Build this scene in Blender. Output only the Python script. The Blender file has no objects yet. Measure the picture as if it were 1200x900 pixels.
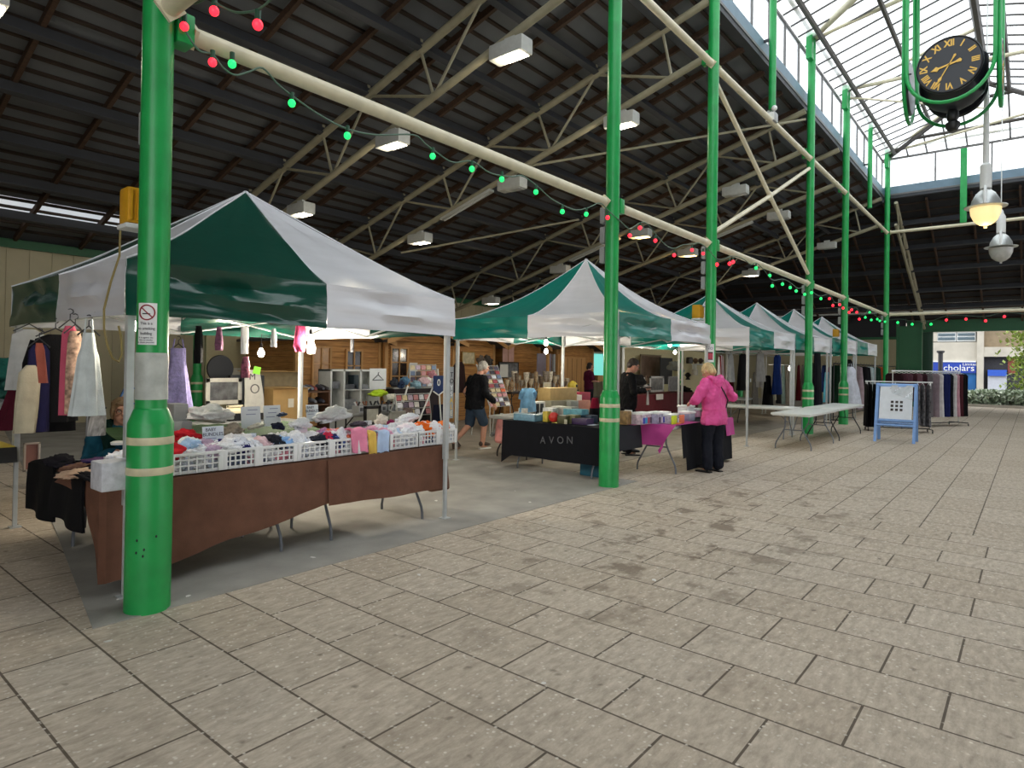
import bpy, bmesh, math, random
from mathutils import Vector, Matrix, noise
random.seed(7)
SC = bpy.context.scene
COL = SC.collection
PI = math.pi

# ------------------------------------------------------------------ camera model (X away along the colonnade, Y to the stalls, Z up)
F_PX, CY, PIT, ROL, YAW = 742.8, 423.1, 0.0079, 0.0151, 0.6884
_F = Vector((math.cos(YAW), math.sin(YAW), 0)); _R = Vector((math.sin(YAW), -math.cos(YAW), 0)); _U = Vector((0, 0, 1))
_F2 = _F*math.cos(PIT) + _U*math.sin(PIT); _U2 = _U*math.cos(PIT) - _F*math.sin(PIT)
_R3 = _R*math.cos(ROL) + _U2*math.sin(ROL); _U3 = _U2*math.cos(ROL) - _R*math.sin(ROL)
EYE = Vector((0, 0, 1.6))
cam = bpy.data.cameras.new('camera'); camo = bpy.data.objects.new('camera', cam); COL.objects.link(camo)
camo.matrix_world = Matrix(((_R3.x, _U3.x, -_F2.x, EYE.x), (_R3.y, _U3.y, -_F2.y, EYE.y), (_R3.z, _U3.z, -_F2.z, EYE.z), (0, 0, 0, 1)))
cam.sensor_fit = 'HORIZONTAL'; cam.sensor_width = 36; cam.lens = 36*F_PX/1200; cam.shift_y = (CY-450)/1200
cam.clip_start = .05; cam.clip_end = 300
SC.camera = camo

def on(px, py, X=None, Y=None, Z=None):
    """measuring aid: where the sight line of a photo point meets the plane X, Y or Z = const (metres)"""
    d = _F2 + _R3*((px-600)/F_PX) - _U3*((py-CY)/F_PX)
    t = (X/d.x) if X is not None else (Y/d.y) if Y is not None else ((Z-1.6)/d.z)
    return EYE + d*t

# ------------------------------------------------------------------ materials
def lin(h):
    if isinstance(h, (tuple, list)): return tuple(h[:3])
    h = h.lstrip('#'); c = [int(h[i:i+2], 16)/255 for i in (0, 2, 4)]
    return tuple(x/12.92 if x <= .04045 else ((x+.055)/1.055)**2.4 for x in c)
M = {}
def mat(name, col, rough=.6, metal=0, var=.12, scale=14, bump=0, bscale=60, spec=.5, coat=0, trans=0, alpha=1, stretch=(1, 1, 1)):
    if name in M: return M[name]
    m = bpy.data.materials.new(name); m.use_nodes = True; nt = m.node_tree; N = nt.nodes; L = nt.links
    b = N['Principled BSDF']; c = lin(col)
    b.inputs['Roughness'].default_value = rough; b.inputs['Metallic'].default_value = metal
    b.inputs['Specular IOR Level'].default_value = spec
    if coat: b.inputs['Coat Weight'].default_value = coat; b.inputs['Coat Roughness'].default_value = .15
    if trans: b.inputs['Transmission Weight'].default_value = trans
    if alpha < 1: b.inputs['Alpha'].default_value = alpha
    tc = N.new('ShaderNodeTexCoord'); mp = N.new('ShaderNodeMapping'); mp.inputs['Scale'].default_value = stretch
    L.new(tc.outputs['Object'], mp.inputs['Vector'])
    nz = N.new('ShaderNodeTexNoise'); nz.inputs['Scale'].default_value = scale; nz.inputs['Detail'].default_value = 4
    L.new(mp.outputs['Vector'], nz.inputs['Vector'])
    rp = N.new('ShaderNodeValToRGB'); rp.color_ramp.elements[0].position = .3; rp.color_ramp.elements[1].position = .7
    rp.color_ramp.elements[0].color = (*[x*(1-var) for x in c], 1); rp.color_ramp.elements[1].color = (*[min(1, x*(1+var*.7)) for x in c], 1)
    L.new(nz.outputs['Fac'], rp.inputs['Fac']); L.new(rp.outputs['Color'], b.inputs['Base Color'])
    if bump:
        n2 = N.new('ShaderNodeTexNoise'); n2.inputs['Scale'].default_value = bscale; n2.inputs['Detail'].default_value = 3
        L.new(mp.outputs['Vector'], n2.inputs['Vector'])
        bp = N.new('ShaderNodeBump'); bp.inputs['Strength'].default_value = bump; bp.inputs['Distance'].default_value = .01
        L.new(n2.outputs['Fac'], bp.inputs['Height']); L.new(bp.outputs['Normal'], b.inputs['Normal'])
    M[name] = m
    return m
def emat(name, col, strength):
    if name in M: return M[name]
    m = bpy.data.materials.new(name); m.use_nodes = True; b = m.node_tree.nodes['Principled BSDF']
    c = lin(col); b.inputs['Base Color'].default_value = (*c, 1); b.inputs['Emission Color'].default_value = (*c, 1)
    b.inputs['Emission Strength'].default_value = strength; b.inputs['Roughness'].default_value = .35
    M[name] = m
    return m
def cloth(col, rough=.85):
    return mat('fabric_'+str(col).strip('#'), col, rough, var=.15, scale=9, bump=.25, bscale=90, spec=.2)
def plain(col, rough=.5):
    return mat('paint_'+str(col).strip('#'), col, rough, var=.06, scale=8)

# ------------------------------------------------------------------ mesh building
def frame(d):
    d = d.normalized(); a = Vector((0, 0, 1)) if abs(d.z) < .95 else Vector((1, 0, 0))
    u = a.cross(d).normalized(); return u, d.cross(u)
class MB:
    def __init__(s): s.bm = bmesh.new(); s.mi = 0
    def _face(s, vs):
        try:
            f = s.bm.faces.new(vs); f.material_index = s.mi; return f
        except ValueError: return None
    def box(s, c, d, rot=None, bev=0, off=None):
        r = bmesh.ops.create_cube(s.bm, size=1); vs = r['verts']
        R = rot if rot is not None else Matrix.Identity(3)
        for v in vs: v.co = R @ Vector((v.co.x*d[0], v.co.y*d[1], v.co.z*d[2])) + Vector(c)
        fs = {f for v in vs for f in v.link_faces}
        for f in fs: f.material_index = s.mi
        if bev:
            es = {e for v in vs for e in v.link_edges}
            bmesh.ops.bevel(s.bm, geom=list(es), offset=min(bev, min(d)*.45), segments=2, affect='EDGES', profile=.6, material=-1)
        return s
    def bb(s, x0, x1, y0, y1, z0, z1, bev=0):
        return s.box(((x0+x1)/2, (y0+y1)/2, (z0+z1)/2), (abs(x1-x0), abs(y1-y0), abs(z1-z0)), bev=bev)
    def tube(s, pts, r, n=8, closed=False):
        pts = [Vector(p) for p in pts]; k = len(pts); rs = r if isinstance(r, (list, tuple)) else [r]*k
        rings = []; u = None
        for i, p in enumerate(pts):
            a = pts[i-1] if (i > 0 or closed) else p; b = pts[(i+1) % k] if (i < k-1 or closed) else p
            t = (b-a)
            if t.length < 1e-9: t = Vector((0, 0, 1))
            t.normalize()
            if u is None: u, w = frame(t)
            else:
                u = (u - t*u.dot(t))
                if u.length < 1e-6: u, w = frame(t)
                u.normalize()
            w = t.cross(u)
            rings.append([s.bm.verts.new(p + (u*math.cos(2*PI*j/n) + w*math.sin(2*PI*j/n))*rs[i]) for j in range(n)])
        m = k if closed else k-1
        for i in range(m):
            A, B = rings[i], rings[(i+1) % k]
            for j in range(n): s._face((A[j], A[(j+1) % n], B[(j+1) % n], B[j]))
        if not closed:
            s._face(list(reversed(rings[0]))); s._face(rings[-1])
        return s
    def cyl(s, p, q, r, n=12, r2=None):
        return s.tube([p, q], [r, r if r2 is None else r2], n)
    def lathe(s, prof, c=(0, 0, 0), n=24, rot=None):
        R = rot if rot is not None else Matrix.Identity(3); c = Vector(c); rings = []
        for r, z in prof:
            if r < 1e-6: rings.append([s.bm.verts.new(R @ Vector((0, 0, z)) + c)])
            else: rings.append([s.bm.verts.new(R @ Vector((r*math.cos(2*PI*j/n), r*math.sin(2*PI*j/n), z)) + c) for j in range(n)])
        for A, B in zip(rings, rings[1:]):
            if len(A) == 1 and len(B) == 1: continue
            for j in range(n):
                if len(A) == 1: s._face((A[0], B[(j+1) % n], B[j]))
                elif len(B) == 1: s._face((A[j], A[(j+1) % n], B[0]))
                else: s._face((A[j], A[(j+1) % n], B[(j+1) % n], B[j]))
        if len(rings[0]) > 1: s._face(list(reversed(rings[0])))
        if len(rings[-1]) > 1: s._face(rings[-1])
        return s
    def loft(s, secs, n=20, caps=True, wave=None):
        """secs: (centre, half-axis a, half-axis b) as vectors"""
        rings = []
        for i, (c, a, b) in enumerate(secs):
            c, a, b = Vector(c), Vector(a), Vector(b); ring = []
            for j in range(n):
                t = 2*PI*j/n; k = 1 if wave is None else wave(i/(len(secs)-1), t)
                ring.append(s.bm.verts.new(c + a*math.cos(t)*k + b*math.sin(t)*k))
            rings.append(ring)
        for A, B in zip(rings, rings[1:]):
            for j in range(n): s._face((A[j], A[(j+1) % n], B[(j+1) % n], B[j]))
        if caps: s._face(list(reversed(rings[0]))); s._face(rings[-1])
        return s
    def ell(s, c, r, rot=None, u=16, v=10):
        rr = bmesh.ops.create_uvsphere(s.bm, u_segments=u, v_segments=v, radius=1)
        R = rot if rot is not None else Matrix.Identity(3)
        for x in rr['verts']: x.co = R @ Vector((x.co.x*r[0], x.co.y*r[1], x.co.z*r[2])) + Vector(c)
        for f in {f for x in rr['verts'] for f in x.link_faces}: f.material_index = s.mi
        return s
    def prism(s, poly, o, u, v, w):
        """2D polygon (a,b) -> o+a*u+b*v, thickness along w"""
        o, u, v, w = Vector(o), Vector(u), Vector(v), Vector(w)
        A = [s.bm.verts.new(o+u*a+v*b) for a, b in poly]; B = [s.bm.verts.new(o+u*a+v*b+w) for a, b in poly]; k = len(poly)
        s._face(list(reversed(A))); s._face(B)
        for i in range(k): s._face((A[i], A[(i+1) % k], B[(i+1) % k], B[i]))
        return s
    def grid(s, f, nu, nv, thick=0):
        V = [[s.bm.verts.new(Vector(f(i/nu, j/nv))) for j in range(nv+1)] for i in range(nu+1)]; fs = []
        for i in range(nu):
            for j in range(nv):
                q = s._face((V[i][j], V[i+1][j], V[i+1][j+1], V[i][j+1]))
                if q: fs.append(q)
        if thick: bmesh.ops.recalc_face_normals(s.bm, faces=fs); bmesh.ops.solidify(s.bm, geom=fs, thickness=thick)
        return s
    def build(s, name, m, parent=None, loc=None, ang=38, recalc=True):
        if recalc: bmesh.ops.recalc_face_normals(s.bm, faces=s.bm.faces[:])
        me = bpy.data.meshes.new(name); s.bm.to_mesh(me); s.bm.free()
        for x in (m if isinstance(m, (list, tuple)) else [m]): me.materials.append(x)
        me.shade_smooth(); me.set_sharp_from_angle(angle=math.radians(ang))
        o = bpy.data.objects.new(name, me); COL.objects.link(o)
        if parent: o.parent = parent
        if loc: o.location = loc
        return o
def tag(o, label, cat, group=None, kind=None):
    o['label'] = label; o['category'] = cat
    if len(label.split()) > 16: print('LONG LABEL', len(label.split()), label)
    if group: o['group'] = group
    if kind: o['kind'] = kind
    return o
def thing(name, label, cat, loc=(0, 0, 0), rz=0, group=None, kind=None):
    o = bpy.data.objects.new(name, None); COL.objects.link(o); o.location = loc; o.rotation_euler = (0, 0, rz); o.empty_display_size = .1
    return tag(o, label, cat, group, kind)
def struct(name, mb, m, parent=None, **k):
    o = mb.build(name, m, parent, **k)
    if not parent: o['kind'] = 'structure'
    return o
def copy_tree(o, parent=None):
    c = o.copy(); COL.objects.link(c)
    if parent: c.parent = parent
    for ch in list(o.children): copy_tree(ch, c)
    return c
def dup(o, loc=None, rz=None, label=None, group=None, scale=None):
    c = copy_tree(o)
    if loc is not None: c.location = loc
    if rz is not None: c.rotation_euler = (0, 0, rz)
    if label: c['label'] = label
    if group: c['group'] = group
    if scale: c.scale = scale
    return c
def recolor(o, m, names=None):
    """give a copy its own mesh with another material"""
    for x in [o]+list(o.children_recursive):
        if x.type == 'MESH' and (names is None or x.name.split('.')[0] in names):
            x.data = x.data.copy(); x.data.materials.clear(); x.data.materials.append(m)
    return o
def evaluated(o, name, m, parent=None):
    # evaluated in a small side scene of its own, so the big scene is not re-evaluated every time
    sd = bpy.data.scenes.new('side'); sd.collection.objects.link(o); vl = sd.view_layers[0]; vl.update(); dg = vl.depsgraph
    me = bpy.data.meshes.new_from_object(o.evaluated_get(dg)); bpy.data.objects.remove(o); bpy.data.scenes.remove(sd)
    me.materials.clear(); me.materials.append(m); me.name = name
    n = bpy.data.objects.new(name, me); COL.objects.link(n)
    if parent: n.parent = parent
    return n
def remesh(mb, name, m, voxel=.01, parent=None, smooth=6, loc=None):
    o = mb.build(name, m)
    r = o.modifiers.new('r', 'REMESH'); r.mode = 'VOXEL'; r.voxel_size = voxel; r.use_smooth_shade = True
    if smooth: s = o.modifiers.new('s', 'SMOOTH'); s.iterations = smooth; s.factor = .5
    n = evaluated(o, name, m, parent); n.data.shade_smooth()
    if loc: n.location = loc
    return n
def text(name, body, size, o, u, v, m, parent=None, ext=.002, align='CENTER', sx=1, space=1, bold=0):
    """lettering lying in the plane (u,v) at o"""
    c = bpy.data.curves.new(name, 'FONT'); c.body = body; c.size = size; c.align_x = align; c.align_y = 'CENTER'; c.extrude = ext; c.space_character = space; c.offset = bold; c.resolution_u = 3
    t = bpy.data.objects.new(name, c); COL.objects.link(t)
    n = evaluated(t, name, m, parent)
    u, v = Vector(u).normalized(), Vector(v).normalized(); w = u.cross(v)
    n.data.transform(Matrix(((u.x*sx, v.x, w.x, o[0]), (u.y*sx, v.y, w.y, o[1]), (u.z*sx, v.z, w.z, o[2]), (0, 0, 0, 1))))
    bpy.data.curves.remove(c) if c.users == 0 else None
    return n
def lamp(name, loc, power, col='#ffffff', r=.05):
    l = bpy.data.lights.new(name, 'POINT'); l.energy = power; l.color = lin(col); l.shadow_soft_size = r
    o = bpy.data.objects.new(name, l); COL.objects.link(o); o.location = loc; return o
def fbm(p, s=1, o=3): return noise.fractal(Vector(p)*s, .6, 2.0, o)
ORD = ['first', 'second', 'third', 'fourth', 'fifth', 'sixth', 'seventh', 'eighth', 'ninth', 'tenth', 'eleventh', 'twelfth', 'thirteenth', 'fourteenth', 'fifteenth', 'sixteenth', 'seventeenth', 'eighteenth', 'nineteenth', 'twentieth']
# ================================================================== world and daylight
w = bpy.data.worlds.new('overcast'); SC.world = w; w.use_nodes = True
N = w.node_tree.nodes; L = w.node_tree.links; bg = N['Background']
tcw = N.new('ShaderNodeTexCoord'); mpw = N.new('ShaderNodeMapping'); mpw.inputs['Scale'].default_value = (2, 2, 4)
nzw = N.new('ShaderNodeTexNoise'); nzw.inputs['Scale'].default_value = 1.6; nzw.inputs['Detail'].default_value = 5
rpw = N.new('ShaderNodeValToRGB'); rpw.color_ramp.elements[0].color = (.80, .86, .93, 1); rpw.color_ramp.elements[1].color = (1, 1, 1, 1)
rpw.color_ramp.elements[0].position = .35; rpw.color_ramp.elements[1].position = .6
L.new(tcw.outputs['Generated'], mpw.inputs['Vector']); L.new(mpw.outputs['Vector'], nzw.inputs['Vector']); L.new(nzw.outputs['Fac'], rpw.inputs['Fac']); L.new(rpw.outputs['Color'], bg.inputs['Color'])
bg.inputs['Strength'].default_value = 2.3
vs = SC.view_settings; vs.view_transform = 'Standard'; vs.look = 'None'; vs.gamma = 1; vs.use_curve_mapping = False; vs.exposure = 0.3
try:
    SC.cycles.use_denoising = True; SC.cycles.max_bounces = 8; SC.cycles.transparent_max_bounces = 12; SC.cycles.sample_clamp_indirect = 4; SC.cycles.caustics_reflective = False; SC.cycles.caustics_refractive = False
except Exception: pass

# ================================================================== floor
def paving():
    m = bpy.data.materials.new('paving'); m.use_nodes = True; nt = m.node_tree; N = nt.nodes; L = nt.links; b = N['Principled BSDF']
    tc = N.new('ShaderNodeTexCoord')
    sep = N.new('ShaderNodeSeparateXYZ'); L.new(tc.outputs['Object'], sep.inputs[0])
    sw = N.new('ShaderNodeCombineXYZ'); L.new(sep.outputs['Y'], sw.inputs['X']); L.new(sep.outputs['X'], sw.inputs['Y'])
    def brick(src, bw, rh, off):
        t = N.new('ShaderNodeTexBrick'); t.offset = off; t.inputs['Scale'].default_value = 1; t.inputs['Mortar Size'].default_value = .007; t.inputs['Mortar Smooth'].default_value = .3
        t.inputs['Brick Width'].default_value = bw; t.inputs['Row Height'].default_value = rh; t.inputs['Bias'].default_value = 0
        t.inputs['Color1'].default_value = (*lin('#c6b9a7'), 1); t.inputs['Color2'].default_value = (*lin('#bbad9a'), 1); t.inputs['Mortar'].default_value = (*lin('#64594c'), 1)
        L.new(src, t.inputs['Vector']); return t
    b1 = brick(sw.outputs[0], .62, .43, .5); b2 = brick(tc.outputs['Object'], .9, .45, .5)
    gt = N.new('ShaderNodeMath'); gt.operation = 'GREATER_THAN'; gt.inputs[1].default_value = 7.74; L.new(sep.outputs['X'], gt.inputs[0])
    mx = N.new('ShaderNodeMixRGB'); L.new(gt.outputs[0], mx.inputs['Fac']); L.new(b1.outputs['Color'], mx.inputs['Color1']); L.new(b2.outputs['Color'], mx.inputs['Color2'])
    # pale chips in the worn aggregate
    vo = N.new('ShaderNodeTexVoronoi'); vo.inputs['Scale'].default_value = 30; L.new(tc.outputs['Object'], vo.inputs['Vector'])
    n0 = N.new('ShaderNodeTexNoise'); n0.inputs['Scale'].default_value = 21; n0.inputs['Detail'].default_value = 5; L.new(tc.outputs['Object'], n0.inputs['Vector'])
    r0 = N.new('ShaderNodeValToRGB'); r0.color_ramp.elements[0].color = (1, 1, 1, 1); r0.color_ramp.elements[1].color = (0, 0, 0, 1); r0.color_ramp.elements[0].position = .16; r0.color_ramp.elements[1].position = .30
    L.new(vo.outputs['Distance'], r0.inputs['Fac'])
    r1 = N.new('ShaderNodeValToRGB'); r1.color_ramp.elements[0].position = .44; r1.color_ramp.elements[1].position = .56; L.new(n0.outputs['Fac'], r1.inputs['Fac'])
    mu = N.new('ShaderNodeMath'); mu.operation = 'MULTIPLY'; L.new(r0.outputs['Color'], mu.inputs[0]); L.new(r1.outputs['Color'], mu.inputs[1])
    m2 = N.new('ShaderNodeMixRGB'); m2.inputs['Color2'].default_value = (*lin('#e2dacb'), 1); L.new(mu.outputs[0], m2.inputs['Fac']); L.new(mx.outputs['Color'], m2.inputs['Color1'])
    # fine mottling
    nf = N.new('ShaderNodeTexNoise'); nf.inputs['Scale'].default_value = 9; nf.inputs['Detail'].default_value = 8; nf.inputs['Roughness'].default_value = .7
    mpf = N.new('ShaderNodeMapping'); mpf.inputs['Scale'].default_value = (1.0, 2.6, 1); L.new(tc.outputs['Object'], mpf.inputs['Vector']); L.new(mpf.outputs['Vector'], nf.inputs['Vector'])
    rf = N.new('ShaderNodeValToRGB'); rf.color_ramp.elements[0].color = (.66, .64, .62, 1); rf.color_ramp.elements[1].color = (1.12, 1.12, 1.12, 1); rf.color_ramp.elements[0].position = .33; rf.color_ramp.elements[1].position = .68
    L.new(nf.outputs['Fac'], rf.inputs['Fac'])
    m3 = N.new('ShaderNodeMixRGB'); m3.blend_type = 'MULTIPLY'; m3.inputs['Fac'].default_value = 1; L.new(m2.outputs['Color'], m3.inputs['Color1']); L.new(rf.outputs['Color'], m3.inputs['Color2'])
    # dirt stains in a band that crosses the court
    ns = N.new('ShaderNodeTexNoise'); ns.inputs['Scale'].default_value = 2.6; ns.inputs['Detail'].default_value = 6; ns.inputs['Roughness'].default_value = .62; L.new(tc.outputs['Object'], ns.inputs['Vector'])
    rs = N.new('ShaderNodeValToRGB'); rs.color_ramp.elements[0].position = .55; rs.color_ramp.elements[1].position = .62; L.new(ns.outputs['Fac'], rs.inputs['Fac'])
    bandp = N.new('ShaderNodeMath'); bandp.operation = 'SUBTRACT'; bandp.inputs[1].default_value = 2.6; L.new(sep.outputs['Y'], bandp.inputs[0])
    ba = N.new('ShaderNodeMath'); ba.operation = 'ABSOLUTE'; L.new(bandp.outputs[0], ba.inputs[0])
    bm = N.new('ShaderNodeMapRange'); bm.inputs['From Min'].default_value = .5; bm.inputs['From Max'].default_value = 1.9; bm.inputs['To Min'].default_value = .7; bm.inputs['To Max'].default_value = .0; L.new(ba.outputs[0], bm.inputs['Value'])
    xr = N.new('ShaderNodeMapRange'); xr.inputs['From Min'].default_value = 12; xr.inputs['From Max'].default_value = 8.5; L.new(sep.outputs['X'], xr.inputs['Value'])
    xr2 = N.new('ShaderNodeMapRange'); xr2.inputs['From Min'].default_value = 2.6; xr2.inputs['From Max'].default_value = 4.6; xr2.inputs['To Min'].default_value = .25; L.new(sep.outputs['X'], xr2.inputs['Value'])
    mx_ = N.new('ShaderNodeMath'); mx_.operation = 'MULTIPLY'; L.new(xr.outputs[0], mx_.inputs[0]); L.new(xr2.outputs[0], mx_.inputs[1])
    mm = N.new('ShaderNodeMath'); mm.operation = 'MULTIPLY'; L.new(bm.outputs[0], mm.inputs[0]); L.new(mx_.outputs[0], mm.inputs[1])
    ms = N.new('ShaderNodeMath'); ms.operation = 'MULTIPLY'; L.new(rs.outputs['Color'], ms.inputs[0]); L.new(mm.outputs[0], ms.inputs[1])
    m4 = N.new('ShaderNodeMixRGB'); m4.inputs['Color2'].default_value = (*lin('#6b5c4c'), 1); L.new(ms.outputs[0], m4.inputs['Fac']); L.new(m3.outputs['Color'], m4.inputs['Color1'])
    # small dark spots
    v2 = N.new('ShaderNodeTexNoise'); v2.inputs['Scale'].default_value = 7.5; v2.inputs['Detail'].default_value = 2; L.new(tc.outputs['Object'], v2.inputs['Vector'])
    r2 = N.new('ShaderNodeValToRGB'); r2.color_ramp.elements[0].position = .69; r2.color_ramp.elements[1].position = .75; r2.color_ramp.elements[1].color = (.55, .55, .55, 1); L.new(v2.outputs['Fac'], r2.inputs['Fac'])
    m5 = N.new('ShaderNodeMixRGB'); m5.inputs['Color2'].default_value = (*lin('#4d4235'), 1); L.new(r2.outputs['Color'], m5.inputs['Fac']); L.new(m4.outputs['Color'], m5.inputs['Color1'])
    L.new(m5.outputs['Color'], b.inputs['Base Color']); b.inputs['Roughness'].default_value = .72; b.inputs['Specular IOR Level'].default_value = .3
    bp = N.new('ShaderNodeBump'); bp.inputs['Strength'].default_value = .35; bp.inputs['Distance'].default_value = .01; L.new(m3.outputs['Color'], bp.inputs['Height']); L.new(bp.outputs['Normal'], b.inputs['Normal'])
    return m
f = MB(); f.bb(-8, 37.4, -16, 19.2, -.2, 0); struct('floor', f, paving())
conc = mat('concrete', '#96928a', .8, var=.22, scale=2.2, bump=.3, bscale=40)
f = MB(); f.prism([(1.35, 4.3), (8.05, 4.3), (8.05, 18.6), (3.9, 18.6), (1.9, 7.1)], (0, 0, 0), (1, 0, 0), (0, 1, 0), (0, 0, .006)); struct('floor_slab', f, conc)
conc2 = mat('concrete_tan', '#988f82', .8, var=.2, scale=2.6, bump=.3, bscale=40)
f = MB(); f.bb(8.05, 36.4, 5.4, 18.6, 0, .005); struct('floor_slab', f, conc2)
street = mat('street_tarmac', '#8d8a84', .9, var=.1)
f = MB(); f.bb(37.4, 90, -40, 40, -.25, -.01); struct('street_ground', f, street)

# ================================================================== hall walls
cream = mat('cream_cladding', '#b5ab8c', .6, var=.05, scale=3)
greenp = mat('green_paint', '#1f9a4c', .34, var=.14, scale=5, bump=.04, bscale=50, spec=.5)
greend = mat('dark_green_paint', '#0e5a33', .45, var=.08)
darkclad = mat('dark_cladding', '#26262a', .8, var=.1)
steelblue = mat('blue_grey_steel', '#6c8494', .5, var=.12, scale=3)
creamp = mat('cream_paint', '#d8d0b4', .42, var=.10, scale=7)
f = MB()
f.bb(-6, 36.6, 18.6, 18.75, 0, 4.2)
x = -6
while x < 36.5: f.bb(x, x+.035, 18.575, 18.6, 0, 4.2); x += .45
o = struct('wall_left', f, cream)
MB().bb(-6, 36.6, 18.76, 18.9, 3.9, 4.6).build('eave_gap_shade', darkclad, o)  # dark strip added so the gap above the wall reads as shade
f = MB(); f.bb(-6, 36.6, 18.5, 18.62, 4.2, 4.4); f.build('green_fascia', greend, o)
f = MB(); f.bb(36.6, 36.75, 4.9, 18.75, 0, 3.25)
z = .1
while z < 3.2: f.bb(36.57, 36.6, 4.9, 18.6, z, z+.03); z += .2
o = struct('wall_far', f, cream)
f = MB(); f.bb(36.62, 36.75, 4.9, 18.75, 3.25, 4.6); f.build('dark_band', darkclad, o)
f = MB(); f.bb(36.5, 36.62, 4.9, 18.7, 3.22, 3.34); f.build('green_fascia', greend, o)
clear = mat('clear_rooflight', '#e9f0ee', .3, var=.05)

# ================================================================== roof over the stalls
def zl(y): return 8.5-.2857*(y-4.6)
def zf(x): return 8.5-.5*(x-28.3)
def xh(y): return 28.3+.5714*(y-4.6)
sheet = mat('roof_sheet', '#5f6266', .7, var=.12, scale=2)
timber = mat('roof_timber', '#463224', .8, var=.3, scale=4, stretch=(1, 6, 6))
batm = mat('roof_batten', '#33271f', .85, var=.25, scale=4)
purl = mat('roof_purlin', '#3b3d42', .6, var=.12, scale=3)
sky_white = None
ceil = bpy.data.objects.new('ceiling', None); COL.objects.link(ceil); ceil['kind'] = 'structure'
def roofquad(f, x0, y0, x1, y1, up=.0):
    pass
# left slope: sheets leave a strip of clear rooflight near the eaves
f = MB()
def slope_strip(f, ya, yb, xa=-6):
    A = [f.bm.verts.new(p) for p in ((xa, ya, zl(ya)), (xh(ya), ya, zl(ya)), (xh(yb), yb, zl(yb)), (xa, yb, zl(yb)))]
    f._face(A)
slope_strip(f, 4.72, 16.75); slope_strip(f, 17.8, 19.3)
slope_strip(f, 16.75, 17.8, 7.5)
sh = f.build('roof_sheet', sheet, ceil, recalc=False)
tr = bpy.data.materials.new('translucent_sheet'); tr.use_nodes = True; nt = tr.node_tree; b = nt.nodes['Principled BSDF']; b.inputs['Base Color'].default_value = (.85, .9, .88, 1); b.inputs['Roughness'].default_value = .4
ts = nt.nodes.new('ShaderNodeBsdfTransparent'); mxs = nt.nodes.new('ShaderNodeMixShader'); mxs.inputs[0].default_value = .78
nt.links.new(ts.outputs[0], mxs.inputs[1]); nt.links.new(b.outputs[0], mxs.inputs[2]); nt.links.new(mxs.outputs[0], nt.nodes['Material Output'].inputs['Surface'])
f = MB(); f._face([f.bm.verts.new(p) for p in ((-6, 16.75, zl(16.75)), (7.5, 16.75, zl(16.75)), (7.5, 17.8, zl(17.8)), (-6, 17.8, zl(17.8)))]); f.build('rooflight', tr, ceil, recalc=False)
f = MB()
def yh(x): return 4.6+(x-28.3)/.5714
def far_strip(f, xa, xb):
    A = [f.bm.verts.new(p) for p in ((xa, -9, zf(xa)), (xa, yh(xa), zf(xa)), (xb, yh(xb), zf(xb)), (xb, -9, zf(xb)))]
    f._face(list(reversed(A)))
far_strip(f, 28.45, 35.6); far_strip(f, 36.3, 37.2)
f.build('roof_sheet', mat('far_roof_board', '#26262a', .8, var=.2, scale=3), ceil, recalc=False)
f = MB(); far_strip(f, 35.6, 36.3); f.build('rooflight', tr, ceil, recalc=False)
# battens, rafters and purlins hang below the sheets
f = MB(); y = 4.9
sl = Matrix.Rotation(-math.atan(.2857), 3, 'X')
while y < 18.4:
    f.box(((-6+xh(y))/2, y, zl(y)-.03), (xh(y)+6, .055, .05), sl); y += .36
f.build('roof_batten', batm, ceil)
f = MB(); x = 28.9
sf = Matrix.Rotation(math.atan(.5), 3, 'Y')
while x < 37:
    f.box((x, (-9+yh(x))/2, zf(x)-.03), (.055, 9+yh(x), .05), sf); x += .42
f.build('roof_batten', batm, ceil)
x = -5.2; k = 0
while x < 36:
    ya = max(4.75, yh(x)) if x > 28.3 else 4.75
    if ya < 18.2:
        f = MB(); f.box((x, (ya+18.5)/2, zl((ya+18.5)/2)-.115), (.07, (18.5-ya)*math.sqrt(1+.2857**2), .12), sl); f.build('rafter', timber, ceil)
    x += 1.32
for y in [-8+1.4*i for i in range(18)]:
    if y < 17:
        xb = 37; xa = max(28.6, xh(y)) if y > 4.6 else 28.6
        if xb-xa > .5: f = MB(); f.box(((xa+xb)/2, y, zf((xa+xb)/2)-.115), ((xb-xa)*math.sqrt(1.25), .07, .12), sf); f.build('rafter', timber, ceil)
for y in (5.4, 6.85, 8.3, 9.75, 11.2, 12.65, 14.1, 15.55, 17.0):
    f = MB(); f.box(((-6+xh(y))/2, y, zl(y)-.27), (xh(y)+6, .075, .2), sl); f.box(((-6+xh(y))/2, y-.05, zl(y)-.36), (xh(y)+6, .12, .025), sl); f.build('purlin', purl, ceil)
for x in (29.6, 31.1, 32.6, 34.1, 35.4):
    f = MB(); f.box((x, (-9+yh(x))/2, zf(x)-.27), (.075, 9+yh(x), .2), sf); f.build('purlin', purl, ceil)
f = MB(); f.tube([(28.3, 4.6, 8.3), (36.3, 18.6, 4.3)], .09, 8); f.build('hip_rafter', purl, ceil)

# unseen roof and walls added round the court to cut the side light
f = MB()
for pts in (((-6, -2.35, 8.5), (36.5, -2.35, 8.5), (36.5, -16, 4.6), (-6, -16, 4.6)), ((-6, -2.35, 8.5), (-6, 4.72, 8.5), (.66, 4.72, 8.5), (.66, -2.35, 8.5))):
    f._face([f.bm.verts.new(p) for p in pts])
f.build('roof_sheet', sheet, ceil, recalc=False)
f = MB(); f.bb(-6.15, -6, 1.0, 18.75, 0, 8.6); struct('wall_near_unseen', f, cream)
f = MB(); f.bb(-6, 12, -16.1, -16, 0, 4.7); struct('wall_right_unseen', f, cream)

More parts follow.
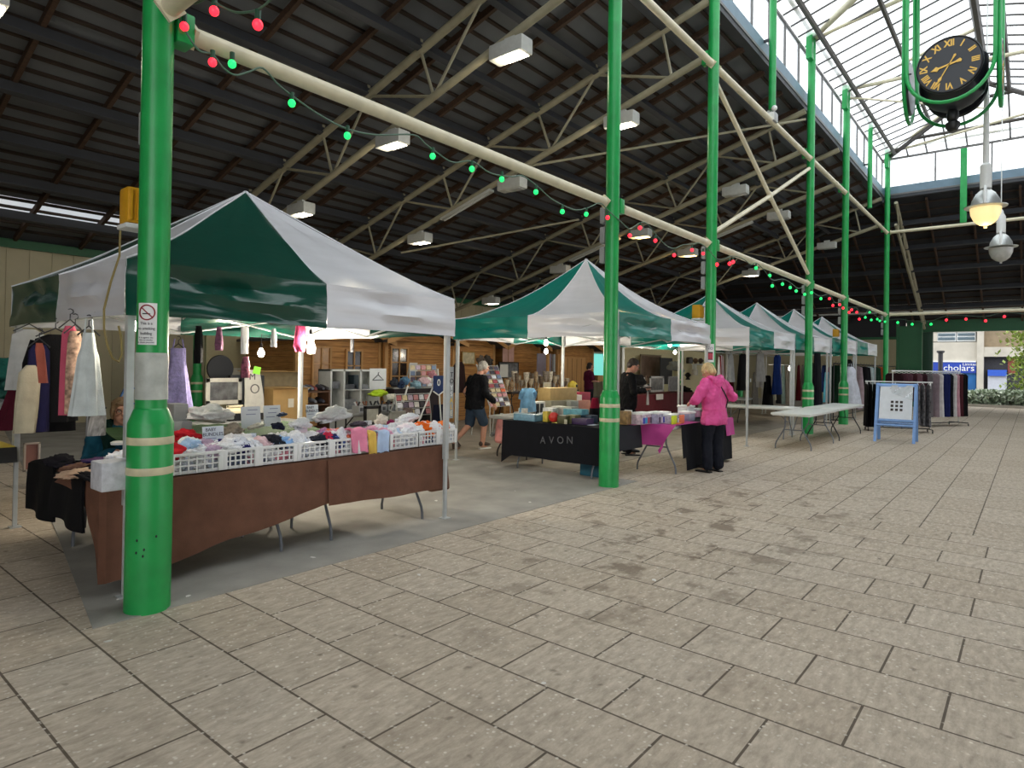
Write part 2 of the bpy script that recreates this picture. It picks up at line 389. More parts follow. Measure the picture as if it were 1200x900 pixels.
# roof trusses
trussm = mat('truss_paint', '#9a947c', .5, var=.12, scale=5)
def zt(y): return 9.45-.2857*y
def zb(y): return 8.46-.2857*y
def make_truss():
    t = thing('roof_truss', 'cream tubular roof truss', 'truss', (0, 0, 0), kind='thing')
    y0 = 4.5
    MB().tube([(0, y0, zt(y0)), (0, 18.3, zt(18.3))], .072, 10).build('top_chord', trussm, t)
    MB().tube([(0, y0, zb(y0)), (0, 17.6, zb(17.6))], .066, 10).build('bottom_chord', trussm, t)
    U = [5.4+1.45*k for k in range(9)]
    for k in range(0, 9):
        u = U[k]
        MB().box((0, u, zt(u)+.1), (.06, .05, .2)).build('cleat', trussm, t)
    for k in range(0, 9, 2):
        l = U[k]-.35 if k else U[k]-.2
        MB().tube([(0, U[k], zt(U[k])), (0, l, zb(l))], .028, 6).build('web_member', trussm, t)
        if k+1 < 9: MB().tube([(0, U[k+1], zt(U[k+1])), (0, l, zb(l))], .028, 6).build('web_member', trussm, t)
        if k > 0: MB().tube([(0, U[k-1], zt(U[k-1])), (0, l, zb(l))], .028, 6).build('web_member', trussm, t)
    return t
XS = dict(A=1.69, B=7.45, C=10.85, D=17.0, E=20.6, F=27.4)
tr0 = make_truss(); TR = {}
TL = dict(A='cream roof truss overhead at the thick green column by the baby clothes stall', B='cream roof truss above the first tent, springing from the column beside the grey-black cloth table',
          C='cream roof truss springing from the green column behind the person in pink', D='cream roof truss springing from the green column among the white folding tables',
          E='cream roof truss springing from the green column that carries the second amber box', F='cream roof truss at the far corner column of the court')
for k, X in XS.items():
    t = tr0 if k == 'A' else copy_tree(tr0)
    t.location = (X, 0, 0); t['label'] = TL[k]; t['group'] = 'roof trusses over the stalls'; TR[k] = t
# corner truss that falls to the street front
t = thing('roof_truss', 'cream roof truss that slopes down from the far corner column to the street front', 'truss', (0, 0, 0), kind='thing', group='roof trusses over the stalls')
MB().tube([(28.3, 4.15, 8.15), (36.9, 4.15, 4.0)], .07, 8).build('top_chord', trussm, t)
MB().tube([(28.3, 4.15, 7.3), (36.9, 4.15, 3.75)], .06, 8).build('bottom_chord', trussm, t)
for k in range(5):
    a = 28.5+1.6*k; MB().tube([(a, 4.15, 8.05-.4826*(a-28.5)), (a+.8, 4.15, 7.2-.4128*(a+.8-28.5))], .025, 6).build('web_member', trussm, t)
    MB().tube([(a+1.6, 4.15, 8.05-.4826*(a+1.6-28.5)), (a+.8, 4.15, 7.2-.4128*(a+.8-28.5))], .025, 6).build('web_member', trussm, t)
# long thin wind braces under the slope
for a, b, lab in (((17, 4.5, 7.95), (10.85, 9.0, 6.0), 'thin cream brace rod running back from the column among the folding tables'), ((14.9, 9.9, 5.75), (11.6, 13.6, 4.7), 'thin cream brace rod deep under the roof above the second tent')):
    tag(MB().tube([a, b], .03, 6).build('brace_rod', trussm), lab, 'brace', kind='thing')

# ================================================================== columns
bandm = mat('cream_band', '#cfc6a4', .5, var=.15)
def column(X, label, sleeve=True, top=10.2, y=4.41):
    t = thing('green_column', label, 'column', (X, y, 0), kind='thing', group='green columns along the court')
    MB().lathe([(.134, 0), (.134, 1.19), (.131, 1.205), (.1, 1.285), (.092, 1.295), (.092, top), (.0, top)], n=32).build('shaft', greenp, t, ang=14)
    MB().lathe([(.136, 1.065), (.1375, 1.07), (.1375, 1.108), (.136, 1.113)], n=28).build('band', bandm, t)
    MB().lathe([(.136, .873), (.1375, .878), (.1375, .916), (.136, .921)], n=28).build('band', bandm, t)
    for z in (3.8,):
        MB().bb(.09, .2, -.075, .075, z-.1, z+.1, .01).build('bracket', greenp, t)
    MB().bb(-.06, .06, .08, .2, 7.02, 7.26, .01).build('bracket', greenp, t)
    MB().bb(-.3, -.09, -.07, .07, top-.75, top-.05, .01).build('bracket', greenp, t)
    return t
CX = dict(A=1.69, B=7.45, C=10.86, D=17.2, E=21.1, F=28.1)
CL = dict(A='thick green column with a smoking sign and dirty white wrap by the baby clothes stall', B='green column with two cream bands beside the black cloth table', C='green column behind the pink coat with a white and red notice',
          D='green column rising through the pair of white folding tables', E='green column behind the farthest white folding table', F='green column at the far corner of the court behind the rails of trousers')
COLS = {k: column(CX[k], CL[k]) for k in CX}
# amber boxes, conduit boxes on the backs of columns
amber = mat('amber_plastic', '#d39a1d', .4, var=.08)
greyp = mat('grey_plastic', '#9b9d9b', .5, var=.05)
whitep = mat('white_plastic', '#e6e7e4', .4, var=.04)
blackp = mat('black_plastic', '#141416', .45, var=.1)
for k, z, lab in (('A', 2.62, 'amber box on a bracket behind the thick green column'), ('C', 2.62, 'amber box on the green column above the person in pink'), ('E', 2.75, 'amber box on the farther green column above the dress rail')):
    X = CX[k]; t = thing('amber_box', lab, 'box', (X-.02, 4.41+.21, z), group='amber boxes on the columns')
    MB().bb(-.09, .09, -.06, .09, -.12, .12, .02).build('case', amber, t)
    for i in range(4): MB().bb(-.075+.04*i, -.06+.04*i, -.075, -.06, -.1, .1, .003).build('rib', amber, t)
    MB().bb(-.1, .1, -.07, .1, -.155, -.12, .015).build('lamp_cover', whitep, t)
    MB().tube([(0, -.12, .08), (0, .03, .11)], .012, 6).build('mounting_arm', greyp, t)
for k in 'ABCDEF':
    for i in range(1 if k == 'A' else 3):
        tag(MB().bb(CX[k]-.05, CX[k]+.05, 4.5, 4.58, 3.02+.27*i, 3.24+.27*i, .015).build('junction_box', greyp), (['lowest', 'middle', 'topmost'][i] + ' grey junction box on the back of the ' + {'A': 'thick column by the baby stall', 'B': 'column beside the black table', 'C': 'column behind the pink coat', 'D': 'column among the white tables', 'E': 'column behind the white tables', 'F': 'far corner column'}[k]), 'box', 'junction boxes on the columns')
# cream tie pipes
def pipe(a, b, r, label, fl=True):
    t = thing('tie_pipe', label, 'pipe', a, kind='thing', group='cream tie pipes')
    a, b = Vector(a), Vector(b); d = (b-a).normalized()
    MB().tube([(0, 0, 0), b-a], r, 14).build('tube', creamp, t)
    if fl:
        for s in (d*.012, (b-a)-d*.012):
            MB().tube([s-d*.012, s+d*.012], r*1.6, 4).build('flange', creamp, t)
    return t
K = list('ABCDEF'); near = dict(A='thick column and black table column', B='black table column and pink coat column', C='pink coat column and white tables column', D='two columns by the white tables', E='last two columns')
for a, b in zip(K, K[1:]):
    pipe((CX[a]+.2, 4.41, 3.8), (CX[b]-.2, 4.41, 3.8), .06, 'lower cream pipe between the '+near[a])
    pipe((CX[a]+.1, 4.41, 6.98), (CX[b]-.1, 4.41, 6.98), .06, 'upper cream pipe between the '+near[a])
pipe((28.1, 4.3, 3.8), (28.1, -2.2, 3.8), .06, 'lower cream pipe crossing the far end of the court with red bulbs under it')
pipe((28.1, 4.3, 6.98), (28.1, -2.2, 6.98), .06, 'upper cream pipe crossing the far end of the court')
pipe((1.69, 4.25, 3.84), (1.69, -2.2, 3.84), .06, 'cream pipe crossing the near end of the court from the thick column')
t = thing('cross_brace', 'cream X-shaped brace between the pink coat column and the white tables column', 'brace', (0, 0, 0), kind='thing')
mid = Vector(((10.86+17.2)/2, 4.41, 5.35))
for p in ((11.0, 4.41, 6.7), (11.0, 4.41, 4.05), (17.05, 4.41, 6.7), (17.05, 4.41, 4.05)): MB().tube([p, mid], .045, 8).build('brace_arm', creamp, t)
MB().ell(mid, (.1, .06, .1)).build('hub', creamp, t)
# hanging posts with floodlights
for X, lab in ((14.1, 'green hanging post with a small floodlight at its foot'), (24.7, 'farther green hanging post at the skylight edge')):
    t = thing('hanging_post', lab, 'post', (X, 4.41, 7.25), kind='thing', group='green hanging posts')
    MB().tube([(0, 0, 0), (0, 0, 2.95)], .075, 14).build('shaft', greenp, t); MB().bb(-.02, .02, .07, .2, 1.5, 1.56).build('stay', purl, t)
t = thing('hanging_post', 'green hanging post over the far cross pipe of the court', 'post', (28.1, 2.0, 7.05), kind='thing', group='green hanging posts'); MB().bb(-.07, .07, -.1, .1, 0, 2.7, .01).build('shaft', greenp, t)
t = thing('floodlight', 'small white floodlight under the green hanging post', 'floodlight', (14.1, 4.41, 7.2))
MB().bb(-.13, .1, -.1, .1, -.25, -.05, .02).build('housing', greyp, t); MB().bb(-.145, -.13, -.09, .09, -.235, -.065).build('glass', whitep, t)
MB().ell((.08, .08, .02), (.06, .06, .06)).build('sensor', whitep, t); MB().ell((-.1, -.08, .02), (.06, .06, .06)).build('sensor', whitep, t)

# ================================================================== skylight lantern
gl = bpy.data.materials.new('milky_glass'); gl.use_nodes = True; nt = gl.node_tree; N = nt.nodes; L = nt.links
b = N['Principled BSDF']; b.inputs['Base Color'].default_value = (.93, .96, .97, 1); b.inputs['Roughness'].default_value = .2
tsp = N.new('ShaderNodeBsdfTransparent'); tsp.inputs[0].default_value = (.95, .98, 1, 1); tl = N.new('ShaderNodeBsdfTranslucent'); tl.inputs[0].default_value = (.9, .95, .97, 1)
m1 = N.new('ShaderNodeMixShader'); m1.inputs[0].default_value = .25; m2 = N.new('ShaderNodeMixShader'); m2.inputs[0].default_value = .08
nzg = N.new('ShaderNodeTexNoise'); nzg.inputs['Scale'].default_value = 1.3; nzg.inputs['Detail'].default_value = 6; tcg = N.new('ShaderNodeTexCoord'); L.new(tcg.outputs['Object'], nzg.inputs['Vector'])
rg = N.new('ShaderNodeMapRange'); rg.inputs['From Min'].default_value = .35; rg.inputs['From Max'].default_value = .7; rg.inputs['To Min'].default_value = .12; rg.inputs['To Max'].default_value = .6; L.new(nzg.outputs['Fac'], rg.inputs['Value']); L.new(rg.outputs[0], m1.inputs[0])
L.new(tsp.outputs[0], m1.inputs[1]); L.new(tl.outputs[0], m1.inputs[2]); L.new(m1.outputs[0], m2.inputs[1]); L.new(b.outputs[0], m2.inputs[2]); L.new(m2.outputs[0], N['Material Output'].inputs['Surface'])
barm = mat('glazing_bar', '#6d6b6a', .5, var=.1); darkst = mat('dark_steel', '#55504c', .5, var=.12)
Y0, Y1, X0, X1, ZE, ZR, YR = 4.6, -2.2, .8, 28.4, 9.95, 10.95, 1.2
XR0, XR1 = X0+3.4, X1-3.4
sk = bpy.data.objects.new('skylight', None); COL.objects.link(sk); sk['kind'] = 'structure'
def quad(name, pts, m):
    f = MB(); f._face([f.bm.verts.new(p) for p in pts]); return f.build(name, m, sk, recalc=False)
zu = 8.82
for nm, a, c in (('kerb_beam', (Y0, Y0+.14), (X0, X1+.14)), ('kerb_beam', (Y1-.14, Y1), (X0, X1+.14))):
    MB().bb(c[0], c[1], a[0], a[1], 8.5, zu).build(nm, steelblue, sk)
MB().bb(X1, X1+.14, Y1, Y0, 8.5, zu).build('kerb_beam', steelblue, sk)
MB().bb(X0-.14, X0, Y1, Y0, 8.5, zu).build('kerb_beam', steelblue, sk)
MB().bb(X0, X1+.2, Y0+.0, Y0+.2, 8.36, 8.5).build('kerb_trim', purl, sk); MB().bb(X1, X1+.2, Y1, Y0, 8.36, 8.5).build('kerb_trim', purl, sk)
MB().bb(X0, X1, Y0-.02, Y0, 8.47, 8.53).build('kerb_lip', barm, sk); MB().bb(X1-.02, X1, Y1, Y0, 8.47, 8.53).build('kerb_lip', barm, sk)
quad('upstand_glass', ((X0, Y0+.06, zu), (X1+.06, Y0+.06, zu), (X1+.06, Y0+.06, ZE), (X0, Y0+.06, ZE)), gl)
quad('upstand_glass', ((X1+.06, Y0, zu), (X1+.06, Y1, zu), (X1+.06, Y1, ZE), (X1+.06, Y0, ZE)), gl)
quad('upstand_glass', ((X0, Y1-.06, zu), (X1+.06, Y1-.06, zu), (X1+.06, Y1-.06, ZE), (X0, Y1-.06, ZE)), gl)
f = MB(); x = X0
while x < X1: f.bb(x-.02, x+.02, Y0+.02, Y0+.08, zu, ZE); f.bb(x-.02, x+.02, Y1-.08, Y1-.02, zu, ZE); x += 1.15
f.bb(X0, X1, Y0+.02, Y0+.09, ZE-.06, ZE); f.build('mullion', barm, sk)
f = MB(); y = Y1
while y < Y0: f.bb(X1+.02, X1+.08, y-.025, y+.025, zu, ZE); y += 1.7
f.bb(X1+.01, X1+.09, Y1, Y0, ZE-.07, ZE); f.build('mullion', barm, sk)
quad('roof_glass', ((X0, Y0, ZE), (X1, Y0, ZE), (XR1, YR, ZR), (XR0, YR, ZR)), gl)
quad('roof_glass', ((X0, Y1, ZE), (X1, Y1, ZE), (XR1, YR, ZR), (XR0, YR, ZR)), gl)
quad('roof_glass', ((X1, Y0, ZE), (X1, Y1, ZE), (XR1, YR, ZR)), gl); quad('roof_glass', ((X0, Y0, ZE), (X0, Y1, ZE), (XR0, YR, ZR)), gl)
f = MB(); x = X0+.35
while x < X1:
    for ys in (Y0, Y1):
        k = min(1, (X1-x)/3.4, (x-X0)/3.4); yb = ys+(YR-ys)*k
        f.tube([(x, ys, ZE-.02), (x, yb, ZE+(ZR-ZE)*k-.02)], .03, 4)
    x += .62
y = Y1+.4
while y < Y0:
    k = min(1, (Y0-y)/3.4, (y-Y1)/3.4); f.tube([(X1, y, ZE-.02), (X1-3.4*k, y, ZE+(ZR-ZE)*k-.02)], .03, 4); y += .62
f.build('glazing_bar', barm, sk)
# dark steel hips, ridge and purlins under the glass
for p, q, r in (((X1, Y0, ZE-.1), (XR1, YR, ZR-.12), .08), ((X1, Y1, ZE-.1), (XR1, YR, ZR-.12), .08), ((XR0, YR, ZR-.14), (XR1, YR, ZR-.14), .10), ((X0, Y0, ZE-.1), (XR0, YR, ZR-.12), .08)):
    MB().tube([p, q], r, 6).build('hip_beam', darkst, sk)
for yy, dz, m, r in ((4.15, .0, darkst, .07), (2.85, .0, darkst, .06), (.65, 0, darkst, .06), (-1, 0, darkst, .06)):
    k = abs((yy-(Y0 if yy > YR else Y1))/3.4); z = ZE+(ZR-ZE)*k-.13
    MB().tube([(X0+3.4*k, yy, z), (X1-3.4*k, yy, z)], r, 6).build('roof_purlin', m, sk)
for k in (.35, .8):
    MB().tube([(X1-3.4*k, Y0-3.4*k, ZE+(ZR-ZE)*k-.13), (X1-3.4*k, Y1+3.4*k, ZE+(ZR-ZE)*k-.13)], .06, 6).build('roof_purlin', darkst, sk)
MB().tube([(X0, 4.41, 10.17), (X1, 4.41, 10.17)], .05, 8).build('eave_pipe', trussm, sk)
MB().tube([(28.1, 4.41, 10.17), (28.1, -2.2, 10.17)], .05, 8).build('eave_pipe', trussm, sk)
# cream pipes inside the lantern
def lp(a, b, r, lab): tag(MB().tube([a, b], r, 10).build('lantern_pipe', creamp), lab, 'pipe', 'cream pipes under the skylight', kind='thing')
lp((17.2, 4.35, 10.1), (13.6, .6, 10.35), .085, 'thick cream pipe slanting from the column top towards the clock')
lp((17.2, 4.35, 10.05), (17.6, 1.2, 10.8), .055, 'slim cream pipe rising from the column top under the glass')
lp((21.1, 4.35, 10.15), (20.9, 1.2, 10.85), .055, 'upper of two cream pipes fanning from the fifth column top')
lp((21.1, 4.35, 10.1), (21.5, -2.2, 10.1), .055, 'lower of two cream pipes fanning from the fifth column top')
lp((21.1, 4.35, 9.85), (24.8, 1.2, 9.95), .03, 'thin cream rod under the glass beside the fifth column')
lp((28.0, 4.35, 10.1), (25.0, 1.2, 10.8), .055, 'cream pipe along the hip above the far corner column')
lp((28.0, 4.3, 10.05), (26.0, -1, 10.1), .045, 'cream pipe spreading from the far corner column top')

R = random.Random(12)
for x, y in ((1.35, 4.05), (1.62, 4.7), (1.95, 4.42), (3.0, 4.55), (5.9, 4.55), (5.3, 3.9), (3.3, 3.6), (6.6, 3.0), (4.4, 2.2), (8.3, 2.6), (7.2, 1.5), (2.6, 1.9), (5.2, 5.4), (6.3, 5.1), (10.4, 2.2)):
    f = MB(); f.prism([(-.022, -.012), (.0, -.016), (.024, -.004), (.014, .014), (-.012, .012)], (0, 0, 0), (1, 0, 0), (0, 1, .1), (0, 0, .003)); o = f.build('litter_scrap', mat('litter', '#dcd8d0', .7)); o.location = (x, y, .0065 if y > 4.3 else .001); o.rotation_euler.z = R.uniform(0, 6); o.scale = (R.uniform(.6, 1.2),)*3
    tag(o, 'tiny pale scrap of litter lying on the ground', 'litter', 'scraps of litter on the ground')
# ================================================================== pop-up tents
def pvc(name, col, rough=.32):
    m = mat(name, col, rough, var=.05, scale=3, bump=.55, bscale=2.2, spec=.6, stretch=(.7, .7, 5))
    return m
whitec = pvc('white_canopy', '#d6d6da'); greenA = pvc('green_canopy', '#14473a', .2); greenB = pvc('teal_canopy', '#10766a', .34)
legm = mat('tent_leg_paint', '#b4b7b6', .45, var=.08)
seamm = plain('#e6e6ea', .5)
def tent(x0, x1, y0, y1, zb, ze, za, label, green, expo=1.25, wr=1.0, shadow=None):
    t = thing('market_tent', label, 'tent', ((x0+x1)/2, (y0+y1)/2, 0), group='green and white market tents')
    hx, hy = (x1-x0)/2, (y1-y0)/2
    P = [(-hx, hy), (-hx, 0), (-hx, -hy), (0, -hy), (hx, -hy), (hx, 0), (hx, hy), (0, hy)]
    cols = [green, whitec, green, whitec, green, whitec, green, whitec]
    seed = x0*1.7
    def surf(a, b, s, v):
        ex, ey = a[0]+(b[0]-a[0])*s, a[1]+(b[1]-a[1])*s
        k = 1-v
        # the cloth hangs in a hollow curve between the eave and the peak and droops between the corners
        fold = (.02*math.sin(7*v+seed+3*s) + .035*fbm((ex*2.3+seed, ey*2.3, v*1.5)))*wr*math.sin(PI*min(1, v*1.02))*(.3+.7*(1-abs(2*s-1)))
        z = ze + (za-ze)*(v**expo) + fold - .035*(1-abs(2*s-1))*k*(1-k)*2
        return Vector((ex*k, ey*k, z))
    for i in range(8):
        a, b = P[i], P[(i+1) % 8]
        f = MB(); f.grid(lambda s, v: surf(a, b, s, .985*v), 10, 16, .004); f.build('canopy_panel', cols[i], t)
        f = MB()
        def val(s, v):
            ex, ey = a[0]+(b[0]-a[0])*s, a[1]+(b[1]-a[1])*s
            n = Vector((1, 0) if abs(a[0]-b[0]) < 1e-6 else (0, 1)); o = Vector((ex, ey)); sg = 1 if o.dot(n) > 0 else -1
            w_ = (.040*math.sin(6*v+2.2*s+seed) + .02*math.sin(13*v-4*s+seed) + .075*fbm((ex*1.6+seed, ey*1.6+2, v*1.2)))*wr*math.sin(PI*min(1, max(0, v)))**.6 * (.15+.85*math.sin(PI*s))
            q = o + n*sg*(w_+.012*v)
            return Vector((q.x, q.y, ze-(ze-zb)*v + .012*math.sin(PI*s)*v))
        f.grid(val, 14, 10, .003); f.build('valance', cols[i], t)
    f = MB()
    for i in range(8): f.tube([surf(P[i], P[(i+1) % 8], 0, j/12*.985)+Vector((0, 0, .004)) for j in range(13)], .007, 6)
    f.build('seam_piping', seamm, t)
    f = MB(); f.ell((0, 0, za-.01), (.03, .03, .02)); f.build('peak_cap', whitec, t)
    e = .05
    C4 = [(-hx+e, -hy+e), (hx-e, -hy+e), (hx-e, hy-e), (-hx+e, hy-e)]
    for cx, cy in C4:
        f = MB(); f.bb(cx-.024, cx+.024, cy-.024, cy+.024, .62, ze-.03, .004); f.bb(cx-.017, cx+.017, cy-.017, cy+.017, .012, .66, .003); f.bb(cx-.045, cx+.045, cy-.045, cy+.045, 0, .012)
        f.bb(cx-.03, cx+.03, cy-.03, cy+.03, ze-.14, ze-.04, .006)
        f.build('leg', legm, t)
    for i in range(4):
        a, b = Vector((*C4[i], 0)), Vector((*C4[(i+1) % 4], 0)); zt_, zl_ = ze-.09, ze-.36
        f = MB()
        for k in range(2):
            p, q = a+(b-a)*(k/2), a+(b-a)*((k+1)/2)
            f.tube([p+Vector((0, 0, zt_)), q+Vector((0, 0, zl_))], .012, 4); f.tube([p+Vector((0, 0, zl_)), q+Vector((0, 0, zt_))], .012, 4)
        f.build('truss_bar', legm, t)
        m_ = (a+b)/2
        MB().tube([m_+Vector((0, 0, ze-.2)), Vector((0, 0, ze-.02+.25))], .012, 4).build('roof_strut', legm, t)
    MB().tube([(0, 0, ze+.1), (0, 0, za-.03)], .02, 8).build('centre_post', legm, t)
    return t
T1 = tent(1.62, 4.73, 4.68, 7.5, 1.90, 2.28, 3.30, 'nearest dark green and white tent over the baby clothes stall', greenA, 1.12)
tent(7.62, 10.82, 4.38, 7.55, 2.03, 2.37, 3.46, 'green and white tent behind the second green column over the black cloth table', greenB, 1.5)
tent(13.30, 16.48, 4.56, 7.6, 2.09, 2.47, 3.42, 'third tent in the row, its peak hidden behind the pink coat column', greenB, 1.45)
tent(16.60, 20.0, 4.56, 7.6, 2.11, 2.50, 3.50, 'fourth green and white tent, behind the white folding tables', greenB, 1.45)
tent(20.3, 23.5, 4.56, 7.6, 2.15, 2.56, 3.60, 'fifth green and white tent, peak just before the white tables column', greenB, 1.45)
tent(23.75, 27.2, 4.56, 7.6, 2.18, 2.60, 3.60, 'last green and white tent at the far end of the row', greenB, 1.45)

# ================================================================== lamps under the trusses
lens_on = emat('lamp_lens_lit', '#fff4dc', 9.0); lens_warm = emat('lamp_lens_warm', '#ffd98c', 6.0); lens_off = plain('#c3c6c4', .3)
hous = mat('lamp_housing', '#b9bab4', .45, var=.08)
def fixture(X, Y, state, label, power=24):
    z = zb(Y)-.1
    t = thing('hall_lamp', label, 'lamp', (X, Y, z), group='box lamps under the roof trusses')
    MB().bb(-.14, .14, -.33, .33, -.27, -.03, .03).build('housing', hous, t)
    MB().bb(-.105, .105, -.28, .1, -.282, -.26, .008).build('diffuser', {1: lens_on, 2: lens_warm, 0: lens_off}[state], t)
    MB().bb(-.03, .03, -.1, .1, -.04, .05).build('bracket', hous, t)
    if state: lamp('hall_lamp_light', (X, Y, z-.4), power, '#fff2d8' if state == 1 else '#ffd690', .12)
fixture(7.41, 6.22, 1, 'lit box lamp nearest the court on the truss over the first tent'); fixture(7.41, 8.97, 1, 'bright box lamp just under the long cream pipe above the first tent'); fixture(7.41, 11.9, 1, 'lit box lamp just beside the first tent peak', 16)
fixture(10.85, 6.25, 1, 'lit box lamp half behind the green column beside the black table'); fixture(10.85, 9.0, 0, 'unlit box lamp with a green bulb hanging in front of it'); fixture(10.85, 12.0, 1, 'lit box lamp between the first two tents, low under the roof', 16)
fixture(17.0, 9.1, 2, 'warm yellow lit box lamp beside three red bulbs'); fixture(17.0, 6.25, 0, 'unlit box lamp above the X-shaped brace, upper of the two'); fixture(17.0, 12.0, 0, 'unlit box lamp behind the second tent peak'); fixture(17.0, 15.0, 1, 'small lit box lamp low between the first two tents', 16)
fixture(20.6, 6.2, 0, 'unlit box lamp seen through the lower arm of the X-shaped brace'); fixture(20.6, 9.2, 2, 'warm lit box lamp close to the pink coat column')
fixture(26.6, 6.2, 0, 'unlit box lamp between the two columns by the white tables'); fixture(26.6, 9.1, 1, 'lit box lamp far off under the green bulbs')
fixture(1.69, 9.1, 1, 'bright box lamp at the top corner over the clothes hanging from the first tent', 24)
for X, a, b, lab in ((10.85, 9.6, 11.2, 'long grey strip light under the truss between the first two tents'), (17.0, 9.8, 11.6, 'long grey strip light behind the second green column'), (20.6, 7.0, 8.6, 'long grey strip light beyond the pink coat column')):
    t = thing('strip_light', lab, 'lamp', (X, a, zb(a)-.1), group='grey strip lights')
    sl2 = Matrix.Rotation(-math.atan(.2857), 3, 'X'); d = b-a
    MB().box((0, d/2, -.2857*d/2), (.16, d*1.04, .06), sl2, .01).build('tray', hous, t); MB().tube([(0, .1, -.06), (0, d-.1, -.06-.2857*(d-.1))], .018, 8).build('tube', lens_off, t)

# ================================================================== festoon strings
redb = emat('red_bulb_glass', '#ff2a3c', 1.6); grnb = emat('green_bulb_glass', '#1fe06a', 1.3); cab = mat('festoon_cable', '#4c6b58', .5, var=.1)
def festoon(label, cable, bulbs, Y=4.31, X=None, r=.028, sock=.055):
    p = (lambda q: on(q[0], q[1], X=X)) if X is not None else (lambda q: on(q[0], q[1], Y=Y))
    o = p(cable[0]); t = thing('festoon_string', label, 'festoon lights', o, group='red and green festoon strings')
    pts = [p(q)-o for q in cable]; sm = []
    for i in range(len(pts)-1):
        a, b = pts[i], pts[i+1]; p0 = pts[max(0, i-1)]; p3 = pts[min(len(pts)-1, i+2)]
        for k in range(5):
            s = k/5; sm.append(.5*((2*a)+(b-p0)*s+(2*p0-5*a+4*b-p3)*s*s+(3*a-p0-3*b+p3)*s**3))
    sm.append(pts[-1])
    MB().tube(sm, .007, 6).build('cable', cab, t)
    for x, y, c in bulbs:
        q = p((x, y))-o
        b = MB().ell(q, (r, r, r*1.08), u=14, v=10).build('bulb', redb if c == 'r' else grnb, t)
        MB().tube([q+Vector((0, 0, r*.9)), q+Vector((0, 0, r*.9+sock))], .017, 8).build('socket', mats_sock, b)
    return t
mats_sock = mat('socket_green', '#1f4a34', .5)
festoon('festoon string from the thick column to the black table column, red then green bulbs', [(205, 6), (213, 28), (232, 58), (249, 64), (262, 80), (276, 88), (292, 84), (308, 80), (325, 98), (342, 112), (375, 135), (407, 151), (440, 158), (484, 158), (498, 168), (507, 175), (530, 190), (553, 189), (575, 203), (600, 207), (612, 206), (628, 217), (645, 232), (659, 240), (675, 246), (690, 243), (703, 238), (712, 246)],
        [(216, 31, 'r'), (249, 73, 'r'), (272, 75, 'g'), (342, 121, 'g'), (407, 159, 'g'), (507, 183, 'g'), (553, 198, 'g'), (588, 210, 'g'), (628, 225, 'g'), (659, 248, 'g'), (687, 251, 'g')])
festoon('festoon string of seven red bulbs between the black table column and the pink coat column', [(712, 246), (730, 262), (738, 268), (750, 261), (758, 262), (768, 274), (780, 287), (790, 291), (800, 287), (811, 286), (820, 285), (830, 292)], [(712, 255, 'r'), (738, 276, 'r'), (750, 267, 'r'), (768, 282, 'r'), (790, 299, 'r'), (811, 293, 'r'), (824, 297, 'r')])
festoon('festoon string between the pink coat column and the white tables column, mostly green', [(830, 292), (840, 303), (850, 303), (858, 300), (870, 303), (880, 310), (886, 308), (895, 316), (905, 328), (917, 327), (926, 331), (936, 338), (945, 332)], [(840, 310, 'r'), (855, 309, 'r'), (859, 307, 'r'), (886, 314, 'g'), (902, 323, 'g'), (905, 335, 'g'), (917, 333, 'g'), (926, 337, 'g'), (933, 341, 'g'), (943, 345, 'g')], r=.034)
festoon('festoon string between the two columns by the white tables, mostly red', [(948, 336), (955, 344), (962, 347), (972, 345), (978, 354), (984, 354), (988, 352)], [(951, 343, 'g'), (962, 350, 'g'), (972, 350, 'r'), (976, 358, 'r'), (984, 357, 'r'), (988, 361, 'r')], r=.036)
festoon('farthest festoon string along the column row, red then green bulbs', [(990, 356), (997, 362), (1004, 361), (1009, 369), (1014, 368), (1019, 362), (1026, 370), (1034, 372), (1038, 371)], [(995, 366, 'r'), (998, 363, 'r'), (1004, 366, 'r'), (1007, 374, 'r'), (1014, 372, 'g'), (1019, 366, 'g'), (1021, 375, 'g'), (1028, 374, 'g'), (1031, 376, 'g'), (1037, 377, 'g')], r=.038)
festoon('festoon string under the far cross pipe with four red bulbs', [(1042, 375), (1055, 374), (1069, 376), (1091, 376), (1109, 370), (1132, 370), (1155, 371), (1177, 366), (1200, 368)], [(1052, 378, 'g'), (1069, 380, 'g'), (1091, 380, 'g'), (1109, 375, 'r'), (1132, 374, 'r'), (1155, 376, 'r'), (1177, 371, 'r')], X=28.0, r=.046)
festoon('festoon string with two red bulbs under the near cross pipe', [(203, 3), (228, 4), (245, -2), (257, 6), (275, 14), (292, 14), (305, 10), (320, -3), (345, -25)], [(251, 13, 'r'), (302, 29, 'r')], X=1.75, r=.028)

# ================================================================== four-faced clock
ck = on(1117, 75, X=14.2); cx, cy, cz = ck.x+.74, ck.y, ck.z
t = thing('hanging_clock', 'black four-faced clock with gold numerals hung in a green tubular frame', 'clock', (cx, cy+.06, cz))
facem = mat('clock_face_black', '#17181d', .3, var=.15, scale=4); gold = mat('gold_paint', '#e0b24a', .4, var=.06); drum = mat('clock_drum', '#20242c', .4, var=.2, scale=3)
MB().lathe([(.0, -.62), (.16, -.6), (.34, -.5), (.5, -.34), (.56, -.1), (.56, .3), (.3, .4), (0, .42)], n=32).build('drum', drum, t)
MB().lathe([(0, -1.02), (.08, -1.0), (.12, -.94), (.12, -.86), (.07, -.82), (.1, -.78), (.1, -.66), (.05, -.58)], n=18).build('finial', blackp, t)
NUM = ['XII', 'I', 'II', 'III', 'IV', 'V', 'VI', 'VII', 'VIII', 'IX', 'X', 'XI']
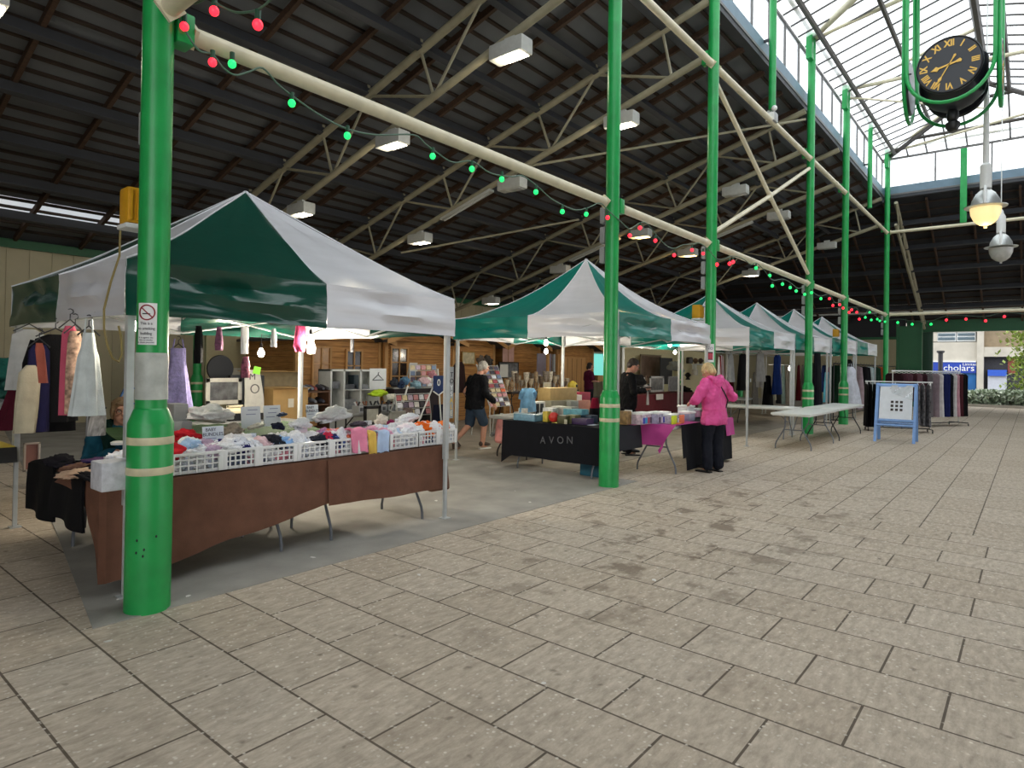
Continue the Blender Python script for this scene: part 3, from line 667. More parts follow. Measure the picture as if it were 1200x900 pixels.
for k, (nx, ny) in enumerate(((-1, 0), (0, 1), (0, -1), (1, 0))):
    n = Vector((nx, ny, 0)); u = Vector((ny, -nx, 0)) if False else n.cross(Vector((0, 0, 1))) * -1
    # u runs to the reader's right when looking at the face
    u = Vector((0, 0, 1)).cross(n)
    c = n*.74
    R = Matrix((u, Vector((0, 0, 1)), n)).transposed()
    fc = MB().lathe([(0, -.05), (.5, -.05), (.525, -.02), (.525, .02), (.505, .035), (.49, .02), (0, .02)], c, 40, R).build('face', facem, t)
    if k != 3:
        for i in range(12):
            a = PI/2-2*PI*i/12; d = u*math.cos(a)+Vector((0, 0, 1))*math.sin(a); tn = d.cross(n)*-1
            tn = n.cross(d)*-1
            text('numeral', NUM[i], .165, c+n*.023+d*.395, tn, d, gold, fc, .002, sx=.8, bold=.006)
    for hh, ang, ln, wd in (('hour_hand', PI/2-2*PI*(8+35/60)/12, .3, .045), ('minute_hand', PI/2-2*PI*35/60, .43, .026)):
        d = u*math.cos(ang)+Vector((0, 0, 1))*math.sin(ang); s_ = n.cross(d)
        poly = [(-.18, -wd*.8), (-.2, 0), (-.18, wd*.8), (-.1, wd*.35), (ln*.55, wd*.35), (ln*.66, wd*1.1), (ln*.8, wd*.5), (ln, .002), (ln*.8, -wd*.5), (ln*.66, -wd*1.1), (ln*.55, -wd*.35), (-.1, -wd*.35)]
        MB().prism(poly, c+n*.03, d, s_, n*.008).build(hh, gold, fc)
    # U-shaped green tube round the face, its two arms rising to the roof
    pts = [c+u*.68+Vector((0, 0, 2.3))]+[c+u*(.68*math.cos(-PI*j/16))+Vector((0, 0, .68*math.sin(-PI*j/16))) for j in range(17)]+[c-u*.68+Vector((0, 0, 2.3))]
    MB().tube(pts, .035, 8).build('frame_tube', greenp, t)
    for s_ in (-1, 1): MB().tube([c+u*.6*s_, c+u*.68*s_+Vector((0, 0, -.0))], .015, 6).build('pin', blackp, t)
for sx in (-1, 1):
    for sy in (-1, 1): MB().tube([(sx*.68, sy*.68, -.1), (sx*.68, sy*.68, ZR-cz-.2)], .03, 8).build('hanger_post', greenp, t)
MB().bb(-.7, .7, -.7, .7, 2.25, 2.33).build('top_plate', greenp, t)
# pendant lamps
glass_w = emat('lamp_bowl_glow', '#f3d79a', .75); glass_o = mat('lamp_bowl_glass', '#b9b9b4', .25, var=.1)
alum = mat('spun_aluminium', '#c9ccc9', .35, metal=.6, var=.08)
for X, q, sc, lit, lab in ((16.0, (1155, 243), .36, True, 'larger pendant lamp with a glowing amber bowl below the clock'), (21.0, (1173, 290), .36, False, 'smaller unlit pendant lamp under the far cross pipe')):
    o = on(*q, X=X); t = thing('pendant_lamp', lab, 'lamp', o, group='pendant lamps over the court')
    s = sc
    MB().lathe([(s*.74, -.02), (s*.70, -.14), (s*.55, -.27), (s*.3, -.35), (.03, -.38), (.03, -.42), (0, -.42)], n=28).build('bowl', glass_w if lit else glass_o, t)
    MB().lathe([(s, -.0), (s*1.02, .015), (s*.7, .03), (s*.66, .14), (s*.45, .28), (.1, .34), (.1, .36), (0, .36)], n=28).build('dome', alum, t)
    MB().tube([(-.3*s/.36, 0, .02), (-.27*s/.36, 0, .25), (-.12, 0, .4), (.12, 0, .4), (.27*s/.36, 0, .25), (.3*s/.36, 0, .02)], .03, 8).build('yoke', whitep, t)
    MB().lathe([(.1, .38), (.1, .85 if lit else .8), (.055, .9), (.05, 2.3 if lit else .95), (.02, 2.7 if lit else 1.0), (0, 2.7 if lit else 1.0)], n=16).build('stem', whitep, t)
    MB().tube([(0, 0, 1), (0, 0, ZR-.25-o.z)], .012, 6).build('suspension_rod', whitep, t)
    if lit: lamp('pendant_light', o+Vector((0, 0, -.55)), 10, '#ffdca0', .1)
# bulbs hung in the tents
bulbm = emat('bare_bulb', '#fff8ea', 14)
def bulb(px, py, Y, lab, power=50, r=.042):
    o = on(px, py, Y=Y); t = thing('hanging_bulb', lab, 'light bulb', o, group='bare bulbs in the tents')
    MB().lathe([(0, -r*1.1), (r*.6, -r*.95), (r, -r*.2), (r*.9, r*.4), (r*.45, r*1.3), (.013, r*1.6)], n=16).build('glass', bulbm, t)
    MB().lathe([(.016, r*1.4), (.018, r*2.6), (.01, r*3), (0, r*3)], n=10).build('holder', blackp, t)
    MB().tube([(0, 0, r*2.8), (.01, .01, r*2.8+.12)], .004, 5).build('flex', blackp, t)
    lamp('bulb_light', o+Vector((0, 0, -.08)), power, '#fff3dd', .04)
bulb(154, 382, 5.3, 'bare bulb half hidden behind the thick green column', 9); bulb(306, 414, 7.3, 'bare bulb at the back of the baby clothes stall beside a green price tag', 85); bulb(364, 398, 6.9, 'bare bulb beside the pink garments under the first tent', 75)
bulb(640, 402, 6.6, 'upper bare bulb over the black cloth table', 30); bulb(640, 412, 7.4, 'lower bare bulb over the black cloth table', 30); bulb(748, 399, 6.5, 'bare bulb above the person in black', 14); bulb(785, 404, 6.2, 'upper bare bulb over the pink cloth table', 26); bulb(791, 413, 7.2, 'lower bare bulb over the pink cloth table', 26)
bulb(926, 432, 6.2, 'bare bulb by the leg of the fourth tent', 20, .06); bulb(974, 433, 6.0, 'bare bulb glowing behind the navy coat in the far tents', 20, .06)
# ================================================================== tables, cloths, garments: shared makers
tabtop = mat('table_plastic', '#d9d9d4', .45, var=.05, scale=5); tableg = mat('table_leg_grey', '#6d7076', .4, metal=.3, var=.1)
blackleg = mat('table_leg_dark', '#2b2a2c', .45, metal=.2)
def ftable(x0, x1, y0, y1, label, group=None, z=.74, top=None, legs=None, along='x'):
    """folding trestle table with bent tube legs"""
    t = thing('folding_table', label, 'table', ((x0+x1)/2, (y0+y1)/2, 0), group=group)
    hx, hy = (x1-x0)/2, (y1-y0)/2; legs = legs or tableg
    f = MB(); f.bb(-hx, hx, -hy, hy, z-.045, z, .018); f.bb(-hx+.03, hx-.03, -hy+.03, hy-.03, z-.06, z-.04); f.build('table_top', top or tabtop, t)
    def V(a, b, c): return (a, b, c) if along == 'x' else (b, a, c)
    L_, W_ = (hx, hy) if along == 'x' else (hy, hx)
    for e in (-1, 1):
        a = e*(L_-.24)
        for s in (-1, 1):
            MB().tube([V(a, s*W_*.42, z-.05), V(a, s*W_*.42, z-.30), V(a+e*.01, s*W_*.55, z-.40), V(a+e*.02, s*W_*.86, .13), V(a+e*.02, s*W_*.9, .07), V(a+e*.02, s*W_*.9, .0)], .0135, 8).build('leg', legs, t)
        MB().tube([V(a, -W_*.5, z-.35), V(a, W_*.5, z-.35)], .011, 8).build('crossbar', legs, t)
        MB().tube([V(a, 0, z-.35), V(a-e*.28, 0, z-.07)], .01, 6).build('folding_stay', legs, t)
    return t
def tcloth(name, label, path, z, drop, m, top=True, amp=.025, freq=9, closed=False, seed=0, group=None, flare=.04):
    """cloth lying on a table edge polyline path [(x,y)...] with a skirt of depth drop(s), s along the path 0..1"""
    P = [Vector((*p, 0)) for p in path]; seg = list(zip(P, P[1:])); Ls = [(b-a).length for a, b in seg]; T = sum(Ls)
    cen = sum(P, Vector())/len(P)
    def at(s):
        d = s*T
        for (a, b), l in zip(seg, Ls):
            if d <= l+1e-9: break
            d -= l
        q = a+(b-a)*(d/l); n = (b-a).normalized().cross(Vector((0, 0, 1)))
        if n.dot(q-cen) < 0: n = -n
        return q, n
    f = MB(); nu = max(24, int(T/.035))
    def sk(s, v):
        q, n = at(s); dz = drop(s)
        w_ = amp*(math.sin(freq*s*T+seed+.8*math.sin(3*s*T+seed))+.8*fbm((s*T*2.2+seed, v*.9, seed), 1))*(v**.8) + flare*v + .012
        return q+n*w_+Vector((0, 0, z+.006-dz*v))
    f.grid(sk, nu, 14, .004)
    if top:
        vs = [f.bm.verts.new(p+(p-cen).normalized()*.012+Vector((0, 0, z+.006))) for p in P]; f._face(vs)
    return tag(f.build(name, m), label, 'tablecloth', group)
LUMPS = []
def lumps():
    for k in range(7):
        b = bmesh.new(); bmesh.ops.create_icosphere(b, subdivisions=4, radius=1)
        for v in b.verts:
            p = v.co.copy(); n = fbm(p*1.5+Vector((k*7.3, 0, 0)), 1, 4); r = abs(fbm(p*3.1+Vector((0, k*5.1, 0)), 1, 3))
            v.co = p*(1+.34*n-.30*r); v.co.z = max(v.co.z, -.55)
        me = bpy.data.meshes.new('garment'); b.to_mesh(me); b.free(); me.materials.append(cloth('#ffffff')); me.shade_smooth(); LUMPS.append(me)
lumps()
def garment(loc, size, col, label, group=None, rz=None, k=None, cat='clothes', name='folded_garment', m=None):
    o = bpy.data.objects.new(name, LUMPS[random.randrange(7) if k is None else k]); COL.objects.link(o)
    o.location = loc; o.scale = size; o.rotation_euler = (random.uniform(-.2, .2), random.uniform(-.2, .2), random.uniform(0, 6.28) if rz is None else rz)
    o.material_slots[0].link = 'OBJECT'; o.material_slots[0].material = m or cloth(col)
    return tag(o, label, cat, group)
hangm = mat('wire_hanger', '#3a3a3d', .35, metal=.5); hangw = plain('#e4e4e0')
def hung(label, top, u, prof, m, thick=.05, folds=4, amp=.18, seed=0, group=None, sleeves=None, cat='garment', name='hanging_garment', hanger=True, straps=False, slant=0, hm=None, hook=.1):
    """garment hung from a rail at top; u: width direction; prof [(drop, half width)]"""
    u = Vector(u).normalized(); n = Vector((-u.y, u.x, 0)); top = Vector(top)
    t = thing(name, label, cat, top, group=group); secs = []
    pr = []
    for i in range(len(prof)-1):
        for k in range(4): s = k/4; pr.append((prof[i][0]+(prof[i+1][0]-prof[i][0])*s, prof[i][1]+(prof[i+1][1]-prof[i][1])*s))
    pr.append(prof[-1]); H = pr[-1][0]
    for d, w_ in pr: secs.append((Vector((0, 0, -d))+u*slant*d, u*w_, n*(thick*(.55+.6*d/H))))
    f = MB(); f.loft(secs, 28, True, lambda v, a: 1+amp*v*math.sin(folds*a+seed+2*v)*(abs(math.sin(a))**.5)+.05*v*math.sin(2*folds*a+seed)); f.build('cloth', m, t)
    if sleeves:
        L_, r = sleeves; sh = prof[0][1] if prof[0][1] > .06 else prof[1][1]
        for s in (-1, 1):
            p = u*s*(sh-.02)+Vector((0, 0, -prof[1][0]-.02))
            MB().tube([p, p+u*s*.05+Vector((0, 0, -L_*.4)), p+u*s*.06+n*.02+Vector((0, 0, -L_))], [r*1.1, r, r*.8], 10).build('sleeve', m, t)
    if straps:
        for s in (-1, 1): MB().tube([u*s*prof[0][1]*.7+Vector((0, 0, -prof[0][0])), u*s*prof[0][1]*.5+Vector((0, 0, -prof[0][0]+.1))], .008, 5).build('strap', m, t)
    if hanger:
        w_ = max(.07, min(.2, prof[min(1, len(prof)-1)][1]*.95)); z0 = -prof[0][0]+.03
        MB().tube([u*-w_+Vector((0, 0, z0-.05)), Vector((0, 0, z0+.02)), u*w_+Vector((0, 0, z0-.05))], .006, 6).build('hanger', hm or hangm, t)
        MB().tube([(0, 0, z0+.02), (0, 0, z0+.06)]+[u*.02*math.sin(a)+Vector((0, 0, z0+.06+.02-.02*math.cos(a))) for a in (.6, 1.4, 2.2, 3.1, 3.9)], .004, 6).build('hook', hangm, t)
    return t
# ================================================================== baby clothes stall
ftable(1.60, 3.14, 4.86, 5.58, 'folding table under the brown cloth nearest the thick green column', 'folding tables under the brown cloths')
ftable(3.18, 4.72, 4.84, 5.56, 'folding table under the brown cloth at the tent corner leg', 'folding tables under the brown cloths')
brown = mat('brown_cloth', '#6b4a3a', .85, var=.16, scale=8, bump=.25, bscale=120, spec=.2)
def drop1(s): return .06+.6*(s/.29)**3 if s < .29 else .66-(s-.3)/.7*.28
tcloth('tablecloth', 'brown cloth hanging low over the crate table beside the thick column', [(1.57, 5.6), (1.57, 4.84), (3.34, 4.82)], .742, drop1, brown, False, .034, 6.5, seed=1)
f = MB(); f.grid(lambda s, v: Vector((1.56+1.78*s, 4.82+.78*v, .748+.001*math.sin(9*s))), 10, 6, .004); o = tag(f.build('table_cover', brown), 'brown cloth lying flat under the crates at the column end', 'tablecloth')
tcloth('tablecloth', 'shorter brown cloth hanging from the crate table up to the tent corner leg', [(3.30, 4.81), (4.76, 4.79), (4.76, 5.56)], .742, lambda s: .40+.06*s+(.10 if s > .66 else 0)*(1-abs(s-.8)/.2 if s > .6 else 1), brown, False, .03, 5.5, seed=4)
f = MB(); f.grid(lambda s, v: Vector((3.30+1.47*s, 4.80+.77*v, .7475+.001*math.sin(9*s))), 10, 6, .004); tag(f.build('table_cover', brown), 'brown cloth lying flat under the crates at the tent leg end', 'tablecloth')
crate_m = mat('crate_plastic', '#e3e3e1', .38, var=.04)
def crate(x0, x1, y0, label, h=.15, dep=.34, m=None, z=.76, sx=1):
    t = thing('plastic_crate', label, 'crate', ((x0+x1)/2, y0+dep/2, z), group='white crates along the brown cloth')
    w_, d = (x1-x0)/2-.006, dep/2; f = MB()
    f.bb(-w_, w_, -d, d, 0, .008)
    for s in (-1, 1):
        for zz in (.012, .055, .098): 
            if zz < h-.02: f.bb(-w_, w_, s*d-.004, s*d+.004, zz, zz+.011); f.bb(s*w_-.004, s*w_+.004, -d, d, zz, zz+.012)
        n = 6
        for i in range(n+1):
            xx = -w_+2*w_*i/n; f.bb(xx-.0055, xx+.0055, s*d-.005, s*d+.005, 0, h)
            yy = -d+2*d*i/n; f.bb(s*w_-.005, s*w_+.005, yy-.006, yy+.006, 0, h)
    f.build('lattice', m or crate_m, t)
    f = MB()
    for s in (-1, 1): f.bb(-w_-.01, w_+.01, s*d-.012, s*d+.012, h-.018, h+.004, .004); f.bb(s*w_-.012, s*w_+.012, -d, d, h-.018, h+.004, .004)
    for sx in (-1, 1):
        for sy in (-1, 1): f.bb(sx*w_-.018, sx*w_+.018, sy*d-.014, sy*d+.014, 0, h, .004)
    f.build('rim', m or crate_m, t)
    return t
edges = [(150, 199), (200, 259), (262, 301), (304, 346), (349, 387), (389, 421), (457, 489), (489, 512), (513, 533)]
CR = []
WH = '#e9e9ec'
lay = [[WH, WH, '#d8dbe6'], ['#c5202b', WH, WH, '#a9c4e4', WH, '#e2e2ea', '#b9a0b8'], [WH, WH, '#24205e', '#dcdfe8', WH], [WH, '#e9c7cc', WH, '#22242c', '#8fb7e6', WH], [WH, WH, '#e4e9f2', WH, '#1f2430', WH], ['#c22a4a', '#2a2f5c', '#5b78c8', WH, '#e7a6b8', '#e07a5a'], ['#e9a9c4', WH, '#bcd4f0', WH, '#efe3ea'], [WH, WH, '#eb6a1e', '#ee7426', WH], [WH, '#e6e6ea', '#f07a2a', WH]]
for i, (a, b) in enumerate(edges):
    xa, xb = on(a, 555, Y=4.86).x, on(b, 545, Y=4.86).x
    where = 'counted from the thick column' if i else 'half hidden by the thick column'
    CR.append((xa, xb)); crate(xa, xb, 4.86, (ORD[i]+' white plastic crate on the brown cloth, '+where) if i else 'white plastic crate on the brown cloth half hidden by the thick column')
    n = len(lay[i]); seen = {}
    for j, c in enumerate(lay[i]*2):
        fx = (j % n+.5)/n; yy = 4.90+.06+(.2 if j >= n else .02)+random.uniform(-.02, .03)
        garment((xa+(xb-xa)*fx, yy, .875+random.uniform(-.02, .045)), (.105, .115, .075), c, 'rumpled baby garment heaped in the '+ORD[i]+' white crate from the thick column', 'baby clothes in the '+ORD[i]+' crate', cat='baby clothes')
    for j in range(4): garment((xa+(xb-xa)*(j+.5)/4, 4.922+.012*(j % 2), .815), (.072, .045, .062), random.choice([WH, WH, '#d9dbe2', '#d98a98', '#cfd6e4', '#dfe3e6', '#59627c']), 'rumpled baby garment heaped in the '+ORD[i]+' white crate from the thick column', 'baby clothes in the '+ORD[i]+' crate', cat='baby clothes')
# grey tray between the crates with garments hanging out of it
xa, xb = on(423, 545, Y=4.86).x, on(456, 540, Y=4.86).x
f = MB(); f.bb(xa+.01, xb-.01, 4.87, 5.2, .755, .80, .01); f.bb(xa+.02, xb-.02, 4.88, 5.19, .80, .83, .01); tag(f.build('tray', mat('tray_grey', '#a8a49a', .5)), 'low grey tray between the crates under pink and yellow garments', 'tray')
def hanging_cloth(px, pxb, ytop, ybot, col, label, Y=4.84):
    a, b = on(px, ytop, Y=Y), on(pxb, ytop, Y=Y); bz = on((px+pxb)/2, ybot, Y=Y).z; w_ = (b.x-a.x); sd = px*.37
    def g(s, v):
        arc = min(1, v/.45)
        y = Y+.14*(1-arc) - .02*math.sin(PI*arc)-.012*math.sin(7*s+sd)*v
        z = a.z+.02*math.sin(PI*arc) - (0 if v < .45 else (v-.45)/.55*(a.z-bz))
        return Vector((a.x+w_*s+.01*math.sin(5*v+sd), y, z+.008*math.sin(9*s+sd)))
    f = MB(); f.grid(g, 12, 16, .012); return tag(f.build('draped_garment', cloth(col)), label, 'clothes')
hanging_cloth(413, 431, 505, 530, '#e58aa6', 'pink garment hanging over the front of the low grey tray')
hanging_cloth(433, 442, 508, 532, '#e3bd5c', 'yellow garment hanging over the low grey tray beside the pink one')
hanging_cloth(443, 456, 508, 530, '#b9cdea', 'pale blue garment hanging between the tray and the next crate')
garment((on(407, 500, Y=5.1).x, 5.1, .87), (.13, .07, .05), '#e3bd5c', 'mustard yellow garment heaped behind the pink one', rz=.2)
garment((on(395, 506, Y=5.0).x, 5.0, .9), (.07, .07, .05), '#5872c6', 'royal blue baby garment on top of the fifth crate')
garment((on(378, 492, Y=5.35).x, 5.35, .89), (.1, .09, .07), '#d79ac6', 'lilac and pink garment heap behind the fifth crate'); garment((on(386, 500, Y=5.2).x, 5.2, .92), (.06, .06, .05), '#e8765e', 'coral red garment on the heap behind the fifth crate')
for i, (px, py, Y, s, c, lab) in enumerate([(245, 487, 5.5, (.2, .14, .09), '#d4d6d4', 'big pale grey cloth heap behind the baby bundles card'), (272, 505, 5.35, (.09, .09, .06), '#8b8276', 'grey brown patterned garment beside the baby bundles card'), (215, 512, 5.3, (.13, .09, .06), '#bf1f2c', 'red garment heap beside the thick column'),
        (390, 488, 5.6, (.24, .12, .09), '#d5d9da', 'long pale heap of garments at the back of the table'), (352, 497, 5.35, (.12, .08, .05), '#dfe2e6', 'white garment heap behind the fourth crate'), (326, 500, 5.2, (.045, .07, .04), '#1c2233', 'black and blue garment on the third crate'),
        (330, 486, 6.0, (.06, .04, .025), '#3d4a63', 'slate blue garment under the back cards'), (447, 493, 5.5, (.08, .06, .07), '#e8dfd2', 'cream soft toy like bundle behind the pink garment'), (458, 496, 5.45, (.05, .05, .04), '#8a2c57', 'plum garment beside the cream bundle'), (478, 490, 5.3, (.16, .08, .05), '#e6e9ee', 'white garments beside the small card at the tent leg end'),
        (498, 499, 5.15, (.17, .07, .05), '#ec6c20', 'bright orange garment heap on the last crates'), (420, 497, 5.5, (.1, .07, .04), '#5b5560', 'dark grey garment beside the middle card'), (300, 500, 5.8, (.1, .05, .03), '#dcd9d0', 'pale folded cloth at the edge of the green baize')]):
    garment(on(px, py, Y=Y), s, c, lab, rz=.2)
# back tables with green baize and grey drawers
ftable(1.60, 3.5, 5.66, 6.35, 'folding table under the green baize behind the crates', 'tables at the back of the baby stall')
baize = cloth('#2e4a26')
f = MB(); f.grid(lambda s, v: Vector((2.05+2.0*s, 5.5+.95*v, .82+.17*v*(1-.35*s)+.03*fbm((s*5, v*4, 2)))), 30, 16, .006); tag(f.build('green_baize', baize), 'dark green baize cloth spread in a slope behind the crates', 'cloth')
for i, (px, py, c, w_, h) in enumerate([(207, 483, '#8d8f90', .13, .16), (200, 500, '#9b9c9b', .14, .12), (212, 500, '#86888a', .12, .12), (255, 482, '#cfd0cb', .17, .05), (262, 487, '#d6d7d3', .12, .07), (240, 481, '#e3e3df', .1, .015)]):
    o = on(px, py, Y=6.1); f = MB(); f.bb(-w_/2, w_/2, -.1, .1, -h/2, h/2, .012); f.bb(-w_/2+.015, w_/2-.015, -.104, -.098, -h/2+.02, h/2-.02, .002); o2 = f.build('plastic_box', mat('box_'+c[1:], c, .45, var=.06)); o2.location = o; tag(o2, ['grey storage drawer, upper one beside the lilac dress', 'grey storage drawer lowest beside the thick column', 'darker grey drawer below the lilac dress', 'long pale box under the black and white picture', 'white box on the long pale box', 'flat white lid beside the pale boxes'][i], 'box')
# price cards
cardm = mat('white_card', '#dfe6ef', .6, var=.02); inkm = plain('#2b3350'); inkp = plain('#8a93b5')
def card(px, py, w_, h, Y, lines, label, lean=.12, sz=.28, ink=None, rz=0):
    o = on(px, py, Y=Y); t = thing('price_card', label, 'sign', o, rz, group='white cards on the baby stall')
    up = Vector((0, lean, 1)).normalized(); u = Vector((1, 0, 0)); n = u.cross(up)
    MB().box((0, 0, 0), (w_, .004, h), Matrix((u, -n, up)).transposed()).build('board', cardm, t)
    for i, ln in enumerate(lines):
        if ln: text('lettering', ln[0], h*sz*ln[1], n*.0035+up*(h*(.34-.22*i))+u*(-.02+.018*i), u, up, ink or inkm, t, .0008)
        else:
            MB().box(n*.003+up*(h*(.34-.2*i))+u*(.02-.02*i), (w_*.5, .001, h*.035), Matrix((u, -n, up)).transposed()).build('writing', inkp, t)
card(250, 512, .175, .175, 5.22, [('BABY', .75), ('BUNDLES', .82), None], 'white card reading baby bundles standing in front of the pale grey heap')
card(291, 519, .15, .16, 5.2, [None, None], 'white card with faint writing above the navy garment')
card(294, 489, .20, .21, 5.95, [None, None], 'tall white card with two faint words on the green baize')
card(319, 487, .185, .21, 6.0, [None, None, None], 'pale blue white card with three faint lines behind the green baize')
card(366, 484, .145, .175, 5.85, [('BABY', .75), ('BUNDLES', .8), None], 'white lettered card beside the inner tent leg')
card(430, 501, .135, .15, 5.55, [('BABY', .75), ('BUNDLES', .8), None], 'white lettered card leaning behind the mustard garment')
card(468, 497, .115, .125, 5.45, [('BABY', .7), ('BUNDLES', .78), None], 'small white lettered card at the orange end of the stall')
card(353, 504, .13, .075, 5.3, [('BABY', 1.1), None], 'low white card almost buried in the fourth crate')
# dark garments thrown over the end of the table
def throw(px0, px1, py0, py1, X, col, label, n=14):
    a, b = on(px0, py0, X=X), on(px1, py0, X=X); c = on((px0+px1)/2, py1, X=X); sd = px0*.2
    def g(s, v):
        p = a.lerp(b, s); ar = min(1, v/.3); z = p.z+.02*math.sin(PI*ar)-(0 if v < .3 else (v-.3)/.7*(p.z-c.z))+.012*math.sin(5*s+sd)
        return Vector((X+.22*(1-ar)-.03*math.sin(PI*ar)-.02*math.sin(8*s+sd+v*2)*v-.03*v, p.y+.02*math.sin(4*v+sd)*v, z))
    f = MB(); f.grid(g, n, 16, .018); return tag(f.build('draped_garment', cloth(col)), label, 'clothes')
throw(36, 64, 543, 604, 1.535, '#0d0d10', 'black garment hanging over the table end, farther from the thick column'); throw(64, 100, 556, 614, 1.545, '#101013', 'black garment hanging over the table end, nearer the brown cloth')
for px, py, c, lab in ((72, 541, '#17151d', 'black shiny leggings folded on the table end'), (88, 548, '#7b5a4a', 'brown folded leggings on the table end pile'), (100, 545, '#3a2c5c', 'purple folded leggings on the table end pile'), (108, 551, '#1a1a22', 'black folded leggings on top of the brown cloth corner'), (116, 541, '#5c4368', 'mauve folded leggings beside the white box'), (112, 560, '#121216', 'black folded leggings hanging off the brown corner'), (90, 555, '#caa98e', 'beige folded leggings sticking out of the pile')):
    garment(on(px, py, Z=.80), (.10, .17, .03), c, lab, rz=.1, name='folded_leggings')
o = MB(); o.bb(-.1, .1, -.1, .1, -.09, .09, .01); o = o.build('white_box', mat('box_mottled', '#c9c9cf', .6, var=.2, scale=25)); o.location = on(133, 556, X=1.53); tag(o, 'mottled white box on the table corner behind the tent leg', 'box')
# sign, wrap and tape on the thick column
t = thing('smoking_sign', 'white smoking sign with a red barred circle on the thick green column', 'sign', (1.69, 4.41, 0))
d = (EYE-Vector((1.69, 4.41, 1.6))).normalized(); d.z = 0; d.normalize(); u = Vector((-d.y, d.x, 0)); s0 = .0; ang0 = math.atan2(d.y, d.x)-.12
def cyl_patch(name, m, z0, z1, a0, a1, r, parent, n=16):
    f = MB(); f.grid(lambda s, v: Vector((r*math.cos(a0+(a1-a0)*s), r*math.sin(a0+(a1-a0)*s), z0+(z1-z0)*v)), n, 1, .002); return f.build(name, m, parent)
aL = ang0-.62-.25; aR = ang0+.62-.25
cyl_patch('plate', whitep, 1.70, 1.965, aL, aR, .0945, t)
ac = (aL+aR)/2; rr = .0965; redm = plain('#8e1620')
def sp(a, z): return Vector((rr*math.cos(ac+a/rr), rr*math.sin(ac+a/rr), z))
MB().tube([sp(.046*math.cos(q*PI/12), 1.905+.046*math.sin(q*PI/12)) for q in range(24)], .0045, 6, True).build('red_ring', redm, t)
MB().tube([sp(.046*math.cos(q)*1, 1.905+.046*math.sin(q)) for q in (2.4,)]+[sp(0, 1.905)]+[sp(.046*math.cos(2.4+PI), 1.905+.046*math.sin(2.4+PI))], .004, 6).build('red_bar', redm, t)
MB().tube([sp(-.025, 1.897), sp(.02, 1.897)], .004, 6).build('cigarette', blackp, t)
n_ = Vector((math.cos(ac), math.sin(ac), 0)); uu = Vector((-n_.y, n_.x, 0))
for i, (ln, sz) in enumerate((('This is a', .026), ('no smoking', .026), ('building', .026))): text('lettering', ln, sz, n_*.0985+Vector((0, 0, 1.835-.032*i)), uu, (0, 0, 1), plain('#2e2c33'), t, .001, sx=.85)
for i in range(3): MB().bb(0, 0, 0, 0, 0, 0).build('x', redm, t) if False else None
for i, ln in enumerate(('It is against the', 'law to smoke', 'in these premises')): text('small_print', ln, .014, n_*.098+Vector((0, 0, 1.745-.015*i)), uu, (0, 0, 1), plain('#3a3a40'), t, .0008)
wrapm = mat('dirty_white_wrap', '#b9bcb4', .5, var=.25, scale=9, bump=.3, bscale=20)
f = MB(); f.grid(lambda s, v: Vector(((.0955+.002*fbm((s*6, v*4, 1)))*math.cos(2*PI*s), (.0955+.002*fbm((s*6, v*4, 1)))*math.sin(2*PI*s), 1.35+.30*v)), 40, 14); o = f.build('column_wrap', wrapm); o.location = (1.69, 4.41, 0); tag(o, 'dirty white plastic wrap round the thick green column', 'wrap')
for i in range(5):
    a = ang0+random.uniform(-.4, .5); o = MB().ell((.1345*math.cos(a), .1345*math.sin(a), .42+random.uniform(-.08, .12)), (.006, .006, .009), u=8, v=6).build('paint_chip', blackp); o.location = (1.69, 4.41, 0); o.parent = COLS['A']; o.location = (0, 0, 0)
# cable looping from the amber box
tag(MB().tube([on(141, 270, Y=4.66), on(140, 300, Y=4.66), on(130, 330, Y=4.6), on(122, 362, Y=4.6), on(122, 385, Y=4.6), on(126, 405, Y=4.6), on(132, 420, Y=4.6), on(139, 424, Y=4.6), on(143, 415, Y=4.62), on(142, 395, Y=4.64), on(139, 382, Y=4.66)], .007, 8).build('hanging_cable', mat('cable_tan', '#8d7a45', .6)), 'tan cable looping down from the amber box past the tent valance', 'cable')
# clothes hanging along the end of the first tent
X_ = 1.60
def hl(px, py, *a, **k):
    o = on(px, py, X=k.pop('X', X_)); return hung(a[0], o, (1, -.12, 0), *a[1:], **k)
hl(34, 386, 'pale grey robe hanging at the far end of the tent side', [(0, .05), (.05, .12), (.3, .14), (.55, .16)], cloth('#b9b8b4'), thick=.05, seed=1, X=1.66)
hl(36, 425, 'burgundy long skirt hanging low behind the cream knitted sleeve', [(0, .06), (.1, .12), (.4, .2), (.62, .26)], cloth('#4a1020'), thick=.07, seed=2, X=1.72)
hl(36, 428, 'cream knitted garment with a long drooping sleeve', [(0, .03), (.06, .07), (.3, .075), (.52, .07)], cloth('#b3aa92'), thick=.04, seed=3, X=1.42, hanger=False, slant=-.06)
hl(46, 404, 'navy top between the cream knit and the black blouse', [(0, .04), (.05, .07), (.3, .075), (.68, .075)], cloth('#1c1a3c'), thick=.04, seed=4, X=1.48)
hl(46, 402, 'salmon pink belted strap hanging on the navy top', [(0, .02), (.05, .03), (.3, .03)], cloth('#b2604e'), thick=.02, seed=4, X=1.42, hanger=False, slant=.1)
hl(65, 392, 'black buttoned blouse with wide shoulders hanging at the tent side', [(0, .05), (.04, .135), (.3, .14), (.7, .155)], cloth('#0b0b0d'), thick=.06, seed=5, sleeves=(.45, .045))
hl(82, 382, 'coral pink dress hanging beside the black blouse', [(0, .03), (.06, .05), (.3, .055), (.67, .06)], cloth('#c2566c'), thick=.04, seed=6, X=1.57)
hl(88, 388, 'floral printed top with pink and teal flowers', [(0, .03), (.06, .045), (.3, .055), (.62, .055)], mat('floral_fabric', '#b5937c', .85, var=.7, scale=28), thick=.04, seed=7, X=1.585)
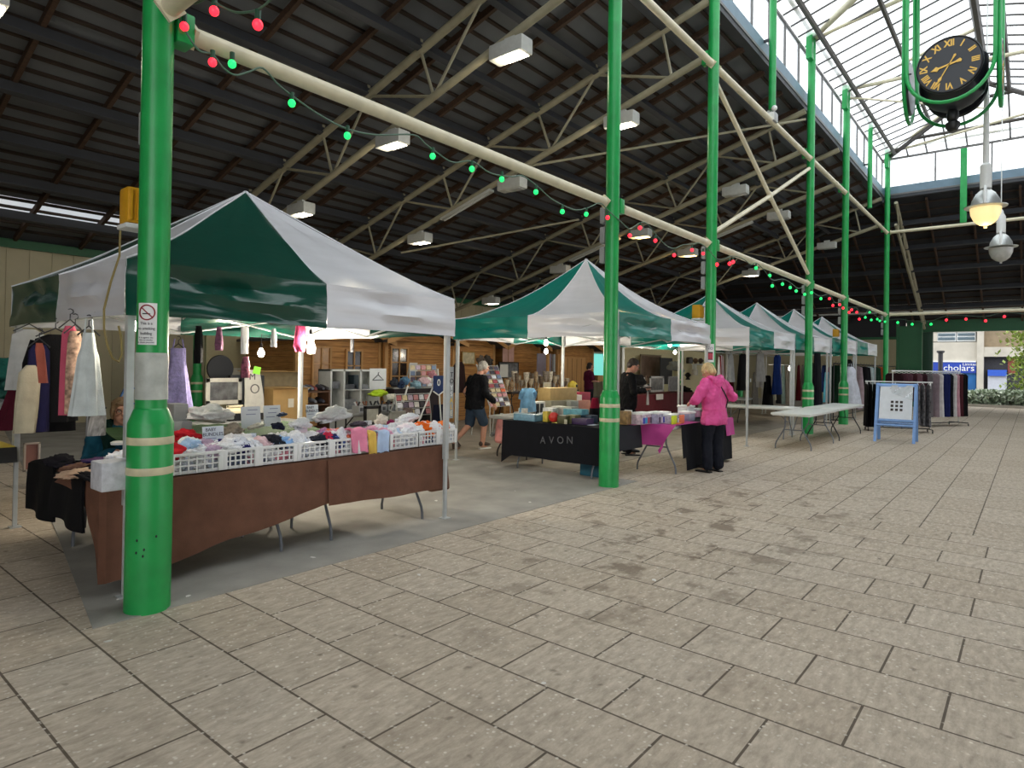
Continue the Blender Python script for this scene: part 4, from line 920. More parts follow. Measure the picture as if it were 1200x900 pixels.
hl(104, 390, 'white child dress with a full skirt at the end of the row', [(0, .035), (.12, .05), (.17, .065), (.4, .09), (.6, .112)], cloth('#c9cfce'), thick=.06, folds=6, seed=8, straps=True, hm=hangm)
hl(64, 478, 'black trousers folded on a low hanger below the black blouse', [(0, .14), (.1, .15), (.2, .15)], cloth('#0d0c10'), thick=.03, seed=9, X=1.7)
hl(113, 476, 'black and white striped garment below the white dress', [(0, .06), (.1, .07), (.24, .07)], mat('striped_fabric', '#8d8d8d', .8, var=.9, scale=30, stretch=(.2, 6, .2)), thick=.03, seed=3, X=1.85)
hl(58, 487, 'pale aqua folded cloth hanging under the black trousers', [(0, .09), (.08, .09)], cloth('#7fa79e'), thick=.02, X=1.75, hanger=False)
# hanging rail for them
tag(MB().tube([(1.64, 4.75, 1.94), (1.64, 7.4, 1.96)], .012, 8).build('clothes_rail', hous), 'thin rail along the first tent end carrying the hanging clothes', 'rail')
# things dangling along the back of the first tent
def dl(px, py, Y, *a, **k): return hung(a[0], on(px, py, Y=Y), (1, 0, 0), *a[1:], **k)
dl(209, 408, 7.2, 'lilac lace child dress hanging beside the thick column', [(0, .08), (.15, .085), (.3, .11), (.68, .17)], mat('lilac_lace', '#9c93c9', .85, var=.25, scale=30, bump=.4), thick=.06, folds=5, straps=True)
dl(233, 382, 7.2, 'black tights hanging in a bundle from the tent bar', [(0, .03), (.1, .045), (.3, .05), (.42, .045)], cloth('#0e0e11'), thick=.035, hanger=False)
dl(257, 383, 7.2, 'purple and red socks pack hanging from the tent bar', [(0, .025), (.1, .04), (.2, .05), (.27, .04)], mat('socks_mix', '#7c4a6a', .8, var=.6, scale=25), thick=.03, hanger=False)
dl(287, 383, 7.2, 'clear plastic sleeve of white goods hanging from the tent bar', [(0, .05), (.15, .05), (.32, .045)], mat('clear_plastic', '#c3c6c8', .15, var=.1), thick=.02, amp=.05, hanger=False)
dl(288, 418, 7.2, 'maroon and white ribbon bunch hanging below the plastic sleeve', [(0, .03), (.1, .055), (.25, .05)], mat('ribbon_mix', '#7a3d54', .8, var=.7, scale=30), thick=.04, hanger=False)
dl(321, 385, 7.0, 'small clear pack hanging between the two bulbs', [(0, .02), (.1, .04), (.22, .035)], M['clear_plastic'], thick=.02, amp=.05, hanger=False)
dl(352, 382, 7.0, 'bright pink and white garments hanging at the inner tent leg', [(0, .06), (.12, .075), (.25, .085), (.32, .05)], mat('pink_mix', '#c23a6a', .8, var=.5, scale=20), thick=.05, hanger=False)
dl(365, 398, 6.95, 'white plastic bag hanging beside the pink garments', [(0, .03), (.1, .07), (.18, .05)], cloth('#cfd3d6'), thick=.03, hanger=False)
dl(413, 388, 7.0, 'black and white strips hanging from the tent bar near the chalet window', [(0, .015), (.1, .03), (.28, .02)], mat('bw_mix', '#77777a', .8, var=.9, scale=40), thick=.02, hanger=False)
dl(521, 392, 5.2, 'cream strap hanging by the outer tent leg', [(0, .008), (.12, .008)], cloth('#d8cfb0'), thick=.006, hanger=False)
o = MB(); o.bb(-.045, .045, -.002, .002, -.045, .045); o = o.build('price_tag', emat('neon_green_card', '#8ee03a', .15)); o.location = on(301, 434, Y=7.15); o.rotation_euler = (0, .2, 0); tag(o, 'fluorescent green price tag by the bright bulb', 'tag')
bpy.data.materials['neon_green_card'].node_tree.nodes['Principled BSDF'].inputs['Emission Strength'].default_value = 0
# vertical banner on the outer back leg
t = thing('lettered_strip', 'narrow vertical strip with yellow white and black letters behind the tent corner leg', 'banner', on(529, 460, Y=5.6)); MB().bb(-.035, .035, 0, .004, -.32, .32).build('backing', greyp, t)
for i, (c, z) in enumerate((('#1b1b1d', .22), ('#1b1b1d', .14), ('#e8e8e8', .06), ('#e8e8e8', -.02), ('#e0b31c', -.10), ('#e0b31c', -.18), ('#e6e2c8', -.26))): text('letter', 'TOYSALE'[i], .085, (0, -.002, z), (1, 0, 0), (0, 0, 1), plain(c), t, .001)
# ================================================================== wooden chalets and goods at the back
logm = bpy.data.materials.new('log_boards'); logm.use_nodes = True; nt = logm.node_tree; N = nt.nodes; L = nt.links; b = N['Principled BSDF']
tc = N.new('ShaderNodeTexCoord'); sp_ = N.new('ShaderNodeSeparateXYZ'); L.new(tc.outputs['Object'], sp_.inputs[0])
mo = N.new('ShaderNodeMath'); mo.operation = 'FRACT'; ml = N.new('ShaderNodeMath'); ml.operation = 'MULTIPLY'; ml.inputs[1].default_value = 7.5; L.new(sp_.outputs['Z'], ml.inputs[0]); L.new(ml.outputs[0], mo.inputs[0])
r1 = N.new('ShaderNodeValToRGB'); r1.color_ramp.elements[0].position = .0; r1.color_ramp.elements[0].color = (.35, .35, .35, 1); r1.color_ramp.elements[1].position = .1; L.new(mo.outputs[0], r1.inputs['Fac'])
nz = N.new('ShaderNodeTexNoise'); mp = N.new('ShaderNodeMapping'); mp.inputs['Scale'].default_value = (1.5, 1.5, 22); nz.inputs['Scale'].default_value = 2; nz.inputs['Detail'].default_value = 5; L.new(tc.outputs['Object'], mp.inputs[0]); L.new(mp.outputs[0], nz.inputs['Vector'])
r2 = N.new('ShaderNodeValToRGB'); r2.color_ramp.elements[0].color = (*lin('#8f5f2c'), 1); r2.color_ramp.elements[1].color = (*lin('#c08a4a'), 1); r2.color_ramp.elements[0].position = .3; r2.color_ramp.elements[1].position = .7; L.new(nz.outputs['Fac'], r2.inputs['Fac'])
mx = N.new('ShaderNodeMixRGB'); mx.blend_type = 'MULTIPLY'; mx.inputs['Fac'].default_value = 1; L.new(r2.outputs['Color'], mx.inputs['Color1']); L.new(r1.outputs['Color'], mx.inputs['Color2']); L.new(mx.outputs['Color'], b.inputs['Base Color']); b.inputs['Roughness'].default_value = .6
bp = N.new('ShaderNodeBump'); bp.inputs['Strength'].default_value = .6; bp.inputs['Distance'].default_value = .02; L.new(r1.outputs['Color'], bp.inputs['Height']); L.new(bp.outputs['Normal'], b.inputs['Normal'])
woodt = mat('pine_trim', '#b98a52', .55, var=.15, scale=5, stretch=(1, 1, .2)); felt = mat('roof_felt', '#4a4744', .9, var=.1); winm = mat('chalet_glass_dark', '#2c211c', .12, var=.3, scale=6)
winw = mat('chalet_glass_warm', '#a8763c', .25, var=.15)
def window(f_parent, x, y, z0, z1, w_, glass, rows=3):
    wf = MB()
    wf.bb(x-w_/2-.05, x+w_/2+.05, y-.05, y-.01, z0-.05, z0); wf.bb(x-w_/2-.05, x+w_/2+.05, y-.05, y-.01, z1, z1+.05)
    for s in (-1, 1): wf.bb(x+s*(w_/2+.025)-.025, x+s*(w_/2+.025)+.025, y-.05, y-.01, z0, z1)
    wf.bb(x-.018, x+.018, y-.045, y-.012, z0, z1)
    for i in range(1, rows): zz = z0+(z1-z0)*i/rows; wf.bb(x-w_/2, x+w_/2, y-.045, y-.012, zz-.014, zz+.014)
    o = wf.build('window', woodt, f_parent); g = MB(); g.bb(x-w_/2, x+w_/2, y-.02, y-.008, z0, z1); g.build('pane', glass, o)
def chalet(x0, x1, y, h, depth, label, wins=(), corner=True, door=None, gable=True):
    t = thing('wooden_chalet', label, 'chalet', (0, 0, 0), group='pine chalets at the back of the hall', kind='thing')
    f = MB(); f.bb(x0, x1, y, y+.05, 0, h); f.bb(x0, x0+.05, y, y+depth, 0, h); f.bb(x1-.05, x1, y, y+depth, 0, h); f.bb(x0, x1, y+depth-.05, y+depth, 0, h); f.build('log_wall', logm, t)
    for xx in (x0, x1): MB().bb(xx-.05, xx+.05, y-.03, y+.07, 0, h+.05, .01).build('corner_post', woodt, t)
    xm = (x0+x1)/2
    for s in (-1, 1): f = MB(); f.prism([(s*(x1-x0+.5)/2, h-.06), (0, h+.42), (0, h+.48), (s*(x1-x0+.5)/2, h)], (xm, y-.35, 0), (1, 0, 0), (0, 0, 1), (0, depth+.6, 0)); f.build('roof_slope', felt, t)
    f = MB(); f.prism([(-(x1-x0)/2, h-.02), ((x1-x0)/2, h-.02), (0, h+.4)], (xm, y, 0), (1, 0, 0), (0, 0, 1), (0, .05, 0)); f.build('gable', logm, t)
    for s in (-1, 1): f = MB(); f.prism([(s*(x1-x0+.5)/2, h-.1), (0, h+.38), (0, h+.5), (s*(x1-x0+.5)/2, h+.02)], (xm, y-.37, 0), (1, 0, 0), (0, 0, 1), (0, .03, 0)); f.build('barge_board', woodt, t)
    for w_ in wins: window(t, *w_)
    if door:
        a, c = door; d = MB(); d.bb(a, c, y-.04, y, 0.05, 1.95, .006); d = d.build('door', woodt, t)
        for i in range(1, 5): xx = a+(c-a)*i/5; MB().bb(xx-.006, xx+.006, y-.045, y-.038, .1, 1.9).build('board_joint', timber, d)
        MB().ell((c-.08, y-.06, 1.0), (.025, .03, .025)).build('door_knob', blackp, d)
    return t
yc = 12.6
def cx_(px, Y=yc): return on(px, 430, Y=Y).x
chalet(cx_(352), cx_(449), yc+.15, 2.15, 3, 'pine chalet behind the baby stall with a warm lit window', [(cx_(376, yc+.15), yc+.15, .85, 1.95, .42, winw, 3), (cx_(414, yc+.15), yc+.15, 1.2, 1.9, .4, winm, 2)])
chalet(cx_(452), cx_(531), yc, 2.2, 3, 'orange pine chalet with a six-pane dark window behind the toy table', [(cx_(467), yc, .95, 2.0, .5, winm, 3)])
chalet(cx_(535), cx_(584), yc+.2, 2.2, 3, 'pine chalet behind the grey-haired person with a gilt picture on it', [])
chalet(cx_(600), cx_(640), yc+.3, 2.2, 3, 'narrow pine chalet with horizontal logs behind the cut-glass table', [])
chalet(cx_(655), cx_(697), yc+.1, 2.25, 3, 'pine chalet with its boarded door behind the person in maroon', [], door=(cx_(661), cx_(688)))
# pictures and boards on the chalets
def flat(name, px0, px1, py0, py1, Y, fm, im, label, cat, bw=.02, depth=.03, inner=True):
    a, c = on(px0, py0, Y=Y), on(px1, py1, Y=Y); t = thing(name, label, cat, ((a.x+c.x)/2, Y, (a.z+c.z)/2)); w_, h = (c.x-a.x)/2, (a.z-c.z)/2
    f = MB(); f.bb(-w_, w_, -depth, 0, h-bw, h, .003); f.bb(-w_, w_, -depth, 0, -h, -h+bw, .003); f.bb(-w_, -w_+bw, -depth, 0, -h, h, .003); f.bb(w_-bw, w_, -depth, 0, -h, h, .003); f.build('frame', fm, t)
    MB().bb(-w_+bw, w_-bw, -depth*.6, 0, -h+bw, h-bw).build('picture', im, t); return t
gilt = mat('gilt_frame', '#b78f45', .4, var=.15); pale = mat('pale_picture', '#c8b994', .6, var=.3, scale=10); bwp = mat('grey_photograph', '#5d5e5f', .35, var=.7, scale=9); blackf = mat('black_frame', '#1c1714', .4); lilacg = mat('lilac_grey_board', '#8d8491', .6, var=.08); pinkp = mat('faded_pink_poster', '#b99084', .7, var=.15, scale=6)
flat('framed_picture', 541, 556, 412, 427, yc+.14, gilt, pale, 'gilt framed picture on the chalet above the grey-haired person', 'picture')
flat('notice_sheet', 480, 489, 425, 440, yc-.06, plain('#d8d4c8'), plain('#d9d6cc'), 'white notice sheet on the orange chalet wall', 'sign', .004, .006)
flat('framed_picture', 584, 607, 424, 443, yc-.2, blackf, bwp, 'black frame holding a pale sheet and a dark picture beside the card rack', 'picture', .03)
flat('paper_sheet', 586, 595, 427, 442, yc-.24, plain('#cfcbc0'), plain('#d2cec4'), 'pale paper sheet inside the black frame by the card rack', 'paper', .004, .01)
flat('poster', 589, 595, 405, 424, yc+.0, pinkp, pinkp, 'faded pink poster, first of two above the black frame', 'poster', .01, .01); flat('poster', 596, 602, 405, 424, yc+.0, pinkp, pinkp, 'faded pink poster, second of two above the black frame', 'poster', .01, .01)
flat('display_board', 629, 645, 414, 447, yc-.3, lilacg, lilacg, 'tall lilac grey board standing behind the two bulbs', 'board', .02)
for px in (643, 650, 655): tag(MB().bb(cx_(px, 11.8)-.04, cx_(px, 11.8)+.04, 11.8, 11.88, 0, 2.0, .01).build('timber_post', woodt if px != 650 else greyp), {643: 'slim pine post beside the lilac grey board', 650: 'pale grey post beside the pine chalet door', 655: 'pine post right beside the boarded chalet door'}[px], 'post', kind='thing')
flat('screen', 692, 713, 413, 441, 14.5, plain('#cfe6df'), emat('teal_screen', '#7fe0d4', .75), 'glowing pale teal display window behind the person in maroon', 'screen', .05)
# ------------------------------------------------ between tent one and the chalets
wallb = mat('cream_partition', '#a39a78', .7, var=.06)
f = MB(); a, c = on(242, 390, Y=15).x, on(352, 390, Y=15).x; f.bb(a, c, 15, 15.08, 0, 2.6); struct('partition_wall', f, wallb)
f = MB(); f.bb(on(258, 0, Y=14.9).x, on(303, 0, Y=14.9).x, 14.86, 14.92, 1.05, 1.45, .01); tag(f.build('white_board', plain('#b9b6a8')), 'off-white board leaning behind the black disc', 'board')
# second row of columns near the back wall
for i, (px, X, Y, lab) in enumerate(((231, None, 15.2, 'green column far behind the lilac dress near the cream wall'), (797, None, 12.5, 'green column far behind the person in black'), (868, None, 12.0, 'green column deep behind the black hanging top'))):
    o = on(px, 430, Y=Y); c = copy_tree(COLS['B']); c.location = (o.x, Y, 0); c['label'] = lab; c['group'] = 'green columns at the back'
    top = 3.3 if i == 0 else 2.9
    for ch in c.children:
        if ch.name.startswith('bracket') or ch.name.startswith('flange'): continue
        if ch.name.startswith('shaft'):
            ch.data = ch.data.copy()
            for v in ch.data.vertices:
                if v.co.z > 5: v.co.z = top
        if ch.name.startswith('bracket'): ch.location.z = -1.2
for ch in [o for o in bpy.data.objects if o.name.startswith('bracket') and o.parent and o.parent.get('group') == 'green columns at the back']: bpy.data.objects.remove(ch)
flat('framed_photograph', 240, 282, 443, 473, 9.0, mat('pale_frame', '#b6b3a8', .5), bwp, 'large pale framed black and white photograph behind the baby stall', 'picture', .06, .04)
o = MB().lathe([(0, -.02), (.2, -.02), (.21, 0), (.2, .02), (0, .02)], n=32, rot=Matrix.Rotation(PI/2, 3, 'X')).build('black_disc', blackp); o.location = on(258, 432, Y=9.6); tag(o, 'round black disc above the framed black and white photograph', 'disc')
t = thing('arched_sign', 'grey tapering sign with a big M and a round emblem', 'sign', on(297, 458, Y=8.6)); f = MB(); f.prism([(-.13, .26), (-.08, .3), (.06, .3), (.1, .24), (.16, -.1), (.17, -.32), (-.12, -.32)], (0, 0, 0), (1, 0, 0), (0, 0, 1), (0, .02, 0)); f.build('board', mat('sign_grey', '#a9a79f', .6, var=.1), t)
text('letter', 'M', .13, (-.02, -.003, .2), (1, 0, 0), (0, 0, 1), plain('#37353a'), t); MB().tube([(.02+.06*math.cos(q*PI/8), -.004, .03+.06*math.sin(q*PI/8)) for q in range(16)], .008, 6, True).build('emblem_ring', plain('#4b4a4c'), t)
f = MB(); f.bb(-.27, .27, -.05, .05, -.42, .42, .02); o = f.build('screen_board', blackp); o.location = on(288, 472, Y=9.2); tag(o, 'tall black board between the photograph and the M sign', 'board')
flat('small_frame', 264, 271+14, 475, 484, 8.0, mat('beige_frame', '#a39a82', .6), pale, 'small beige frame lying under the big photograph', 'picture', .03)
box1 = mat('cardboard', '#b08d58', .8, var=.12, scale=6)
for px, py, w_, h, Y, lab in ((333, 473, .62, .5, 9.4, 'big tan cardboard box behind the inner tent leg'), (318, 462, .9, .75, 9.9, 'dull brown cardboard box standing behind the tan one')):
    o = on(px, py, Y=Y); t = thing('cardboard_box', lab, 'box', o); MB().bb(-w_/2, w_/2, -.2, .2, -h/2, h/2, .01).build('carton', box1 if w_ < .7 else mat('cardboard_dull', '#7a6c50', .8, var=.15), t)
    for s in (-1, 1): MB().box((0, s*.2, h/2+.004), (w_*.98, .2, .008), Matrix.Rotation(s*.12, 3, 'X')).build('flap', box1, t)
    MB().bb(-.05, .05, -.203, -.2, -.05, .09).build('label_sticker', plain('#cfc7b4'), t)
ftable(on(240, 0, Y=9).x, on(352, 0, Y=9).x, 8.7, 9.5, 'table holding boxes and the framed photograph behind the baby stall', None, .72)
tag(MB().tube([on(325, 460, Y=9.9), on(326, 447, Y=9.9), on(329, 444, Y=9.9), on(336, 444, Y=9.9), on(337, 449, Y=9.9)], .025, 8).build('bent_tube', blackp), 'curved black tube of a trolley standing up behind the boxes', 'trolley')
# shoe shelf, white shelving unit, table of toys and tools
shelfb = mat('brown_shelf', '#5a3b28', .6, var=.2)
a, c = on(352, 0, Y=9.8).x, on(395, 0, Y=9.8).x
t = thing('shoe_shelf', 'brown wooden shelf of shoes beside the white open unit', 'shelf', (a, 9.8, 0)); W = c-a
MB().bb(0, .03, 0, .35, 0, 1.12).build('side_panel', shelfb, t); MB().bb(W-.03, W, 0, .35, 0, 1.12).build('side_panel', shelfb, t)
for z in (.35, .62, .87, 1.1): MB().bb(0, W, 0, .35, z-.025, z, .004).build('shelf_board', shelfb, t)
for i in range(18):
    z = (.36, .63, .88, 1.11)[i % 4 if i < 16 else 3]; x = .06+W*((i//4)+.5)/4.6 if i < 16 else .1+.3*(i-15)
    f = MB(); L_ = .24
    f.loft([((0, y, zz), (w_, 0, 0), (0, 0, h)) for y, zz, w_, h in ((-.12, .035, .028, .025), (-.08, .04, .04, .035), (-.02, .045, .042, .045), (.05, .055, .036, .05), (.1, .06, .034, .05), (.12, .06, .025, .04))], 10)
    o = f.build('shoe', plain(random.choice(['#3a3a44', '#d8d8d8', '#8c8f96', '#2a2428', '#b7a58c', '#5b6470', '#7a3030']))); o.location = (a+x, 9.95, z); tag(o, 'shoe standing on the brown shelf board, '+ORD[i]+' put out', 'shoe', 'shoes on the brown shelf'); o['label'] = 'shoe among the pairs set out on the brown wooden shelf'
a, c = on(395, 0, Y=10.2).x, on(453, 0, Y=10.2).x; zt2 = on(420, 433, Y=10.2).z
wun = mat('white_unit', '#d3d4cf', .5, var=.05)
t = thing('shelving_unit', 'white open shelving unit with three upright bays', 'shelving', (a, 10.2, 0)); W = c-a
for x in (0, W*.25, W*.58, W-.04): MB().bb(x, x+.04, 0, .4, 0 if x in (0, W-.04) else .68, zt2, .004).build('upright', wun, t)
MB().bb(0, W, 0, .4, zt2-.04, zt2, .004).build('shelf_board', wun, t); MB().bb(0, W, 0, .4, .68, .71, .004).build('shelf_board', wun, t); MB().bb(W*.25, W, 0, .4, 1.08, 1.1, .004).build('shelf_board', wun, t); MB().bb(0, W, .38, .4, 0, zt2).build('back_panel', wun, t)
for i, (fx, z, w_, h, c_) in enumerate(((.12, 1.12, .16, .14, '#6a6c70'), (.40, 1.1, .3, .1, '#55585e'), (.52, 1.1, .12, .28, '#26343c'), (.68, 1.1, .2, .09, '#7f8286'), (.4, .71, .3, .2, '#6d7174'))):
    o = MB().bb(-w_/2, w_/2, -.1, .1, 0, h, .015).build('boxed_goods', mat('goods_'+c_[1:], c_, .5, var=.25, scale=20)); o.location = (a+W*fx, 10.32, z); tag(o, ['grey boxed goods in the narrow bay of the white unit', 'dark grey goods in the middle bay of the white unit', 'tall dark teal pack in the middle bay of the white unit', 'pale goods behind the hanger card on the white unit', 'grey tub in the lowest middle bay of the white unit'][i], 'goods')
t = thing('hanger_card', 'white card with a coat hanger drawn on it', 'sign', on(443, 444, Y=9.75)); MB().bb(-.2, .2, 0, .01, -.2, .2, .003).build('board', plain('#d9dcdc'), t)
MB().tube([(-.13, -.004, -.02), (0, -.004, .08), (.13, -.004, -.02), (-.13, -.004, -.02)], .009, 6).build('drawn_hanger', plain('#4c4f52'), t); MB().tube([(0, -.004, .08), (0, -.004, .115), (.02, -.004, .125)], .007, 6).build('drawn_hook', plain('#4c4f52'), t)
a, c = on(400, 490, Y=9.0).x, on(490, 490, Y=9.0).x
ftable(a, c, 9.0, 9.7, 'table of small boxed toys and tools in front of the white unit', None, .74, mat('tabletop_grey', '#8b8b86', .6), blackleg)
greyb = plain('#a9abab'); 
for i in range(7):
    x = a+(c-a)*(.26+.095*i); t = thing('open_carton', ORD[i]+' small white open carton along the toy table edge', 'box', (x, 9.14, .745), group='open cartons on the toy table')
    f = MB(); f.bb(-.055, .055, -.1, -.092, 0, .12); f.bb(-.055, .055, .092, .1, 0, .12); f.bb(-.06, -.052, -.1, .1, 0, .12); f.bb(.052, .06, -.1, .1, 0, .12); f.bb(-.055, .055, -.1, .1, 0, .006); f.build('carton', greyb, t); MB().bb(-.035, .035, -.104, -.1, .03, .09).build('printed_label', bwp, t)
    for k in range(3):
        o = MB().tube([(0, 0, 0), (.02, 0, .1), (.05, .02, .17)], [.014, .012, .018], 7).build('hand_tool', plain(random.choice(['#1c1c20', '#c9c9c9', '#33363c', '#7c4a30']))); o.location = (x-.03+.03*k, 9.12+.04*k, .76); o.rotation_euler.z = random.uniform(0, 6); tag(o, 'small hand tool sticking out of the '+ORD[i]+' white carton', 'tool', 'hand tools in the '+ORD[i]+' carton')
garment(on(443, 461, Y=9.2), (.2, .1, .07), '#b5d420', 'lime green toy lying across the toy table', name='toy', rz=.1, k=2, cat='toy', m=plain('#b5d420'))
for i, (px, c_) in enumerate(((457, '#d8d2bc'), (466, '#23262b'), (473, '#2e3238'))):
    o = MB().bb(-.12, .12, -.06, .06, -.06, .06, .02).build('boxed_toy', mat('goods_'+c_[1:], c_, .5, var=.25, scale=20)); o.location = on(px, 466, Y=9.45); o.rotation_euler.x = -.5; tag(o, ['cream boxed toy beside the lime green one', 'dark boxed toy beside the cream one', 'dark boxed toy next to the wire display'][i], 'toy')
flat('picture_frame', 426, 445, 476, 497, 8.9, blackf, mat('frame_print', '#a9a698', .5, var=.15), 'black picture frame leaning under the toy table', 'picture', .05); flat('picture_frame', 456, 474, 482, 503, 8.4, mat('grey_frame', '#8d8b82', .6), mat('frame_print2', '#84827a', .5, var=.1), 'plain grey board leaning under the toy table', 'picture', .03)
for i, (px, py) in enumerate(((446, 481), (452, 487), (456, 477))): o = MB().bb(-.1, .1, -.02, .02, -.07, .07, .005).build('boxed_goods', plain(['#c7c8c6', '#cfcfca', '#4a1f22'][i])); o.location = on(px, py, Y=9.2); tag(o, ['white carton under the toy table, upper one', 'white carton under the toy table, lower one', 'dark red carton under the toy table'][i], 'box')
# wire racks with cards and jewellery, A-frame, pennant
def rack(px0, px1, py0, py1, Y, label, rows, cols, lean=.25, seed=3):
    a, c = on(px0, py1, Y=Y), on(px1, py1, Y=Y); H = on(px0, py0, Y=Y).z-a.z; W = c.x-a.x; t = thing('display_rack', label, 'display rack', (a.x, Y, a.z)); R = random.Random(seed)
    up = Vector((0, lean, 1)).normalized(); f = MB()
    for x in (0, W): f.tube([(x, 0, 0), Vector((x, 0, 0))+up*H*1.03], .012, 6)
    f.build('side_rail', hous, t)
    for i in range(rows+1): p = up*H*i/rows; MB().tube([p, p+Vector((W, 0, 0))], .007, 6).build('shelf_wire', hous, t)
    for s in (0, W): MB().tube([Vector((s, 0, 0))+up*H*.9, (s, .55, -a.z)], .012, 6).build('back_strut', hous, t); MB().tube([(s, 0, 0), (s, -.02, -a.z)], .012, 6).build('leg', hous, t)
    pal = ['#d8d8dc', '#b9a2b4', '#4a3f55', '#c98a8a', '#6d7f9c', '#e6e2d8', '#a13c44', '#2c2a33', '#c7b48a']
    for i in range(rows):
        for j in range(cols):
            col = R.choice(pal) if not (seed == 3 and i == 3 and j == cols-1) else '#e0622a'; w_ = W/cols; c0 = up*H*(i+.5)/rows+Vector((w_*(j+.5), -.012, 0))
            o = MB().box((0, 0, 0), (w_*.82, .006, H/rows*.72), Matrix((Vector((1, 0, 0)), up.cross(Vector((1, 0, 0))), up)).transposed()).build('greeting_card', mat('card_'+col[1:], col, .4, var=.35, scale=25)); o.location = Vector((a.x, Y, a.z))+c0
            tag(o, f'card in the {ORD[rows-1-i]} row down, {ORD[j]} across, of the {label.split(" ")[0]} rack', 'card', 'cards on the '+label)
    return t
rack(574, 598, 424, 477, 9.4, 'sloping rack of greeting cards in front of the grey-haired person', 9, 4, .45, 3)
rack(466, 505, 462, 488, 8.6, 'wire stand of small goods at the end of the toy table', 3, 6, .2, 5)
rack(481, 512, 427, 455, 10.2, 'wall rack of pink and grey packets behind the pennant', 4, 5, .1, 6)
t = thing('a_frame', 'white A-shaped stand in front of the navy pennant', 'stand', (0, 0, 0)); ap = on(513, 432, Y=8.3)
for q in ((490, 495), (517, 496)): p = on(*q, Y=8.3); MB().tube([ap if q[0] > 500 else on(513, 440, Y=8.3), p, (p.x, p.y, 0.0)], .014, 6).build('strut', whitep, t)
for q in ((470, 480),): p = on(*q, Y=8.7); MB().tube([on(478, 452, Y=8.7), p, (p.x-.12, p.y, 0)], .014, 6).build('strut', whitep, t)
t = thing('pennant', 'navy pennant with a white 0 and pointed white edge', 'flag', on(514, 450, Y=8.25)); f = MB(); f.prism([(-.13, .15), (.13, .15), (.13, -.13), (0, -.2), (-.13, -.13)], (0, 0, 0), (1, 0, 0), (0, 0, 1), (0, .006, 0)); f.build('cloth', cloth('#27365e'), t)
MB().tube([(-.13, -.004, -.13), (0, -.004, -.2), (.13, -.004, -.13)], .012, 6).build('white_edge', whitep, t); text('numeral', '0', .17, (0, -.005, .02), (1, 0, 0), (0, 0, 1), whitep, t)
hung('navy trousers hanging below the pennant', on(515, 474, Y=8.4), (1, 0, 0), [(0, .14), (.1, .16), (.4, .17), (.65, .17)], cloth('#15182b'), thick=.08, hanger=False, cat='garment')
hung('dark garment hanging behind the white A-shaped stand', on(497, 470, Y=8.9), (1, 0, 0), [(0, .1), (.1, .14), (.6, .16)], cloth('#1a1a1c'), thick=.06, hanger=False)
hung('brown patterned bags hanging on the wire stand end', on(478, 478, Y=8.5), (1, 0, 0), [(0, .1), (.1, .13), (.4, .13)], mat('brown_mix', '#6b5a54', .8, var=.5, scale=20), thick=.06, hanger=False)
for i, (px, py, c_) in enumerate(((474, 447, '#5a7f9c'), (487, 452, '#8fb0bd'), (497, 447, '#d7b6bb'), (470, 452, '#2b3a55'), (507, 440, '#c98f96'), (462, 449, '#33373f'))): garment(on(px, py, Y=9.9), (.13, .08, .1), c_, ['steel blue pack above the wire stand', 'pale blue pack above the wire stand', 'pale pink pack by the white A-shaped stand', 'navy cap above the boxed toys', 'rose pink pack high by the pennant', 'charcoal cap beside the chalet window'][i], k=i % 7, name='packaged_goods', cat='goods')
# left edge: table with yellow top and clothes heaped behind
a = on(0, 504, Y=7.4); ftable(a.x-1.3, on(19, 504, Y=7.4).x, 7.4, 8.2, 'table with a yellow cover and black patterned cloth at the picture edge', None, .78, plain('#b8a23a'), blackleg)
tcloth('tablecloth', 'black cloth with white spots under the yellow table cover', [(a.x-1.3, 7.38), (on(19, 504, Y=7.4).x, 7.38)], .765, lambda s: .14, mat('spotted_cloth', '#131315', .8, var=.3, scale=30), False, .008, 8)
for i, (px, py, c_, sz) in enumerate(((4, 437, '#1d5a50', (.28, .12, .16)), (2, 459, '#123f3a', (.25, .12, .14)), (13, 445, '#9a9c9a', (.16, .1, .14)), (9, 470, '#8a8d8d', (.12, .1, .14)), (4, 490, '#a5a8a6', (.16, .1, .1)))): garment(on(px, py, Y=8.3), sz, c_, ['teal cloth hanging at the picture edge by the grey robe', 'dark teal cloth below the teal one', 'grey cloth between the teal cloth and the grey robe', 'grey garment low beside the burgundy skirt', 'pale garment on the yellow table'][i], k=i, name='garment_heap')
tag(MB().bb(0, .04, 0, .04, 0, 2.1, .004).build('rack_post', hous), 'grey rack post behind the burgundy skirt', 'post', kind='thing').location = on(19, 540, Z=0)+Vector((0, .25, 0))
flat('leaning_board', 27, 46, 519, 551, 8.0, plain('#b5a9a0'), mat('reddish_board', '#8a5f58', .7, var=.1), 'pinkish board standing on the floor below the burgundy skirt', 'board', .02)
for i, (px, py) in enumerate(((63, 508), (66, 516), (80, 510))): o = MB().bb(-.14, .14, -.1, .1, -.06, .06, .01).build('storage_basket', plain(['#7d8181', '#8a8e8c', '#2c2c2e'][i])); o.location = on(px, py, Y=9.5); o.location.z = (.18, .06, .16)[i]; o.location.y = 9.5 + (.0, .0, .0)[i]; tag(o, ['grey basket on the floor behind the leggings table, upper', 'grey basket on the floor behind the leggings table, lower', 'dark wheeled case behind the leggings table'][i], 'basket')
